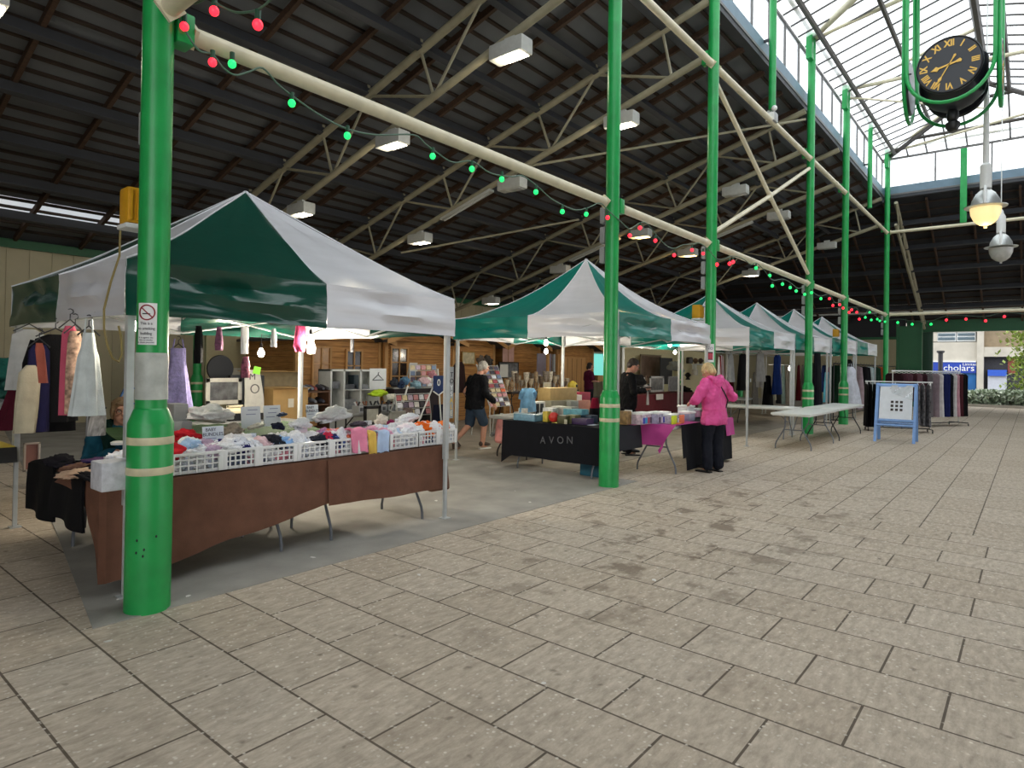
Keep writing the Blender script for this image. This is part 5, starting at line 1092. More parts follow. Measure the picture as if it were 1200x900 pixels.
# blue trolley behind the seated person
t = thing('blue_trolley', 'blue tubular sack trolley behind the tent leg', 'trolley', on(152, 485, Y=8.2)); bt = plain('#2a4f7c')
MB().tube([(-.1, 0, -.95), (-.1, 0, .2), (-.06, 0, .3), (.06, 0, .3), (.1, 0, .2), (.1, 0, -.95)], .014, 8).build('frame', bt, t)
for z in (-.5, -.1, .12): MB().tube([(-.1, 0, z), (.1, 0, z)], .01, 6).build('rung', bt, t)

a, c = on(458, 450, Y=9.95).x, on(512, 450, Y=9.95).x
t = thing('display_bench', 'grey draped bench carrying packs behind the wire stand', 'bench', (a, 9.85, 0)); zb_ = on(480, 452, Y=9.9).z
MB().bb(0, c-a, 0, .3, zb_-.06, zb_-.03, .005).build('bench_top', M['tabletop_grey'], t); MB().bb(.02, c-a-.02, .02, .28, 0, zb_-.06, .005).build('drape', greyc_ if False else cloth('#2a2326'), t)
# ================================================================== cosmetics stall under the second tent
ftable(7.70, 8.42, 4.64, 6.44, 'folding table hidden under the black lettered cloth', None, .74, None, tableg, 'y')
blackc = mat('black_cloth', '#101117', .85, var=.2, scale=8, bump=.2, bscale=100, spec=.2); greyc = mat('charcoal_cloth', '#2b2c30', .85, var=.12, scale=8, bump=.2, bscale=100, spec=.2)
def dropA(s):
    return .30+.24*min(1, s/.22)+(.12*max(0, 1-abs(s-.235)/.06)) if s < .3 else (.53 if s < .8 else .30)
o = tcloth('tablecloth', 'black cloth lettered in silver hanging from the table beside the second green column', [(8.44, 6.47), (7.67, 6.47), (7.67, 4.61)], .742, lambda s: dropA(s*.8), blackc, False, .012, 6, seed=2)
tcloth('tablecloth', 'charcoal cloth end hanging between the second green column and the pink cloth', [(7.67, 4.60), (8.62, 4.58)], .743, lambda s: .34, greyc, False, .008, 6, seed=6)
f = MB(); f.grid(lambda s, v: Vector((7.66+.80*s, 4.60+1.88*v, .7485)), 4, 4, .004); tag(f.build('table_cover', blackc), 'black cloth lying flat under the boxes of cosmetics', 'tablecloth')
silver = mat('silver_print', '#55575c', .5, var=.1)
def Xx(px, py): return on(px, py, X=7.625)
for ch, px in zip('AVON', (637.5, 647.5, 658, 669)):
    p = Xx(px, 516); text('lettering', ch, .15, (7.607-.012*(p.z < .6), p.y, p.z), (0, -1, 0), (0, 0, 1), silver, o, .001)
for ch in list(o.children): pass
# box under the table
t = MB(); t.bb(-.15, .15, -.17, .17, 0, .17, .01); t = t.build('teal_box', plain('#1d5a70')); t.location = (8.05, 5.0, .006); tag(t, 'teal blue box on the floor under the black lettered cloth', 'box')
# goods on it
def boxat(px, py, X, w_, d, h, c, label, name='cosmetics_box', z=None, rz=0, bev=.005, var=.25):
    o = on(px, py, X=X); z = .7525 if z is None else z
    b = MB().bb(-d/2, d/2, -w_/2, w_/2, 0, h, bev); b = b.build(name, mat('carton_'+c[1:], c, .5, var=var, scale=18)); b.location = (X, o.y, z); b.rotation_euler.z = rz; return tag(b, label, 'box')
boxat(619, 489, 7.85, .42, .22, .10, '#6f98ad', 'blue and white box at the far end of the black cloth'); boxat(619, 488, 7.78, .13, .02, .09, '#14343a', 'dark label card in front of the blue and white box')
boxat(641, 488, 7.9, .09, .1, .16, '#c9b23e', 'yellow carton beside the red ball'); boxat(645, 480, 8.1, .2, .14, .2, '#d8d6cf', 'white carton behind the yellow one')
o = MB().lathe([(0, -.075), (.04, -.068), (.078, -.02), (.08, .02), (.05, .065), (.02, .08), (0, .08)], n=22).build('red_ball', plain('#c8352c', .4)); p = on(649, 486, X=7.82); o.location = (7.82, p.y, .835); tag(o, 'round red ball pack on the black cloth', 'ball')
boxat(662, 490, 7.86, .16, .18, .12, '#4a4a2c', 'dark olive box beside the red ball'); boxat(663, 489, 7.765, .05, .01, .07, '#b9b59a', 'cream label on the front of the olive box')
boxat(672, 489, 7.95, .16, .16, .13, '#77744a', 'khaki box between the olive one and the purple one'); boxat(675, 478, 8.2, .34, .2, .2, '#5aa0ae', 'turquoise box on the black cloth'); boxat(683, 490, 7.95, .26, .2, .09, '#3a2450', 'dark purple box on the black cloth')
boxat(662, 474, 8.3, .4, .2, .22, '#b4b0a4', 'pale grey open box behind the red ball'); boxat(690, 487, 8.2, .2, .2, .12, '#1f3c52', 'navy box beside the second green column')
for px, py, w_, c, lab in ((657, 495.5, .22, '#cdd25a', 'lime green leaflet on the front edge of the black cloth'), (682, 494, .18, '#d46a9a', 'pink leaflet on the black cloth'), (684, 497, .42, '#dfe3ea', 'white papers spread on the black cloth near the column')):
    p = on(px, py, Z=.755); b = MB().box((0, 0, .002), (.16, w_, .004)).build('leaflet', plain(c)); b.location = (min(8.35, max(7.78, p.x)), p.y, .7525 + (.005 if c == '#d46a9a' else 0)); tag(b, lab, 'leaflet')
# grey table beside it with a tablet stand and bags
ftable(8.30, 10.1, 6.62, 7.35, 'pale grey folding table jutting out behind the black lettered cloth', None, .74, mat('table_grey', '#a7a59f', .5), blackleg)
p = on(600, 483, Z=.745); b = MB().box((0, 0, .01), (.4, .3, .02), bev=.004).build('paper_stack', plain('#d9dcde')); b.location = (p.x+.2, 7.0, .745); tag(b, 'white papers on the end of the pale grey table', 'papers')
boxat(613, 480, 8.7, .12, .12, .12, '#dcdad2', 'small white box on the pale grey table', z=.745)
t = thing('carrier_bag', 'red and white carrier bag hanging under the pale grey table', 'bag', on(588, 503, X=8.45)); f = MB(); f.loft([((0, 0, .2), (.03, 0, 0), (0, .09, 0)), ((0, 0, .05), (.06, 0, 0), (0, .13, 0)), ((0, 0, -.2), (.08, 0, 0), (0, .15, 0)), ((0, 0, -.24), (.05, 0, 0), (0, .12, 0))], 20); f.build('bag', mat('red_white_bag', '#cf8a84', .5, var=.5, scale=5), t); MB().tube([(0, -.05, .2), (0, -.03, .27), (0, .03, .27), (0, .05, .2)], .008, 6).build('handle', whitep, t)
# tie-dyed blue bag and boxes further in
hung('pale blue tie-dyed top on display behind the black cloth', on(619, 455, Y=6.9), (1, 0, 0), [(0, .16), (.03, .20), (.1, .215), (.2, .2), (.42, .235)], mat('tie_dye', '#6fa0c4', .7, var=.4, scale=7), thick=.05, hanger=False, cat='garment', sleeves=(.14, .045))
def bx(px0, px1, py0, py1, Y, d, c, label, var=.15, name='storage_box', cat='box'):
    a, e = on(px0, py0, Y=Y), on(px1, py1, Y=Y); b = MB().bb(-(e.x-a.x)/2, (e.x-a.x)/2, 0, d, -(a.z-e.z)/2, (a.z-e.z)/2, .008); b = b.build(name, mat('box_'+c[1:], c, .6, var=var, scale=10)); b.location = ((a.x+e.x)/2, Y, (a.z+e.z)/2); return tag(b, label, cat)
ftable(9.6, 12.2, 6.6, 7.3, 'long table of cartons behind the black cloth', None, .74, mat('table_grey2', '#6e6a60', .6), blackleg)
bx(645, 676, 455, 470, 7.0, .3, '#a98e5c', 'long tan cardboard carton on top of the carton pile'); bx(646, 672, 470, 483, 6.9, .3, '#8d8874', 'grey tan carton under the long tan one'); bx(627, 639, 471, 486, 6.9, .1, '#c9c9c2', 'black and white framed pack left of the carton pile'); bx(629, 632, 473, 485, 6.88, .02, '#1f1f22', 'first dark strip on the framed pack'); bx(634, 637, 473, 485, 6.88, .02, '#1f1f22', 'second dark strip on the framed pack')
bx(676, 692, 470, 482, 6.95, .25, '#b77a66', 'salmon coloured carton beside the carton pile'); bx(681, 692, 460, 470, 7.1, .25, '#8c1f38', 'crimson carton above the salmon one'); bx(676, 682, 463, 471, 7.05, .2, '#d8d2c2', 'small cream carton beside the crimson one'); bx(669, 678, 470, 477, 6.8, .2, '#9a9b94', 'grey carton at the foot of the pile')
o = MB().lathe([(0, -.1), (.08, -.09), (.12, 0), (.08, .09), (0, .1)], n=20, rot=Matrix.Rotation(PI/2, 3, 'X')).build('yellow_ball', plain('#c9b03a')); o.location = on(671, 452, Y=8.4); tag(o, 'yellow and black round pack above the tan carton', 'ball'); 
o2 = MB().ell((0, 0, 0), (.035, .02, .035)).build('dark_eye', blackp); o2.parent = o; o2.location = (.03, -.1, 0)
bx(664, 679, 459, 486, 8.3, .3, '#8f8772', 'pale carton under the yellow round pack')
t = thing('red_bag', 'crimson and black bag beside the second green column', 'bag', on(697, 478, Y=5.75)); f = MB(); f.loft([((0, 0, .17), (.07, 0, 0), (0, .04, 0)), ((0, 0, .05), (.1, 0, 0), (0, .06, 0)), ((0, 0, -.02), (.11, 0, 0), (0, .07, 0))], 18); f.build('upper', cloth('#8a1734'), t)
f = MB(); f.loft([((0, 0, 0), (.11, 0, 0), (0, .075, 0)), ((0, 0, -.15), (.13, 0, 0), (0, .085, 0)), ((0, 0, -.3), (.12, 0, 0), (0, .08, 0))], 18); f.build('lower', blackc, t)
# glassware and ornaments behind
ftable(on(603, 0, Y=9.8).x, on(682, 0, Y=9.8).x, 9.7, 10.4, 'table of cut glass and ornaments in front of the chalets', None, .98, mat('table_dark2', '#2a221c', .6), blackleg)
glassm = mat('cut_glass', '#b9a88c', .12, var=.35, scale=25, spec=.8)
R = random.Random(4)
for i in range(26):
    px = 601+i*2.8; Y = 9.78+.28*(i % 2); x = on(px, 0, Y=Y).x; h = R.uniform(.22, .52); r = R.uniform(.05, .085)
    o = MB().lathe([(0, 0), (r*.7, 0), (r*.25, h*.12), (r*.2, h*.4), (r*.8, h*.6), (r, h), (r*.92, h), (0, h*.62)], n=12).build('glass_vase', mat('vase_'+str(i % 5), ['#bfae93', '#8f8273', '#a88f70', '#d0c4b0', '#6b5b4c'][i % 5], .2, var=.4, scale=30)); o.location = (x, Y, .98); tag(o, 'cut glass vase or ornament among those crowded on the table before the chalets', 'ornament', 'glass and ornaments before the chalets')
flat('framed_picture', 636, 645, 448, 460, 9.6, mat('pale_frame2', '#c5bda8', .5), pale, 'small pale framed picture among the ornaments', 'picture', .03)
hung('brown coat and bag hanging on the chalet end by the grey-haired person', on(538, 424, Y=11.5), (1, 0, 0), [(0, .1), (.1, .2), (.5, .24), (.8, .22)], cloth('#2c1a18'), thick=.12, hanger=False)
for px, c in ((571, '#4a443e'), (564, '#6a6058')): garment(on(px, 424, Y=11.6), (.2, .1, .16), c, 'grey bag high on the chalet '+('behind the card rack top' if px == 571 else 'above the grey-haired person'), k=px % 7, name='hanging_bag', cat='bag')
# pink cloth table
ftable(8.80, 11.0, 4.14, 4.86, 'folding table under the pink runner and black drape', None, .74, None, tableg)
tcloth('tablecloth', 'long black drape hanging to the ground beside the person in pink', [(9.0, 4.10), (11.03, 4.10), (11.03, 4.88)], .742, lambda s: .70 if s > .05 else .5, blackc, False, .014, 8, seed=9)
f = MB(); f.grid(lambda s, v: Vector((8.77+2.27*s, 4.10+.79*v, .7485)), 4, 4, .004); tag(f.build('table_cover', blackc), 'black cloth flat under the clear tubs', 'tablecloth')
pinkc = mat('pink_cloth', '#b83f8a', .7, var=.08, scale=7, bump=.15, bscale=90)
pr = [(8.755, 4.86), (8.755, 4.075)]
def dropP(s): return .33-.03*s+(.13*max(0, 1-abs(s-.93)/.16))
f = MB(); f.grid(lambda s, v: Vector((8.745-.02*v-.012*math.sin(9*s)*v-.05*v*max(0, (s-.75)/.25), 4.86-.80*s-.02*math.sin(5*s)*v+(.22*v*max(0, (s-.8)/.2)), .757-dropP(s)*v)), 26, 12, .004)
f.grid(lambda s, v: Vector((8.745+.95*s, 4.08+.79*v, .7565)), 4, 4, .003); o = tag(f.build('table_runner', pinkc), 'bright pink runner folded over the end of the tub table', 'runner')
f = MB(); f.grid(lambda s, v: Vector((10.95+.09*s, 4.07-.015*math.sin(4*s), .757-.30*v)) if False else Vector((10.72+.36*s+.03*v, 4.075-.02*v-.012*math.sin(7*s)*v, .757-.30*v)), 10, 8, .004); f.grid(lambda s, v: Vector((10.7+.36*s, 4.08+.5*v, .7565)), 3, 3, .003); tag(f.build('pink_cloth', pinkc), 'pink cloth corner sticking out beyond the person in pink', 'cloth')
tubm = mat('clear_tub', '#c6b8c4', .15, var=.3, scale=22)
for i, (px, py, Y, w_, h, lab) in enumerate(((752, 490, 4.55, .30, .17, 'clear tub of bottles nearest the second green column'), (770, 490, 4.45, .28, .17, 'clear tub of blue bottles, second from the column'), (785, 492, 4.3, .2, .14, 'clear tub beside the lime green pack'), (760, 480, 4.75, .3, .1, 'white lidded tub behind the front tubs'), (776, 478, 4.8, .26, .11, 'white box behind the blue bottles tub'), (804, 480, 4.65, .3, .2, 'stack of white lidded tubs by the person in pink'), (805, 490, 4.35, .24, .14, 'blue grey tub in front of the lidded stack'), (814, 489, 4.6, .22, .14, 'pink tinted tub hidden behind the pink coat'))):
    o = on(px, py, Y=Y); t = thing('plastic_tub', lab, 'tub', (o.x, Y, .755), group='tubs on the pink cloth table')
    MB().bb(-w_/2, w_/2, -.09, .09, 0, h, .015).build('tub', mat('tub_'+str(i), ['#c9b3bf', '#b9b6cc', '#c9c4cc', '#d7d9dd', '#dcdde0', '#dfe0e2', '#97a0b4', '#d79ab4'][i], .2, var=.35 if i < 3 else .08, scale=22), t)
    MB().bb(-w_/2-.008, w_/2+.008, -.1, .1, h-.02, h+.012, .006).build('lid', whitep, t)
    if i < 3:
        for k in range(4): MB().tube([(-w_*.36+w_*.24*k, -.092, .02), (-w_*.36+w_*.24*k, -.092, h*.62)], .022, 8).build('bottle', plain(['#3b3ea6', '#3f9bc4', '#b5506a', '#5a4a60', '#d7cfd6'][(i*3+k) % 5]), t)
for px, py, Y, c, lab in ((790, 492, 4.18, '#c9e020', 'lime green pack at the front edge of the pink runner'), (799, 493, 4.17, '#e8835a', 'orange pack beside the lime green one'), (780, 482, 4.5, '#d9604a', 'red orange pack among the tubs'), (795, 497, 4.15, '#e98a4a', 'small orange leaflet at the corner of the tub table')):
    o = on(px, py, Y=Y); b = MB().bb(-.06, .06, -.02, .02, 0, .13 if c != '#e98a4a' else .02, .008).build('product_pack', plain(c)); b.location = (o.x, Y, .76); tag(b, lab, 'pack')
t = thing('carton', 'upright carton printed orange and green beside the second green column', 'box', (on(733, 492, Y=4.7).x, 4.7, .755)); MB().bb(-.07, .07, -.06, .06, 0, .2, .004).build('body', mat('print_mix', '#9a7a4a', .5, var=.6, scale=14), t); MB().bb(.07, .1, -.06, .06, 0, .21, .004).build('white_side', whitep, t)
# dark red table with frames and things, second white table
maroon = mat('maroon_cloth', '#5a0f1c', .8, var=.12, scale=8)
rx0, rx1 = on(734, 470, Y=8.2).x, on(815, 470, Y=8.2).x
ftable(rx0, rx1, 8.2, 8.95, 'table under the dark red cloth behind the person in black', None, .86, None, blackleg)
tcloth('tablecloth', 'dark red cloth over the table of frames behind the tubs', [(rx0-.02, 8.17), (rx1+.02, 8.17)], .862, lambda s: .55, maroon, False, .012, 5, seed=3)
f = MB(); f.grid(lambda s, v: Vector((rx0-.02+(rx1-rx0+.04)*s, 8.16+.8*v, .868)), 4, 4, .004); tag(f.build('table_cover', maroon), 'dark red cloth lying flat under the frames', 'tablecloth')
flat('paper_sign', 769, 777, 462, 468, 8.1, plain('#d9d4d0'), plain('#e0dcd8'), 'small white paper pinned on the dark red cloth', 'sign', .004, .006)
flat('picture_frame', 761, 777, 441, 459, 8.5, mat('white_frame', '#bdbcbc', .5), bwp, 'white upright frame standing on the dark red table', 'picture', .06); flat('picture_frame', 783, 795, 441, 458, 8.5, mat('grey_frame3', '#8d8d8f', .5), mat('grey_print', '#6b6b6e', .5, var=.3), 'grey frame standing on the dark red table beside the tent leg', 'picture', .03)
for i, (px, py, c, s) in enumerate(((747, 447, '#141416', (.3, .12, .2)), (800, 456, '#141414', (.3, .12, .1)), (790, 430, '#7d8481', (.4, .15, .2)), (757, 455, '#b9b9bc', (.16, .1, .1)), (789, 457, '#6f7172', (.14, .1, .06)))): garment(on(px, py, Y=8.6), s, c, ['black bag on the dark red table beside the person in black', 'black case on the dark red table by the green post', 'grey green fan-shaped thing hanging above the dark red table', 'silver goods beside the white frame', 'grey tray on the dark red table'][i], k=i, name='sale_goods', cat='goods')
# cream partition with mirrors and shelves behind
a, c = on(738, 0, Y=12.8).x, on(834, 0, Y=12.8).x; f = MB(); f.bb(a, c, 12.8, 12.9, 0, 2.45); struct('partition_wall', f, mat('cream_partition_bright', '#c9bd93', .7, var=.05))
flat('wall_mirror', 750, 774, 415, 450, 12.6, mat('wood_frame', '#7a6a50', .5), mat('mirror_brown', '#6b5648', .2, var=.25, scale=3), 'large framed brown mirror on the cream partition', 'mirror', .06)
flat('dark_cabinet', 773, 787, 419, 450, 12.2, blackf, mat('cabinet_dark', '#26262a', .4), 'dark tall cabinet beside the framed mirror', 'cabinet', .04)
t = thing('wall_shelf', 'cream wall shelf of ornaments beside the green post', 'shelf', on(817, 427, Y=12.5)); MB().bb(-.4, .5, -.12, .12, -.02, .02).build('board', wun, t); MB().bb(-.35, -.3, -.1, .1, -.5, 0).build('bracket', wun, t)
for i, (px, py, sh) in enumerate(((808, 422, 0), (815, 424, 1), (821, 424, 1), (806, 441, 2), (814, 436, 0), (799, 436, 1))):
    h = .34; o = MB().lathe([(0, 0), (.12, 0), (.06, .1), (.16, .22), (.05, h), (0, h)] if sh else [(0, 0), (.16, 0), (.16, .26), (.12, .3), (0, .3)], n=14).build('ornament', mat('orn_'+str(i), ['#2e2620', '#6a5038', '#4a3a2c', '#15120f', '#b9b0a0', '#8c8c88'][i], .4, var=.2)); o.location = on(px, py+4, Y=12.5); tag(o, ['dark boxy clock on the cream partition', 'brown ornament on the cream wall shelf', 'dark brown ornament at the end of the cream wall shelf', 'black oval ornament low on the cream partition', 'pale ornament under the cream wall shelf', 'grey ornament against the green post'][i], 'ornament')
for i, (px, py) in enumerate(((740, 446), (744, 444), (755, 446), (757, 444))): o = MB().lathe([(0, 0), (.05, 0), (.07, .12), (.03, .2), (.03, .26), (0, .26)], n=12).build('bottle', mat('bot_'+str(i), ['#5a3a24', '#c9c4b8', '#d8d4c8', '#7a6048'][i], .3)); o.location = on(px, py+4, Y=11.8); tag(o, ['brown bottle by the mirror, beside the person in black', 'white bottle by the mirror', 'cream bottle below the mirror', 'tan bottle below the mirror'][i], 'bottle')
# notice on the pink coat column
t = thing('column_notice', 'white and red notice on the column behind the pink coat', 'sign', (10.86, 4.41, 0)); d = Vector((-10.86, -4.41, 0)).normalized(); a0 = math.atan2(d.y, d.x)
cyl_patch('plate', whitep, 1.72, 2.04, a0-1.2, a0+.75, .0955, t); cyl_patch('red_block', plain('#b03a4c'), 1.76, 1.90, a0-.95, a0+.5, .098, t); cyl_patch('dark_line', plain('#4a1c26'), 1.875, 1.90, a0-.95, a0+.5, .099, t); cyl_patch('dark_line', plain('#4a1c26'), 1.76, 1.775, a0-.95, a0+.5, .099, t)
text('letter', 'No', .1, d*.1+Vector((0, 0, 1.97))+Vector((d.y, -d.x, 0))*.015, (-d.y, d.x, 0), (0, 0, 1), plain('#8d8a92'), t, .001)

a, c = on(733, 450, Y=11.7).x, on(764, 450, Y=11.7).x; zc = on(748, 450, Y=11.8).z
t = thing('counter', 'dark counter under the bottles below the framed mirror', 'counter', (a, 11.6, 0)); MB().bb(0, c-a, 0, .4, zc-.05, zc-.01, .004).build('counter_top', M['table_dark2'], t); MB().bb(.02, c-a-.02, .03, .37, 0, zc-.05).build('cabinet', M['cabinet_dark'], t)
# ================================================================== white folding tables, rails, easel
W3 = 'white folding tables in the open'
wt = mat('white_table', '#d9dbd6', .4, var=.04)
ftable(13.30, 15.55, 3.36, 4.12, 'white folding table nearest the court, standing round the green column', W3, .74, wt)
ftable(15.75, 18.5, 3.38, 4.14, 'farthest white folding table, with dark legs', W3, .745, wt, blackleg)
ftable(15.25, 16.0, 4.22, 6.1, 'long white folding table set across behind the pink coat', W3, .735, wt, tableg, 'y')
ftable(18.9, 19.9, 6.6, 8.2, 'dull white table far back under the third tent', None, .74, mat('white_dull', '#b9bbb6', .5), blackleg, 'y')
def garm(px, py, Y, label, hw, H, col, sl=None, **k):
    o = on(px, py, Y=Y); d = k.pop('d', (1, 0, 0)); m = k.pop('m', None) or cloth(col)
    return hung(label, o, d, [(0, hw*.35), (.05, hw*.85), (H*.5, hw), (H, hw*k.pop('fl', 1.1))], m, sleeves=sl, seed=px, **k)
stripes = bpy.data.materials.new('red_white_stripes'); stripes.use_nodes = True; nt = stripes.node_tree; wv = nt.nodes.new('ShaderNodeTexWave'); wv.inputs['Scale'].default_value = 3; tcx = nt.nodes.new('ShaderNodeTexCoord'); rpx = nt.nodes.new('ShaderNodeValToRGB'); rpx.color_ramp.interpolation = 'CONSTANT'
rpx.color_ramp.elements[0].color = (*lin('#7d1820'), 1); rpx.color_ramp.elements[1].color = (*lin('#c4bfc0'), 1); rpx.color_ramp.elements[1].position = .55; nt.links.new(tcx.outputs['Object'], wv.inputs['Vector']); nt.links.new(wv.outputs['Fac'], rpx.inputs['Fac']); nt.links.new(rpx.outputs['Color'], nt.nodes['Principled BSDF'].inputs['Base Color']); nt.nodes['Principled BSDF'].inputs['Roughness'].default_value = .8
YR_ = 6.3
tag(MB().tube([on(838, 413, Y=YR_), on(912, 418, Y=YR_)], .014, 8).build('clothes_rail', hous), 'high rail inside the third tent', 'rail')
tag(MB().tube([on(900, 427, Y=6.6), on(932, 428, Y=6.6)], .014, 8).build('clothes_rail', hous), 'lower rail inside the third tent beside the bright bulb', 'rail')
garm(845, 416, YR_, 'red and white striped garment hanging in the third tent', .17, 1.05, '', m=stripes, thick=.07); garm(856, 415, YR_, 'pale grey jumper hanging beside the striped garment', .2, .75, '#a9a9a8', thick=.08)
garm(855, 440, 6.5, 'dark red skirt below the pale grey jumper', .3, .6, '#6a1018', thick=.08, hanger=False); garm(871, 415, 6.2, 'black top with a small white label beside the third tent leg', .3, 1.0, '#0c0c0e', (.6, .06), thick=.1)
b = MB().bb(-.05, .05, -.006, 0, -.05, .05).build('white_label', whitep); b.parent = bpy.data.objects[[o.name for o in COL.objects if o.get('label', '').startswith('black top with a small')][0]]; b.location = (.1, -.17, -.72)
garm(891, 413, 6.15, 'grey cardigan with hanging sleeves in the third tent', .34, .85, '#a2a09c', (.95, .055), thick=.09); garm(911, 416, 6.3, 'royal blue coat hanging behind the grey cardigan', .36, 1.25, '#15357f', (.9, .07), thick=.1)
garm(900, 440, 6.5, 'black trousers hanging below the blue coat', .36, 1.05, '#0b0b0d', thick=.1, hanger=False); garm(885, 436, 6.6, 'grey trousers hanging below the grey cardigan', .2, 1.0, '#77746d', thick=.07, hanger=False)
for i, (px, c, hw, H) in enumerate(((907, '#a9a595', .1, 1.15), (913, '#15161a', .12, 1.3), (918, '#6f8280', .13, 1.35), (923, '#7d766c', .14, 1.35), (936, '#5a1018', .13, 1.3), (941, '#8f8b84', .1, 1.2), (945, '#101114', .16, 1.3))):
    garm(px, 428, 6.62+.05*(i % 3), ['beige', 'black', 'grey green', 'taupe', 'wine red', 'pale grey', 'black wide'][i]+' garment on the lower rail of the third tent', hw, H, c, thick=.07)
# fourth and fifth tents
for i, (px, py, Y, c, hw, H, lab) in enumerate(((958, 408, 5.0, '#14141e', .3, 1.95, 'long navy black coat hanging beside the white tables column'), (966, 428, 5.4, '#14244e', .2, .9, 'navy top behind the long black coat'), (969, 436, 5.3, '#5ab2cf', .17, 1.0, 'pale blue dress hanging beside the tent leg'), (973, 430, 5.6, '#7d3f5a', .15, 1.6, 'plum printed dress behind the tent leg'), (951, 425, 5.6, '#0e0f12', .2, 1.6, 'black dress behind the white tables column'))):
    garm(px, py, Y, lab, hw, H, c, thick=.1)
# long rail of dresses
YL = 4.95
p0, p1 = on(977, 428, Y=YL), on(1050, 428, Y=YL)
t = thing('garment_rail', 'long dark rail of dresses in front of the far cream wall', 'clothes rail', (0, 0, 0)); zr = (p0.z+p1.z)/2
MB().tube([(p0.x, YL, zr), (p1.x, YL, zr)], .02, 8).build('top_bar', blackp, t); MB().tube([(p0.x, YL, .12), (p1.x, YL, .12)], .018, 8).build('base_bar', blackp, t)
for xx in (p0.x, p1.x): MB().tube([(xx, YL, 0.0), (xx, YL, zr)], .018, 8).build('upright', blackp, t); MB().tube([(xx, YL-.25, .03), (xx, YL+.25, .03)], .018, 8).build('foot', blackp, t)
cols = [(980, '#14301f', 1.3, .22), (983, '#1c3a26', 1.3, .22), (986, '#173122', 1.25, .22), (1001, '#8f7d80', 1.55, .25), (1004, '#a08d92', 1.5, .25), (1009, '#131317', 1.35, .3), (1013, '#17171c', 1.4, .25), (1016, '#a9b6b8', .9, .25), (1019, '#9fb4b4', .95, .2), (1022, '#1f3a2c', 1.1, .25), (1026, '#24402f', 1.2, .25), (1031, '#a04a24', .8, .2), (1034, '#5a6a4a', .9, .22)]
nm = ['dark green', 'bottle green', 'deep green', 'mauve grey', 'dusty mauve', 'black', 'blue black', 'silver grey', 'pale teal', 'forest green', 'moss green', 'rust orange', 'olive']
for i, (px, c, H, hw) in enumerate(cols): o = on(px, 430, Y=YL); hung(nm[i]+' garment on the long dark rail before the far cream wall', (o.x, YL, zr-.06), (.25, 1, 0), [(0, .06), (.05, hw*.8), (H*.5, hw), (H, hw*1.05)], cloth(c), thick=.09, seed=i)
hung('full white dress hanging at the near end of the long dark rail', (on(995, 430, Y=YL-.25).x, YL-.28, zr-.1), (1, -.6, 0), [(0, .08), (.1, .2), (.35, .2), (.7, .34), (1.35, .46)], cloth('#d5d8e2'), thick=.2, folds=7, straps=True)
hung('dark bag hanging above the white dress', (on(993, 424, Y=YL-.05).x, YL-.1, zr+.15), (1, -.6, 0), [(0, .05), (.1, .16), (.35, .18)], cloth('#1b1b1d'), thick=.12, hanger=False)
# two low rails of trousers behind the easel
def rail(P0, P1, z, label, items, colm, wh=whitep):
    P0, P1 = Vector((*P0, 0)), Vector((*P1, 0)); d = (P1-P0).normalized(); n = Vector((-d.y, d.x, 0)); L_ = (P1-P0).length
    t = thing('garment_rail', label, 'clothes rail', P0)
    MB().tube([d*-.05+Vector((0, 0, z)), d*(L_+.05)+Vector((0, 0, z))], .016, 8).build('top_bar', wh, t)
    for s in (0, L_):
        MB().tube([d*s+Vector((0, 0, .1)), d*s+Vector((0, 0, z))], .014, 8).build('upright', wh, t); MB().tube([d*s-n*.28+Vector((0, 0, .09)), d*s+n*.28+Vector((0, 0, .09))], .014, 8).build('foot', blackp, t)
        for q in (-1, 1): MB().lathe([(0, -.012), (.035, -.012), (.035, .012), (0, .012)], d*s+n*.28*q+Vector((0, 0, .036)), 12, Matrix.Rotation(PI/2, 3, 'X')).build('castor', blackp, t)
    MB().tube([Vector((0, 0, .1)), d*L_+Vector((0, 0, .1))], .014, 8).build('base_bar', blackp, t)
    for i, (f0, c, hw, H, w_, lab) in enumerate(items):
        hung(lab, P0+d*(f0*L_)+Vector((0, 0, z-.07)), n if w_ is None else d, [(0, hw*.8), (.06, hw), (H*.5, hw*.95), (H, hw)], c if not isinstance(c, str) else cloth(c), thick=.045 if w_ is None else .07, seed=i*1.3, cat='trousers', hm=hangw)
pat = mat('monochrome_print', '#6f6d72', .8, var=.9, scale=16)
rail((19.55, 3.5), (20.0, 2.1), 1.33, 'low white-topped rail of trousers right behind the blue easel', [(-.02, '#0c0c0f', .27, 1.14, None, 'black trousers, first on the rail behind the easel'), (.05, '#0d0d10', .27, 1.14, None, 'black trousers, second on the rail behind the easel'), (.12, '#101014', .27, 1.14, None, 'black trousers, third on the rail behind the easel'), (.80, pat, .24, 1.05, None, 'monochrome patterned trousers at the far end of the easel rail'), (.88, pat, .24, 1.08, None, 'second monochrome patterned trousers at the far end of the easel rail'), (.97, pat, .24, 1.1, None, 'last monochrome patterned trousers on the easel rail'), (.45, '#2a2730', .22, .9, None, 'dark trousers hidden behind the easel board')], None)
it2 = []
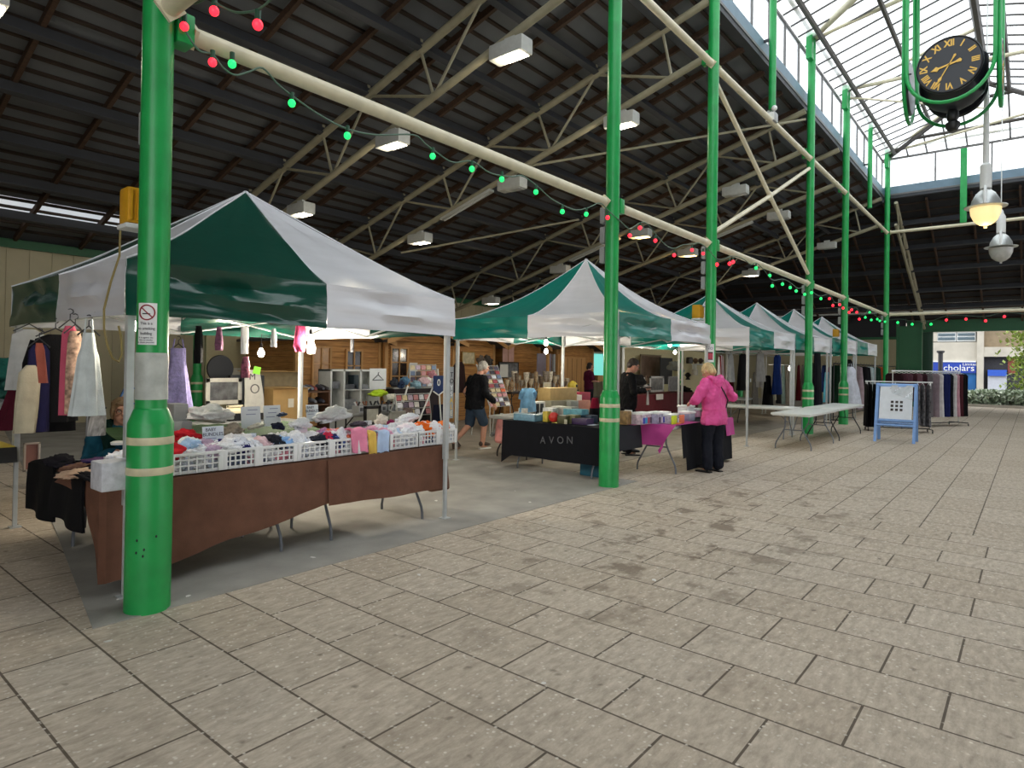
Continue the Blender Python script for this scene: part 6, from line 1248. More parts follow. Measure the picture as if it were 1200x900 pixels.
for i, (f0, c, nm_) in enumerate(((.02, '#2a1218', 'dark burgundy'), (.09, '#4a2a33', 'printed plum'), (.16, '#5a3a44', 'printed mauve'), (.23, '#3a1a20', 'deep wine'), (.30, '#6a4a52', 'printed rose'), (.37, '#341820', 'maroon'), (.46, '#6a6468', 'smoke grey'), (.56, '#8a7a80', 'lilac grey'), (.62, '#c9c6c4', 'off-white'), (.68, '#16204f', 'navy blue'), (.72, '#1a2458', 'bright navy'), (.77, '#17181d', 'charcoal black'), (.83, '#cfcccb', 'white'), (.87, '#b98a94', 'dusty pink'), (.92, '#4a2228', 'claret'), (.96, '#141416', 'jet black'), (1.0, '#101012', 'end black'))): it2.append((f0, c, .26, 1.27 if i > 5 else .8, None, nm_+' trousers on the long rail beyond the easel'))
rail((20.9, 3.1), (23.6, 1.75), 1.63, 'longer rail of many coloured trousers beyond the easel', it2, None)
# blue easel with a white poster
blue = plain('#7fa6dc'); t = thing('easel', 'pale blue wooden easel board with a white poster', 'easel', (0, 0, 0))
FL, FR, BL, BR = on(1026, 516, Z=0), on(1064, 520, Z=0), on(1034.5, 513, Z=0), on(1072, 518.5, Z=0)
FL = Vector((16.55, 2.80, 0)); FR = Vector((16.62, 2.05, 0)); dx = Vector((.62, .02, 0)); BL, BR = FL+dx, FR+dx
apL, apR = FL+Vector((.31, 0, 1.33)), FR+Vector((.31, 0, 1.33))
def lath(a, b, w_, th, name, m, par):
    d = (b-a); u = (FR-FL).normalized(); n = d.normalized().cross(u)
    MB().box((a+b)/2, (w_, d.length, th), Matrix((u, d.normalized(), n)).transposed(), .004).build(name, m, par)
for a, b in ((FL, apL), (FR, apR), (BL, apL), (BR, apR)): lath(a, b, .06, .025, 'leg', blue, t)
def fp(s, z): return FL.lerp(FR, s)+Vector((.31*z/1.33, 0, z))
for z in (.38, .48): MB().tube([fp(0, z), fp(1, z)], .028, 4).build('cross_rail', blue, t)
MB().tube([fp(0, 1.3), fp(1, 1.3)], .03, 4).build('top_rail', blue, t); MB().tube([BL.lerp(apL, .3), BR.lerp(apR, .3)], .02, 4).build('back_rail', blue, t)
up = (fp(0, 1)-fp(0, 0)).normalized(); u = (FR-FL).normalized(); n = u.cross(up)
n = -n if n.x > 0 else n
bo = fp(.5, .885)+n*.02
o = MB().box(bo, (.64, .80, .012), Matrix((u, up, n)).transposed()).build('board', plain('#d9dfe6'), t)
for z in (.495, 1.275): MB().box(fp(.5, z)+n*.028, (.7, .045, .014), Matrix((u, up, n)).transposed()).build('board_edge', blue, t)
for i in range(9):
    c = bo+n*.009+u*(-.09+.09*(i % 3)+.02)+up*(.02-.09*(i//3)); R = random.Random(i)
    MB().box(c, (.055, .055, .004), Matrix((u, up, n)).transposed()).build('dark_square', mat('poster_ink', '#3c3432', .6, var=.7, scale=60), o)
for i, w_ in enumerate((.36, .3)): MB().box(bo+n*.008+up*(.33-.06*i)+u*.05, (w_, .018, .002), Matrix((u, up, n)).transposed()).build('faint_writing', plain('#b3b7bc'), o)
f = MB(); f.grid(lambda s, v: bo+n*(.012+.01*math.sin(9*s+5*v))+u*(-.1+.42*s)+up*(.41-.33*v*(.55+.45*s)), 10, 8, .002); f.build('clear_cover', mat('clear_sheet', '#dfe6ea', .1, var=.1, alpha=.5), t)
z_post = on(1150, 388, X=37).z-.005
# ================================================================== far end of the hall and the street
o = on(1052, 385, X=34); c = on(1079, 430, X=34)
t = thing('boarded_screen', 'green boarded panel beside the far opening', 'screen', (34, 0, 0), kind='thing'); MB().bb(0, .06, c.y, o.y, 0.02, o.z+.1).build('boarding', greend, t)
for yy in (c.y, o.y): MB().bb(-.04, .1, yy-.05, yy+.05, 0, o.z+.25).build('post', greend, t)
tag(MB().bb(36.95, 37.25, on(1097, 0, X=37).y, on(1084.5, 0, X=37).y, 0, z_post, .01).build('fascia_post', mat('deep_green', '#0a3d26', .5)), 'broad dark green post at the side of the far opening', 'post', kind='thing')
f = MB(); z0, z1 = on(1150, 388, X=37).z, on(1150, 375, X=37).z; f.bb(36.95, 37.25, -9, 4.9, z0, z1+.35); struct('beam_far', f, greend)
f = MB(); f.bb(36.95, 37.2, -9, 4.9, z1+.3, z1+.7); struct('trim_far', f, darkclad)
# facade across the street
XF = 58; con = mat('facade_concrete', '#b9b3a6', .85, var=.1, scale=1.5, bump=.2, bscale=20); brickb = mat('facade_brown', '#8a7a62', .85, var=.15, scale=3)
def FY(px): return on(px, 430, X=XF).y
def FZ(py): return on(1130, py, X=XF).z
fa = thing('street_building', 'pale concrete building with a blue shop front across the street', 'building', (XF, 0, 0), kind='thing')
def pan(px0, px1, py0, py1, d, name, m, par=None):
    b = MB().bb(-d, .4, FY(px1), FY(px0), max(0, FZ(py1)) if py1 < 470 else 0, FZ(py0)); return b.build(name, m, par or fa)
pan(1070, 1146, 401, 425, .1, 'concrete_band', con); pan(1040, 1146, 372, 389, .05, 'upper_band', con)
for a_, c_ in ((1098, 1120), (1121, 1143)):
    w_ = pan(a_, c_, 389, 400, -.05, 'window', plain('#e9ecec')); pan(a_+1, c_-1, 390.5, 393.5, .02, 'pane', mat('facade_glass', '#5d6c74', .15), w_); pan(a_+1, c_-1, 395, 398.5, .02, 'pane', mat('facade_glass', '#5d6c74', .15), w_)
pan(1060, 1098, 389, 400, 0, 'infill', con)
pan(1145, 1153, 360, 480, .35, 'concrete_column', con); pan(1153, 1215, 380, 407, 0, 'brown_panel', brickb); pan(1153, 1215, 407, 418, .3, 'concrete_beam', con)
pan(1153, 1215, 418, 480, -.3, 'dark_opening', mat('facade_dark', '#3b3a3c', .8, var=.2)); pan(1181, 1190, 420, 437, -.2, 'red_brick', mat('brick_red', '#8a4a3c', .9, var=.15)); pan(1158, 1180, 433, 440, .5, 'blue_awning', plain('#2a55b8')); pan(1158, 1180, 440, 480, .3, 'pale_shutter', plain('#b9bcc4'))
sg = pan(1068, 1144, 424, 437, .25, 'shop_sign', plain('#1d3ea0', .4)); pan(1068, 1144, 437, 480, .0, 'shop_window', mat('shop_glass', '#2f66a0', .15, var=.3, scale=1)); pan(1068, 1144, 423, 424.5, .3, 'white_fillet', whitep)
def fs(px, py, s, size): text('lettering', s, size, (-.27, FY(px), FZ(py)), (0, -1, 0), (0, 0, 1), whitep, fa, .01)
fs(1121, 431.5, 'Scholars', .66); fs(1137, 427, 'Limited', .3)
f = MB(); f.bb(XF+.4, XF+.5, -30, 30, 0, 14); struct('backdrop_wall', f, con)
o = on(1102, 440, X=45); tag(MB().lathe([(0, 0), (.12, 0), (.12, on(1102, 414, X=45).z), (.2, on(1102, 413, X=45).z), (.2, on(1102, 411, X=45).z), (0, on(1102, 411, X=45).z)], n=12).build('street_bollard', mat('post_black', '#2b2b30', .5)), 'dark lamp post in the street before the blue shop', 'post').location = (45, o.y, 0)
# hedge and tree
leafg = [mat('hedge_leaf_'+str(i), c, .6, var=.3, scale=6) for i, c in enumerate(('#b9c6ae', '#a5b596', '#cfd8c2'))]; leaft = [mat('tree_leaf_'+str(i), c, .6, var=.3, scale=6) for i, c in enumerate(('#a9bd5a', '#93ad4c', '#c0cc70'))]
def foliage(name, n, fn, size, mats, parent, seed):
    R = random.Random(seed); f = MB()
    for i in range(n):
        c = fn(R); f.mi = R.randrange(3); u_ = Vector((R.uniform(-1, 1), R.uniform(-1, 1), R.uniform(-.6, 1))).normalized(); a_, b_ = frame(u_); s = size*R.uniform(.6, 1.2)
        f._face([f.bm.verts.new(c+u_*s), f.bm.verts.new(c+a_*s*.45), f.bm.verts.new(c-u_*s*.9), f.bm.verts.new(c-a_*s*.45)])
    return f.build(name, mats, parent, recalc=False)
HX = 38.6
ya, yb = on(1131, 478, X=HX).y, on(1215, 478, X=HX).y; hz = on(1160, 458, X=HX).z
for i in range(6):
    y0 = ya+(yb-ya)*(i+.5)/6; t = thing('hedge_shrub', ORD[i]+' pale green shrub of the low hedge counted from the trouser rail', 'shrub', (HX, y0, 0), group='shrubs of the low street hedge'); w_ = abs(yb-ya)/6*.72; hh = hz*(1 if i else .9)
    foliage('foliage', 900, lambda R: Vector((R.gauss(0, .35), max(-1.3, min(1.3, R.gauss(0, .55)))*w_, 0))+Vector((0, 0, .05+hh*(1-R.random()**2)*(1-.35*R.random()))), .13, leafg, t, i)
    for k in range(5): MB().tube([(0, 0, 0), ((k-2)*.1, (k-2)*.15, hh*.7)], [.03, .01], 6).build('stem', timber, t)
ty = on(1206, 430, X=HX+.6); t = thing('street_tree', 'yellow green leafy tree at the edge of the far opening', 'tree', (HX+.6, ty.y, 0)); th = on(1195, 384, X=HX+.6).z
foliage('foliage', 1500, lambda R: Vector((R.gauss(0, .38), R.gauss(0, .42), .5+(th-.3)*R.random()**.8)), .15, leaft, t, 77)
MB().tube([(0, 0, 0), (.05, 0, 1.2), (0, .1, th*.8)], [.07, .05, .015], 8).build('trunk', timber, t)
for s in (-1, 1): MB().tube([(.03, 0, .8), (0, s*.4, th*.6)], [.03, .01], 6).build('branch', timber, t)
f = MB(); f.bb(HX-1.25, HX-1.1, -12, ya+.3, 0, .12); struct('kerb', f, con)
# ================================================================== people
def rotm(yaw=0, pitch=0, roll=0): return Matrix.Rotation(yaw, 3, 'Z') @ Matrix.Rotation(pitch, 3, 'X') @ Matrix.Rotation(roll, 3, 'Y')
def limb(f, pts, rs, n=14):
    pts = [Vector(p) for p in pts]; f.tube(pts, rs, n)
    for p, r in zip(pts, rs): f.ell(p, (r*1.0, r*1.0, r*1.0), u=12, v=8)
def head(f, c, R, s=1.0):
    c = Vector(c)
    def e(o, r): f.ell(c+R @ (Vector(o)*s), tuple(x*s for x in r), R, 16, 12)
    e((0, -.012, .025), (.076, .093, .098)); e((0, .02, -.04), (.062, .072, .078)); e((0, .055, -.085), (.035, .03, .028)); e((0, .085, .045), (.055, .02, .02))
    f.tube([c+R @ (Vector((0, .09, .03))*s), c+R @ (Vector((0, .118, -.012))*s), c+R @ (Vector((0, .10, -.024))*s)], [.010*s, .018*s, .014*s], 8)
    for x in (-1, 1): e((x*.078, -.005, -.005), (.012, .022, .034)); e((x*.042, .065, -.012), (.026, .022, .02))
    e((0, .092, -.05), (.024, .012, .009)); e((0, .09, -.062), (.02, .012, .009))
def hand(f, wrist, d, pn, s=1.0, curl=.7, side=1):
    """palm and five fingers; d: pointing direction, pn: palm normal (fingers curl towards it), side: which way the thumb lies"""
    w = Vector(wrist); d = Vector(d).normalized(); pn = Vector(pn); pn = (pn-d*pn.dot(d)).normalized(); u = d.cross(pn)*side
    R = Matrix((u, d, pn)).transposed()
    f.ell(w+d*.045*s, (.040*s, .055*s, .017*s), R, 14, 10)
    for i, (ox, ln) in enumerate(((.030, .068), (.010, .078), (-.010, .072), (-.029, .056))):
        p = w+d*.085*s+u*ox*s; a = 0; pts = [w+d*.06*s+u*ox*.9*s, p]; 
        for k in range(3): a += curl*(.55 if k == 0 else .8); p = p+(d*math.cos(a)+pn*math.sin(a))*ln*s*(.45, .32, .25)[k]; pts.append(p)
        f.tube(pts, [.010*s, .0098*s, .009*s, .0085*s, .0075*s], 8); f.ell(pts[-1], (.0075*s,)*3, u=8, v=6)
    p = w+d*.02*s+u*.034*s; q = p+(d*.6+u*.8).normalized()*.035*s+pn*.01*s; r = q+(d*.9+u*.2+pn*.5*curl).normalized()*.03*s; f.tube([p, q, r], [.013*s, .011*s, .009*s], 8); f.ell(r, (.009*s,)*3, u=8, v=6)
def torso(f, secs, n=24): f.loft([(c, (a, 0, 0) if not isinstance(a, Vector) else a, (0, b, 0) if not isinstance(b, Vector) else b) for c, a, b in secs], n)
def wrinkle(o, amp, sc, seed=0):
    vs = o.data.vertices; nr = [v.normal.copy() for v in vs]; co = [v.co.copy() for v in vs]
    flat_ = []
    for p, n in zip(co, nr): flat_.extend(p + n*(amp*fbm((p.x*sc+seed, p.y*sc, p.z*sc*.7), 1, 3)))
    vs.foreach_set('co', flat_); o.data.update()
skinm = bpy.data.materials.new('skin'); skinm.use_nodes = True; b = skinm.node_tree.nodes['Principled BSDF']; b.inputs['Roughness'].default_value = .5; b.inputs['Subsurface Weight'].default_value = .08
nz = skinm.node_tree.nodes.new('ShaderNodeTexNoise'); nz.inputs['Scale'].default_value = 14; rp = skinm.node_tree.nodes.new('ShaderNodeValToRGB'); rp.color_ramp.elements[0].color = (*lin('#b5806a'), 1); rp.color_ramp.elements[1].color = (*lin('#d3a088'), 1); skinm.node_tree.links.new(nz.outputs['Fac'], rp.inputs['Fac']); skinm.node_tree.links.new(rp.outputs['Color'], b.inputs['Base Color'])
def hairm(name, c): return mat(name, c, .55, var=.3, scale=30, stretch=(1, 1, .25), bump=.4, bscale=120)
def face_parts(t, c, R, s=1.0, glasses=False):
    c = Vector(c)
    for x in (-1, 1):
        e = MB().ell(c+R @ (Vector((x*.032, .083, .012))*s), (.012*s, .006*s, .008*s), R, 10, 8).build('eye', plain('#e9e4dc'), t); MB().ell(c+R @ (Vector((x*.032, .089, .012))*s), (.005*s, .003*s, .005*s), R, 8, 6).build('iris', blackp, e)
        MB().tube([c+R @ (Vector((x*.018, .09, .032))*s), c+R @ (Vector((x*.034, .09, .037))*s), c+R @ (Vector((x*.052, .08, .03))*s)], .004*s, 6).build('eyebrow', hairm('brow', '#4a3c30'), t)
    MB().ell(c+R @ (Vector((0, .101, -.055))*s), (.022*s, .005*s, .004*s), R, 10, 6).build('mouth', plain('#8f4a44'), t)
    if glasses:
        f = MB()
        for x in (-1, 1):
            f.tube([c+R @ (Vector((x*.034+.023*math.cos(q*PI/8), .102, .01+.018*math.sin(q*PI/8)))*s) for q in range(16)], .0025*s, 6, True)
            f.tube([c+R @ (Vector((x*.057, .1, .014))*s), c+R @ (Vector((x*.08, .0, .012))*s)], .0022*s, 6)
        f.tube([c+R @ (Vector((-.011, .103, .014))*s), c+R @ (Vector((.011, .103, .014))*s)], .0022*s, 6); f.build('glasses_frame', blackp, t)
def hair(t, c, R, m, parts, s=1.0, vox=.008, amp=.006):
    f = MB(); c = Vector(c)
    for o, r in parts: f.ell(c+R @ (Vector(o)*s), tuple(x*s for x in r), R, 16, 12)
    o = remesh(f, 'hair', m, vox, t, 3); wrinkle(o, amp, 30); return o
def shoe(t, ankle, fwd, m, sole=None, L=.26):
    a = Vector(ankle); d = Vector((fwd[0], fwd[1], 0)).normalized(); u = Vector((d.y, -d.x, 0))
    f = MB(); f.loft([(a+d*(k*L-.07)+Vector((0, 0, z)), u*w_, Vector((0, 0, h))) for k, z, w_, h in ((0, .045, .02, .03), (.06, .05, .036, .046), (.3, .052, .04, .05), (.55, .045, .045, .04), (.8, .035, .046, .03), (.97, .028, .03, .022), (1.02, .025, .01, .012))], 16)
    o = f.build('shoe', m, t); MB().prism([(-.07, -.036), (.05, -.042), (.15, -.048), (L-.06, -.03), (L-.05, 0), (L-.06, .03), (.15, .048), (.05, .042), (-.07, .036)], a*1+Vector((0, 0, -a.z+.0)) if False else Vector((a.x, a.y, .002)), d, u, (0, 0, .016)).build('sole', sole or blackp, o)
# ---- person in pink at the tub table (x: own right, y: forward)
def pink_person():
    rz = math.radians(-22)
    t = thing('person', 'person in a bright pink hooded coat, back turned, at the tub table', 'person', (9.62, 3.84, 0), rz)
    hc = Vector((-.02, .10, 1.565)); R = rotm(math.radians(8), math.radians(-32))
    f = MB(); head(f, hc, R); f.tube([(0, .0, 1.36), (-.01, .05, 1.50)], [.055, .052], 14)
    torso(f, [((0, 0, .82), .155, .10), ((0, 0, .95), .16, .105), ((0, .0, 1.1), .14, .095), ((0, .0, 1.25), .165, .105), ((0, .0, 1.36), .15, .085), ((0, .0, 1.42), .07, .06)])
    for s in (-1, 1): limb(f, [(s*.095, 0, .88), (s*.105, .02, .48), (s*.115, -.01, .09)], [.085, .058, .042]); f.ell((s*.12, .04, .05), (.03, .08, .026))
    elL, elR = Vector((-.34, .02, 1.12)), Vector((.42, .0, 1.17)); wrL, wrR = Vector((-.22, .25, 1.08)), Vector((.20, .24, 1.1))
    limb(f, [(-.17, 0, 1.36), elL, wrL], [.052, .042, .03]); limb(f, [(.17, 0, 1.36), elR, wrR], [.052, .042, .03])
    hand(f, wrL, (.3, 1, -.25), (.6, 0, -1), side=1); hand(f, wrR, (-.5, 1, -.2), (-.6, 0, -1), side=-1)
    body = remesh(f, 'body', skinm, .0085, t)
    face_parts(body, hc, R)
    hair(t, hc, R, hairm('hair_blond', '#c9ad7c'), [((0, -.02, .045), (.087, .1, .09)), ((0, -.06, -.02), (.08, .06, .09)), ((-.05, .01, .02), (.045, .06, .07)), ((.05, .01, .02), (.045, .06, .07)), ((.06, -.03, .09), (.035, .05, .03))])
    pk = mat('pink_coat', '#dc4c92', .55, var=.1, scale=5, bump=.3, bscale=14); f = MB()
    torso(f, [((0, -.01, .74), .235, .165), ((0, -.01, .80), .232, .165), ((0, -.01, .94), .215, .155), ((0, -.01, 1.05), .205, .145), ((0, -.01, 1.2), .215, .145), ((0, -.01, 1.32), .215, .135), ((0, 0, 1.41), .16, .105), ((0, .02, 1.46), .09, .08)])
    limb(f, [(-.17, 0, 1.37), (-.27, .0, 1.25), elL, (-.28, .15, 1.09)], [.09, .088, .08, .062]); limb(f, [(.17, 0, 1.37), (.3, .0, 1.28), elR, (.28, .16, 1.12)], [.09, .088, .082, .062])
    co = remesh(f, 'coat', pk, .011, t, 8); wrinkle(co, .016, 9, 3)
    f = MB(); f.ell((0, -.085, 1.40), (.13, .07, .10), rotm(0, .25)); f.ell((-.09, -.02, 1.455), (.05, .08, .05)); f.ell((.09, -.02, 1.455), (.05, .08, .05)); f.ell((0, -.10, 1.34), (.10, .055, .07)); ho = remesh(f, 'hood', pk, .01, co, 6); wrinkle(ho, .014, 14, 8)
    MB().tube([(.245*math.cos(q*PI/12)*.87, -.01+.185*math.sin(q*PI/12)*.83, .985) for q in range(24)], .006, 6, True).build('waist_seam', pk, co)
    MB().tube([(-.06, -.12, 1.42), (.05, -.166, 1.25), (.17, -.13, 1.12), (.215, -.05, 1.0)], .011, 6).build('bag_strap', blackp, t)
    tm = cloth('#1b1d26'); f = MB(); torso(f, [((0, 0, .78), .175, .13), ((0, 0, .9), .17, .125), ((0, 0, .98), .15, .11)])
    for s in (-1, 1): limb(f, [(s*.095, 0, .82), (s*.105, .02, .46), (s*.115, -.01, .1)], [.115, .088, .078])
    tr_ = remesh(f, 'trousers', tm, .011, t, 5); wrinkle(tr_, .012, 9, 5)
    for s in (-1, 1): shoe(t, (s*.12, .0, .05), (s*.15, 1), blackp)
    MB().ell((.17, .06, 1.06), (.09, .05, .12)).build('handbag', blackc, t) if False else None
pink_person()
# ---- man in black behind the tubs
def black_person():
    p = on(736, 450, Y=5.75); rz = math.atan2(-.9, 1.0)-PI/2
    t = thing('person', 'person with short dark hair and black jumper looking down behind the tubs', 'person', (p.x, 5.75, 0.006), rz)
    hc = Vector((0, .10, 1.63)); R = rotm(math.radians(4), math.radians(-28))
    f = MB(); head(f, hc, R, 1.04); f.tube([(0, .0, 1.45), (0, .045, 1.58)], [.062, .058], 14)
    torso(f, [((0, 0, .9), .16, .115), ((0, 0, 1.05), .165, .12), ((0, .0, 1.2), .165, .12), ((0, .0, 1.35), .18, .115), ((0, .0, 1.46), .16, .09), ((0, .0, 1.51), .07, .06)])
    for s in (-1, 1): limb(f, [(s*.095, 0, .9), (s*.105, .02, .48), (s*.11, -.01, .09)], [.09, .062, .045]); f.ell((s*.11, .04, .05), (.03, .08, .026))
    wrs = []
    for s in (-1, 1):
        el = Vector((s*.27, .02, 1.16)); wr = Vector((s*.12, .29, 1.2)); limb(f, [(s*.185, 0, 1.44), el, wr], [.055, .045, .032]); hand(f, wr, (-s*.6, .8, .05), (0, .1, 1), side=s)
    body = remesh(f, 'body', skinm, .0085, t); face_parts(body, hc, R, 1.04, True)
    hair(t, hc, R, hairm('hair_dark', '#352a24'), [((0, -.022, .055), (.083, .098, .08)), ((0, -.07, .0), (.072, .05, .08)), ((-.07, -.02, .03), (.018, .05, .05)), ((.07, -.02, .03), (.018, .05, .05))], 1.04)
    f = MB(); torso(f, [((0, 0, .86), .2, .15), ((0, .01, 1.0), .205, .16), ((0, .01, 1.15), .2, .155), ((0, .0, 1.32), .21, .145), ((0, .0, 1.45), .18, .11), ((0, .0, 1.51), .08, .075)])
    for s in (-1, 1): limb(f, [(s*.185, 0, 1.43), (s*.275, .02, 1.16), (s*.15, .25, 1.19)], [.082, .07, .055])
    j = remesh(f, 'jumper', cloth('#0d0d10'), .011, t, 6); wrinkle(j, .014, 9, 1)
    f = MB(); torso(f, [((0, 0, .84), .175, .13), ((0, 0, .95), .175, .13)])
    for s in (-1, 1): limb(f, [(s*.095, 0, .86), (s*.105, .02, .48), (s*.11, -.01, .1)], [.11, .085, .07])
    remesh(f, 'trousers', cloth('#14151b'), .011, t, 5)
    for s in (-1, 1): shoe(t, (s*.11, .0, .05), (s*.1, 1), blackp)
    # small white bag and wallet in the hands
    f = MB(); f.box((0, .39, 1.235), (.16, .09, .02), bev=.006); o = f.build('wallet', plain('#2a2628')); o.location = t.location; o.rotation_euler = t.rotation_euler; tag(o, 'dark wallet held in the hands of the person in black', 'wallet')
    f = MB(); f.loft([((.05, .36, 1.17), (.012, 0, 0), (0, .01, 0)), ((.05, .36, 1.05), (.03, 0, 0), (0, .02, 0)), ((.05, .36, .92), (.035, 0, 0), (0, .025, 0))], 12); o = f.build('paper_bag', plain('#d3d0ca')); o.location = t.location; o.rotation_euler = t.rotation_euler; tag(o, 'narrow white paper bag hanging from the hand of the person in black', 'bag')
black_person()
# ---- grey-haired walker
def walker():
    t = thing('person', 'grey-haired person in a black jacket and denim shorts walking between the first two tents', 'person', (8.95, 8.25, 0.006), math.radians(-98))
    hc = Vector((.02, .17, 1.55)); R = rotm(math.radians(-14), math.radians(-16))
    f = MB(); head(f, hc, R); f.tube([(0, .06, 1.36), (.01, .12, 1.48)], [.06, .055], 14)
    torso(f, [((0, -.02, .82), .16, .12), ((0, 0, .96), .165, .13), ((0, .02, 1.1), .165, .13), ((0, .05, 1.25), .185, .12), ((0, .06, 1.36), .16, .09), ((0, .07, 1.41), .07, .06)])
    limb(f, [(-.1, -.02, .84), (-.1, -.06, .46), (-.1, -.42, .16)], [.09, .062, .045]); f.ell((-.1, -.40, .08), (.04, .06, .08)); f.ell((-.1, -.36, .04), (.042, .08, .03))
    limb(f, [(.1, -.02, .84), (.1, .14, .47), (.1, .10, .09)], [.09, .062, .045]); f.ell((.1, .14, .05), (.03, .085, .024))
    wl, wr = Vector((-.26, .1, .84)), Vector((.27, .24, .86)); limb(f, [(-.19, .05, 1.34), (-.28, -.04, 1.08), wl], [.054, .044, .03]); limb(f, [(.19, .05, 1.34), (.28, .04, 1.08), wr], [.054, .044, .03])
    hand(f, wl, (0, .3, -1), (.8, 0, 0), side=1); hand(f, wr, (0, .5, -1), (-.8, 0, 0), side=-1)
    body = remesh(f, 'body', skinm, .0085, t); face_parts(body, hc, R)
    hair(t, hc, R, hairm('hair_grey', '#a9a49c'), [((0, -.022, .05), (.085, .1, .085)), ((0, -.07, -.01), (.076, .055, .09)), ((-.07, -.01, .02), (.022, .05, .06)), ((.07, -.01, .02), (.022, .05, .06))])
    f = MB(); torso(f, [((0, -.03, .76), .215, .175), ((0, -.01, .9), .215, .175), ((0, .02, 1.08), .205, .165), ((0, .05, 1.25), .215, .145), ((0, .06, 1.36), .18, .115), ((0, .08, 1.43), .08, .08)])
    for s, w_ in ((-1, wl), (1, wr)): limb(f, [(s*.19, .05, 1.33), (s*.285, .0, 1.08), w_+Vector((0, -.02, .06))], [.085, .074, .058])
    j = remesh(f, 'jacket', cloth('#101116'), .011, t, 6); wrinkle(j, .014, 9, 2)
    f = MB(); torso(f, [((0, -.02, .74), .175, .14), ((0, 0, .9), .17, .135)]); limb(f, [(-.1, -.02, .8), (-.1, -.055, .5)], [.115, .1]); limb(f, [(.1, -.02, .8), (.1, .12, .52)], [.115, .1]); s_ = remesh(f, 'shorts', cloth('#3b4a5c'), .011, t, 5); wrinkle(s_, .01, 9)
    shoe(t, (.1, .1, .05), (0, 1), plain('#4a3a30'), whitep)
    f = MB(); f.loft([((-.1, -.36-.05*k, .045+k*.10), (.052-.006*k, 0, 0), (0, .10-.045*k, .03)) for k in (0, .5, 1)], 12); f.build('shoe', plain('#4a3a30'), t)
    # rolled bag carried low in front
    f = MB(); f.tube([(0, 0, 0), (.0, .3, .16), (.0, .62, .34), (.0, .74, .36)], [.03, .06, .075, .05], 12); o = f.build('rolled_bag', mat('bag_grey_mix', '#8f8f8d', .5, var=.45, scale=7)); o.location = (8.62, 7.55, .34); o.rotation_euler.z = math.radians(-98)
    tag(o, 'grey and maroon long rolled bag carried low beside the walking person', 'bag'); m2 = MB().tube([(-.02, .02, .02), (0, .3, .1), (0, .5, .2)], [.02, .035, .02], 8).build('maroon_fold', cloth('#3f1a22')); m2.parent = o
walker()
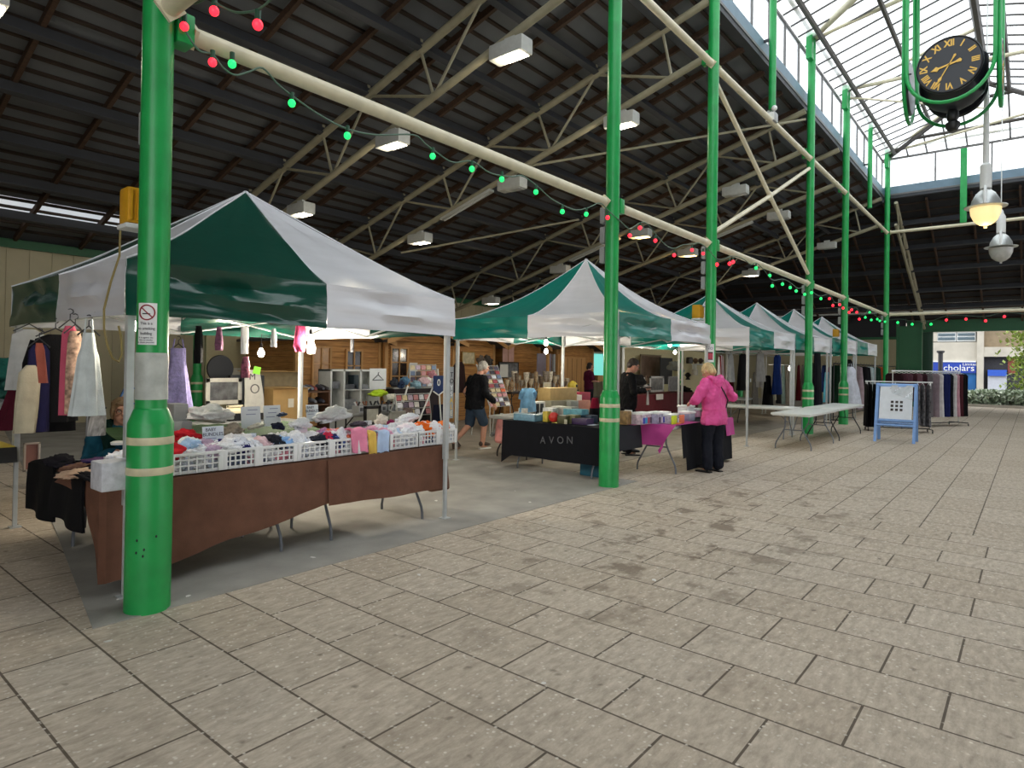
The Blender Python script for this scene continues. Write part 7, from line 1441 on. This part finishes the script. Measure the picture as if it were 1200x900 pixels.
# ---- seated stallholder behind the thick column
def seated():
    p = on(141, 470, Y=6.62); X0_ = p.x
    t = thing('person', 'seated person with glasses and dark green scarf behind the tent leg', 'person', (X0_, 6.62, 0.006), math.radians(180+35-90-90+18))
    t.rotation_euler.z = math.atan2(-6.62, -X0_)-PI/2+math.radians(14)
    hc = Vector((0, .05, 1.155)); R = rotm(math.radians(-6), math.radians(-5))
    f = MB(); head(f, hc, R, 1.02); f.tube([(0, 0, .95), (0, .02, 1.1)], [.058, .055], 14)
    torso(f, [((0, -.05, .46), .18, .14), ((0, -.03, .56), .185, .15), ((0, 0, .7), .17, .13), ((0, 0, .84), .185, .125), ((0, 0, .94), .165, .095), ((0, 0, 1.0), .07, .06)])
    for s in (-1, 1):
        limb(f, [(s*.1, 0, .5), (s*.13, .42, .5), (s*.13, .40, .09)], [.095, .068, .045]); f.ell((s*.13, .46, .045), (.04, .11, .035))
        wr = Vector((s*.10, .33, .80)); limb(f, [(s*.19, 0, .92), (s*.27, .06, .68), wr], [.056, .046, .032]); hand(f, wr, (-s*.5, .8, .0), (0, 0, -1), side=-s)
    body = remesh(f, 'body', skinm, .0085, t); face_parts(body, hc, R, 1.02, True)
    hair(t, hc, R, hairm('hair_sandy', '#8a7052'), [((0, -.02, .055), (.087, .098, .082)), ((0, -.06, -.02), (.08, .06, .09)), ((-.072, .0, .0), (.022, .05, .075)), ((.072, .0, .0), (.022, .05, .075)), ((0, .065, .085), (.065, .03, .022))], 1.02)
    f = MB(); torso(f, [((0, -.05, .46), .215, .175), ((0, -.02, .6), .215, .18), ((0, 0, .75), .205, .16), ((0, 0, .88), .21, .14), ((0, 0, .96), .17, .11), ((0, 0, 1.02), .08, .075)])
    for s in (-1, 1): limb(f, [(s*.19, 0, .91), (s*.275, .05, .68), (s*.13, .29, .79)], [.085, .075, .055])
    j = remesh(f, 'top', cloth('#164a5e'), .011, t, 6); wrinkle(j, .013, 9, 6)
    f = MB()
    for s in (-1, 1): limb(f, [(s*.03, -.07, 1.04), (s*.12, .0, 1.02), (s*.12, .12, .9), (s*.11, .16, .66)], [.05, .06, .055, .05], 10)
    sc = remesh(f, 'scarf', cloth('#10302a'), .011, t, 5); wrinkle(sc, .012, 12, 4)
    f = MB(); torso(f, [((0, -.05, .44), .19, .16), ((0, -.04, .56), .19, .16)])
    for s in (-1, 1): limb(f, [(s*.1, 0, .5), (s*.13, .42, .5), (s*.13, .40, .1)], [.115, .09, .07])
    remesh(f, 'trousers', cloth('#17181c'), .011, t, 5)
    for s in (-1, 1): shoe(t, (s*.13, .40, .05), (0, 1), blackp)
    t.scale = (.965,)*3
    ch = thing('folding_chair', 'dark folding chair under the seated person', 'chair', t.location, t.rotation_euler.z)
    MB().bb(-.22, .22, -.26, .18, .39, .42, .01).build('seat', blackp, ch); MB().bb(-.22, .22, -.3, -.27, .55, .85, .01).build('backrest', blackp, ch)
    for s in (-1, 1): MB().tube([(s*.2, .16, 0), (s*.2, -.05, .4)], .012, 6).build('leg', blackp, ch); MB().tube([(s*.2, -.3, 0), (s*.2, -.24, .4), (s*.2, -.29, .85)], .012, 6).build('leg', blackp, ch)
    f = MB(); f.lathe([(0, 0), (.05, 0), (.055, .02), (.035, .03), (.0, .03)], n=14); o = f.build('white_dish', whitep); o.location = on(138, 521, Y=5.9); tag(o, 'small white dish in front of the seated person', 'dish')
seated()
# ---- stallholder in maroon before the chalet
def maroon_person():
    p = on(690, 450, Y=11.4)
    t = thing('person', 'dark-haired person in a maroon top holding a cardboard box before the pine chalet', 'person', (p.x, 11.4, 0.006), math.radians(-118))
    hc = Vector((0, .05, 1.62)); R = rotm(math.radians(-25), math.radians(-10))
    f = MB(); head(f, hc, R); f.tube([(0, 0, 1.42), (0, .02, 1.56)], [.055, .052], 14)
    torso(f, [((0, 0, .88), .165, .12), ((0, 0, 1.0), .165, .12), ((0, 0, 1.15), .15, .115), ((0, 0, 1.3), .17, .12), ((0, 0, 1.42), .155, .085), ((0, 0, 1.47), .06, .055)])
    for s in (-1, 1):
        limb(f, [(s*.095, 0, .88), (s*.1, .02, .48), (s*.11, -.01, .09)], [.09, .06, .043]); f.ell((s*.11, .04, .05), (.03, .08, .026))
        wr = Vector((s*.15, .27, 1.12)); limb(f, [(s*.175, 0, 1.4), (s*.27, .0, 1.14), wr], [.052, .044, .03]); hand(f, wr, (-s*.7, .7, -.1), (0, 0, 1), side=s)
    body = remesh(f, 'body', skinm, .0085, t); face_parts(body, hc, R)
    hair(t, hc, R, hairm('hair_black', '#1d1614'), [((0, -.025, .05), (.087, .098, .085)), ((0, -.075, -.03), (.075, .055, .1)), ((-.07, -.02, -.01), (.024, .05, .08)), ((.07, -.02, -.01), (.024, .05, .08))])
    f = MB(); torso(f, [((0, 0, .84), .2, .15), ((0, 0, 1.0), .19, .145), ((0, 0, 1.18), .185, .145), ((0, 0, 1.32), .2, .145), ((0, 0, 1.43), .165, .1), ((0, 0, 1.49), .07, .065)])
    for s in (-1, 1): limb(f, [(s*.175, 0, 1.39), (s*.245, .0, 1.2)], [.08, .07])
    j = remesh(f, 'top', cloth('#4e1230'), .011, t, 6); wrinkle(j, .012, 9, 7)
    f = MB(); torso(f, [((0, 0, .8), .18, .14), ((0, 0, .95), .175, .135)])
    for s in (-1, 1): limb(f, [(s*.095, 0, .84), (s*.1, .02, .48), (s*.11, -.01, .1)], [.115, .085, .07])
    remesh(f, 'trousers', cloth('#1a1a20'), .011, t, 5)
    for s in (-1, 1): shoe(t, (s*.11, .0, .05), (0, 1), blackp)
    c = MB(); c.bb(-.16, .16, .25, .47, 1.13, 1.33, .006); o = c.build('cardboard_box', box1); o.location = t.location; o.rotation_euler = t.rotation_euler; tag(o, 'small cardboard box held by the person in maroon', 'box')
maroon_person()
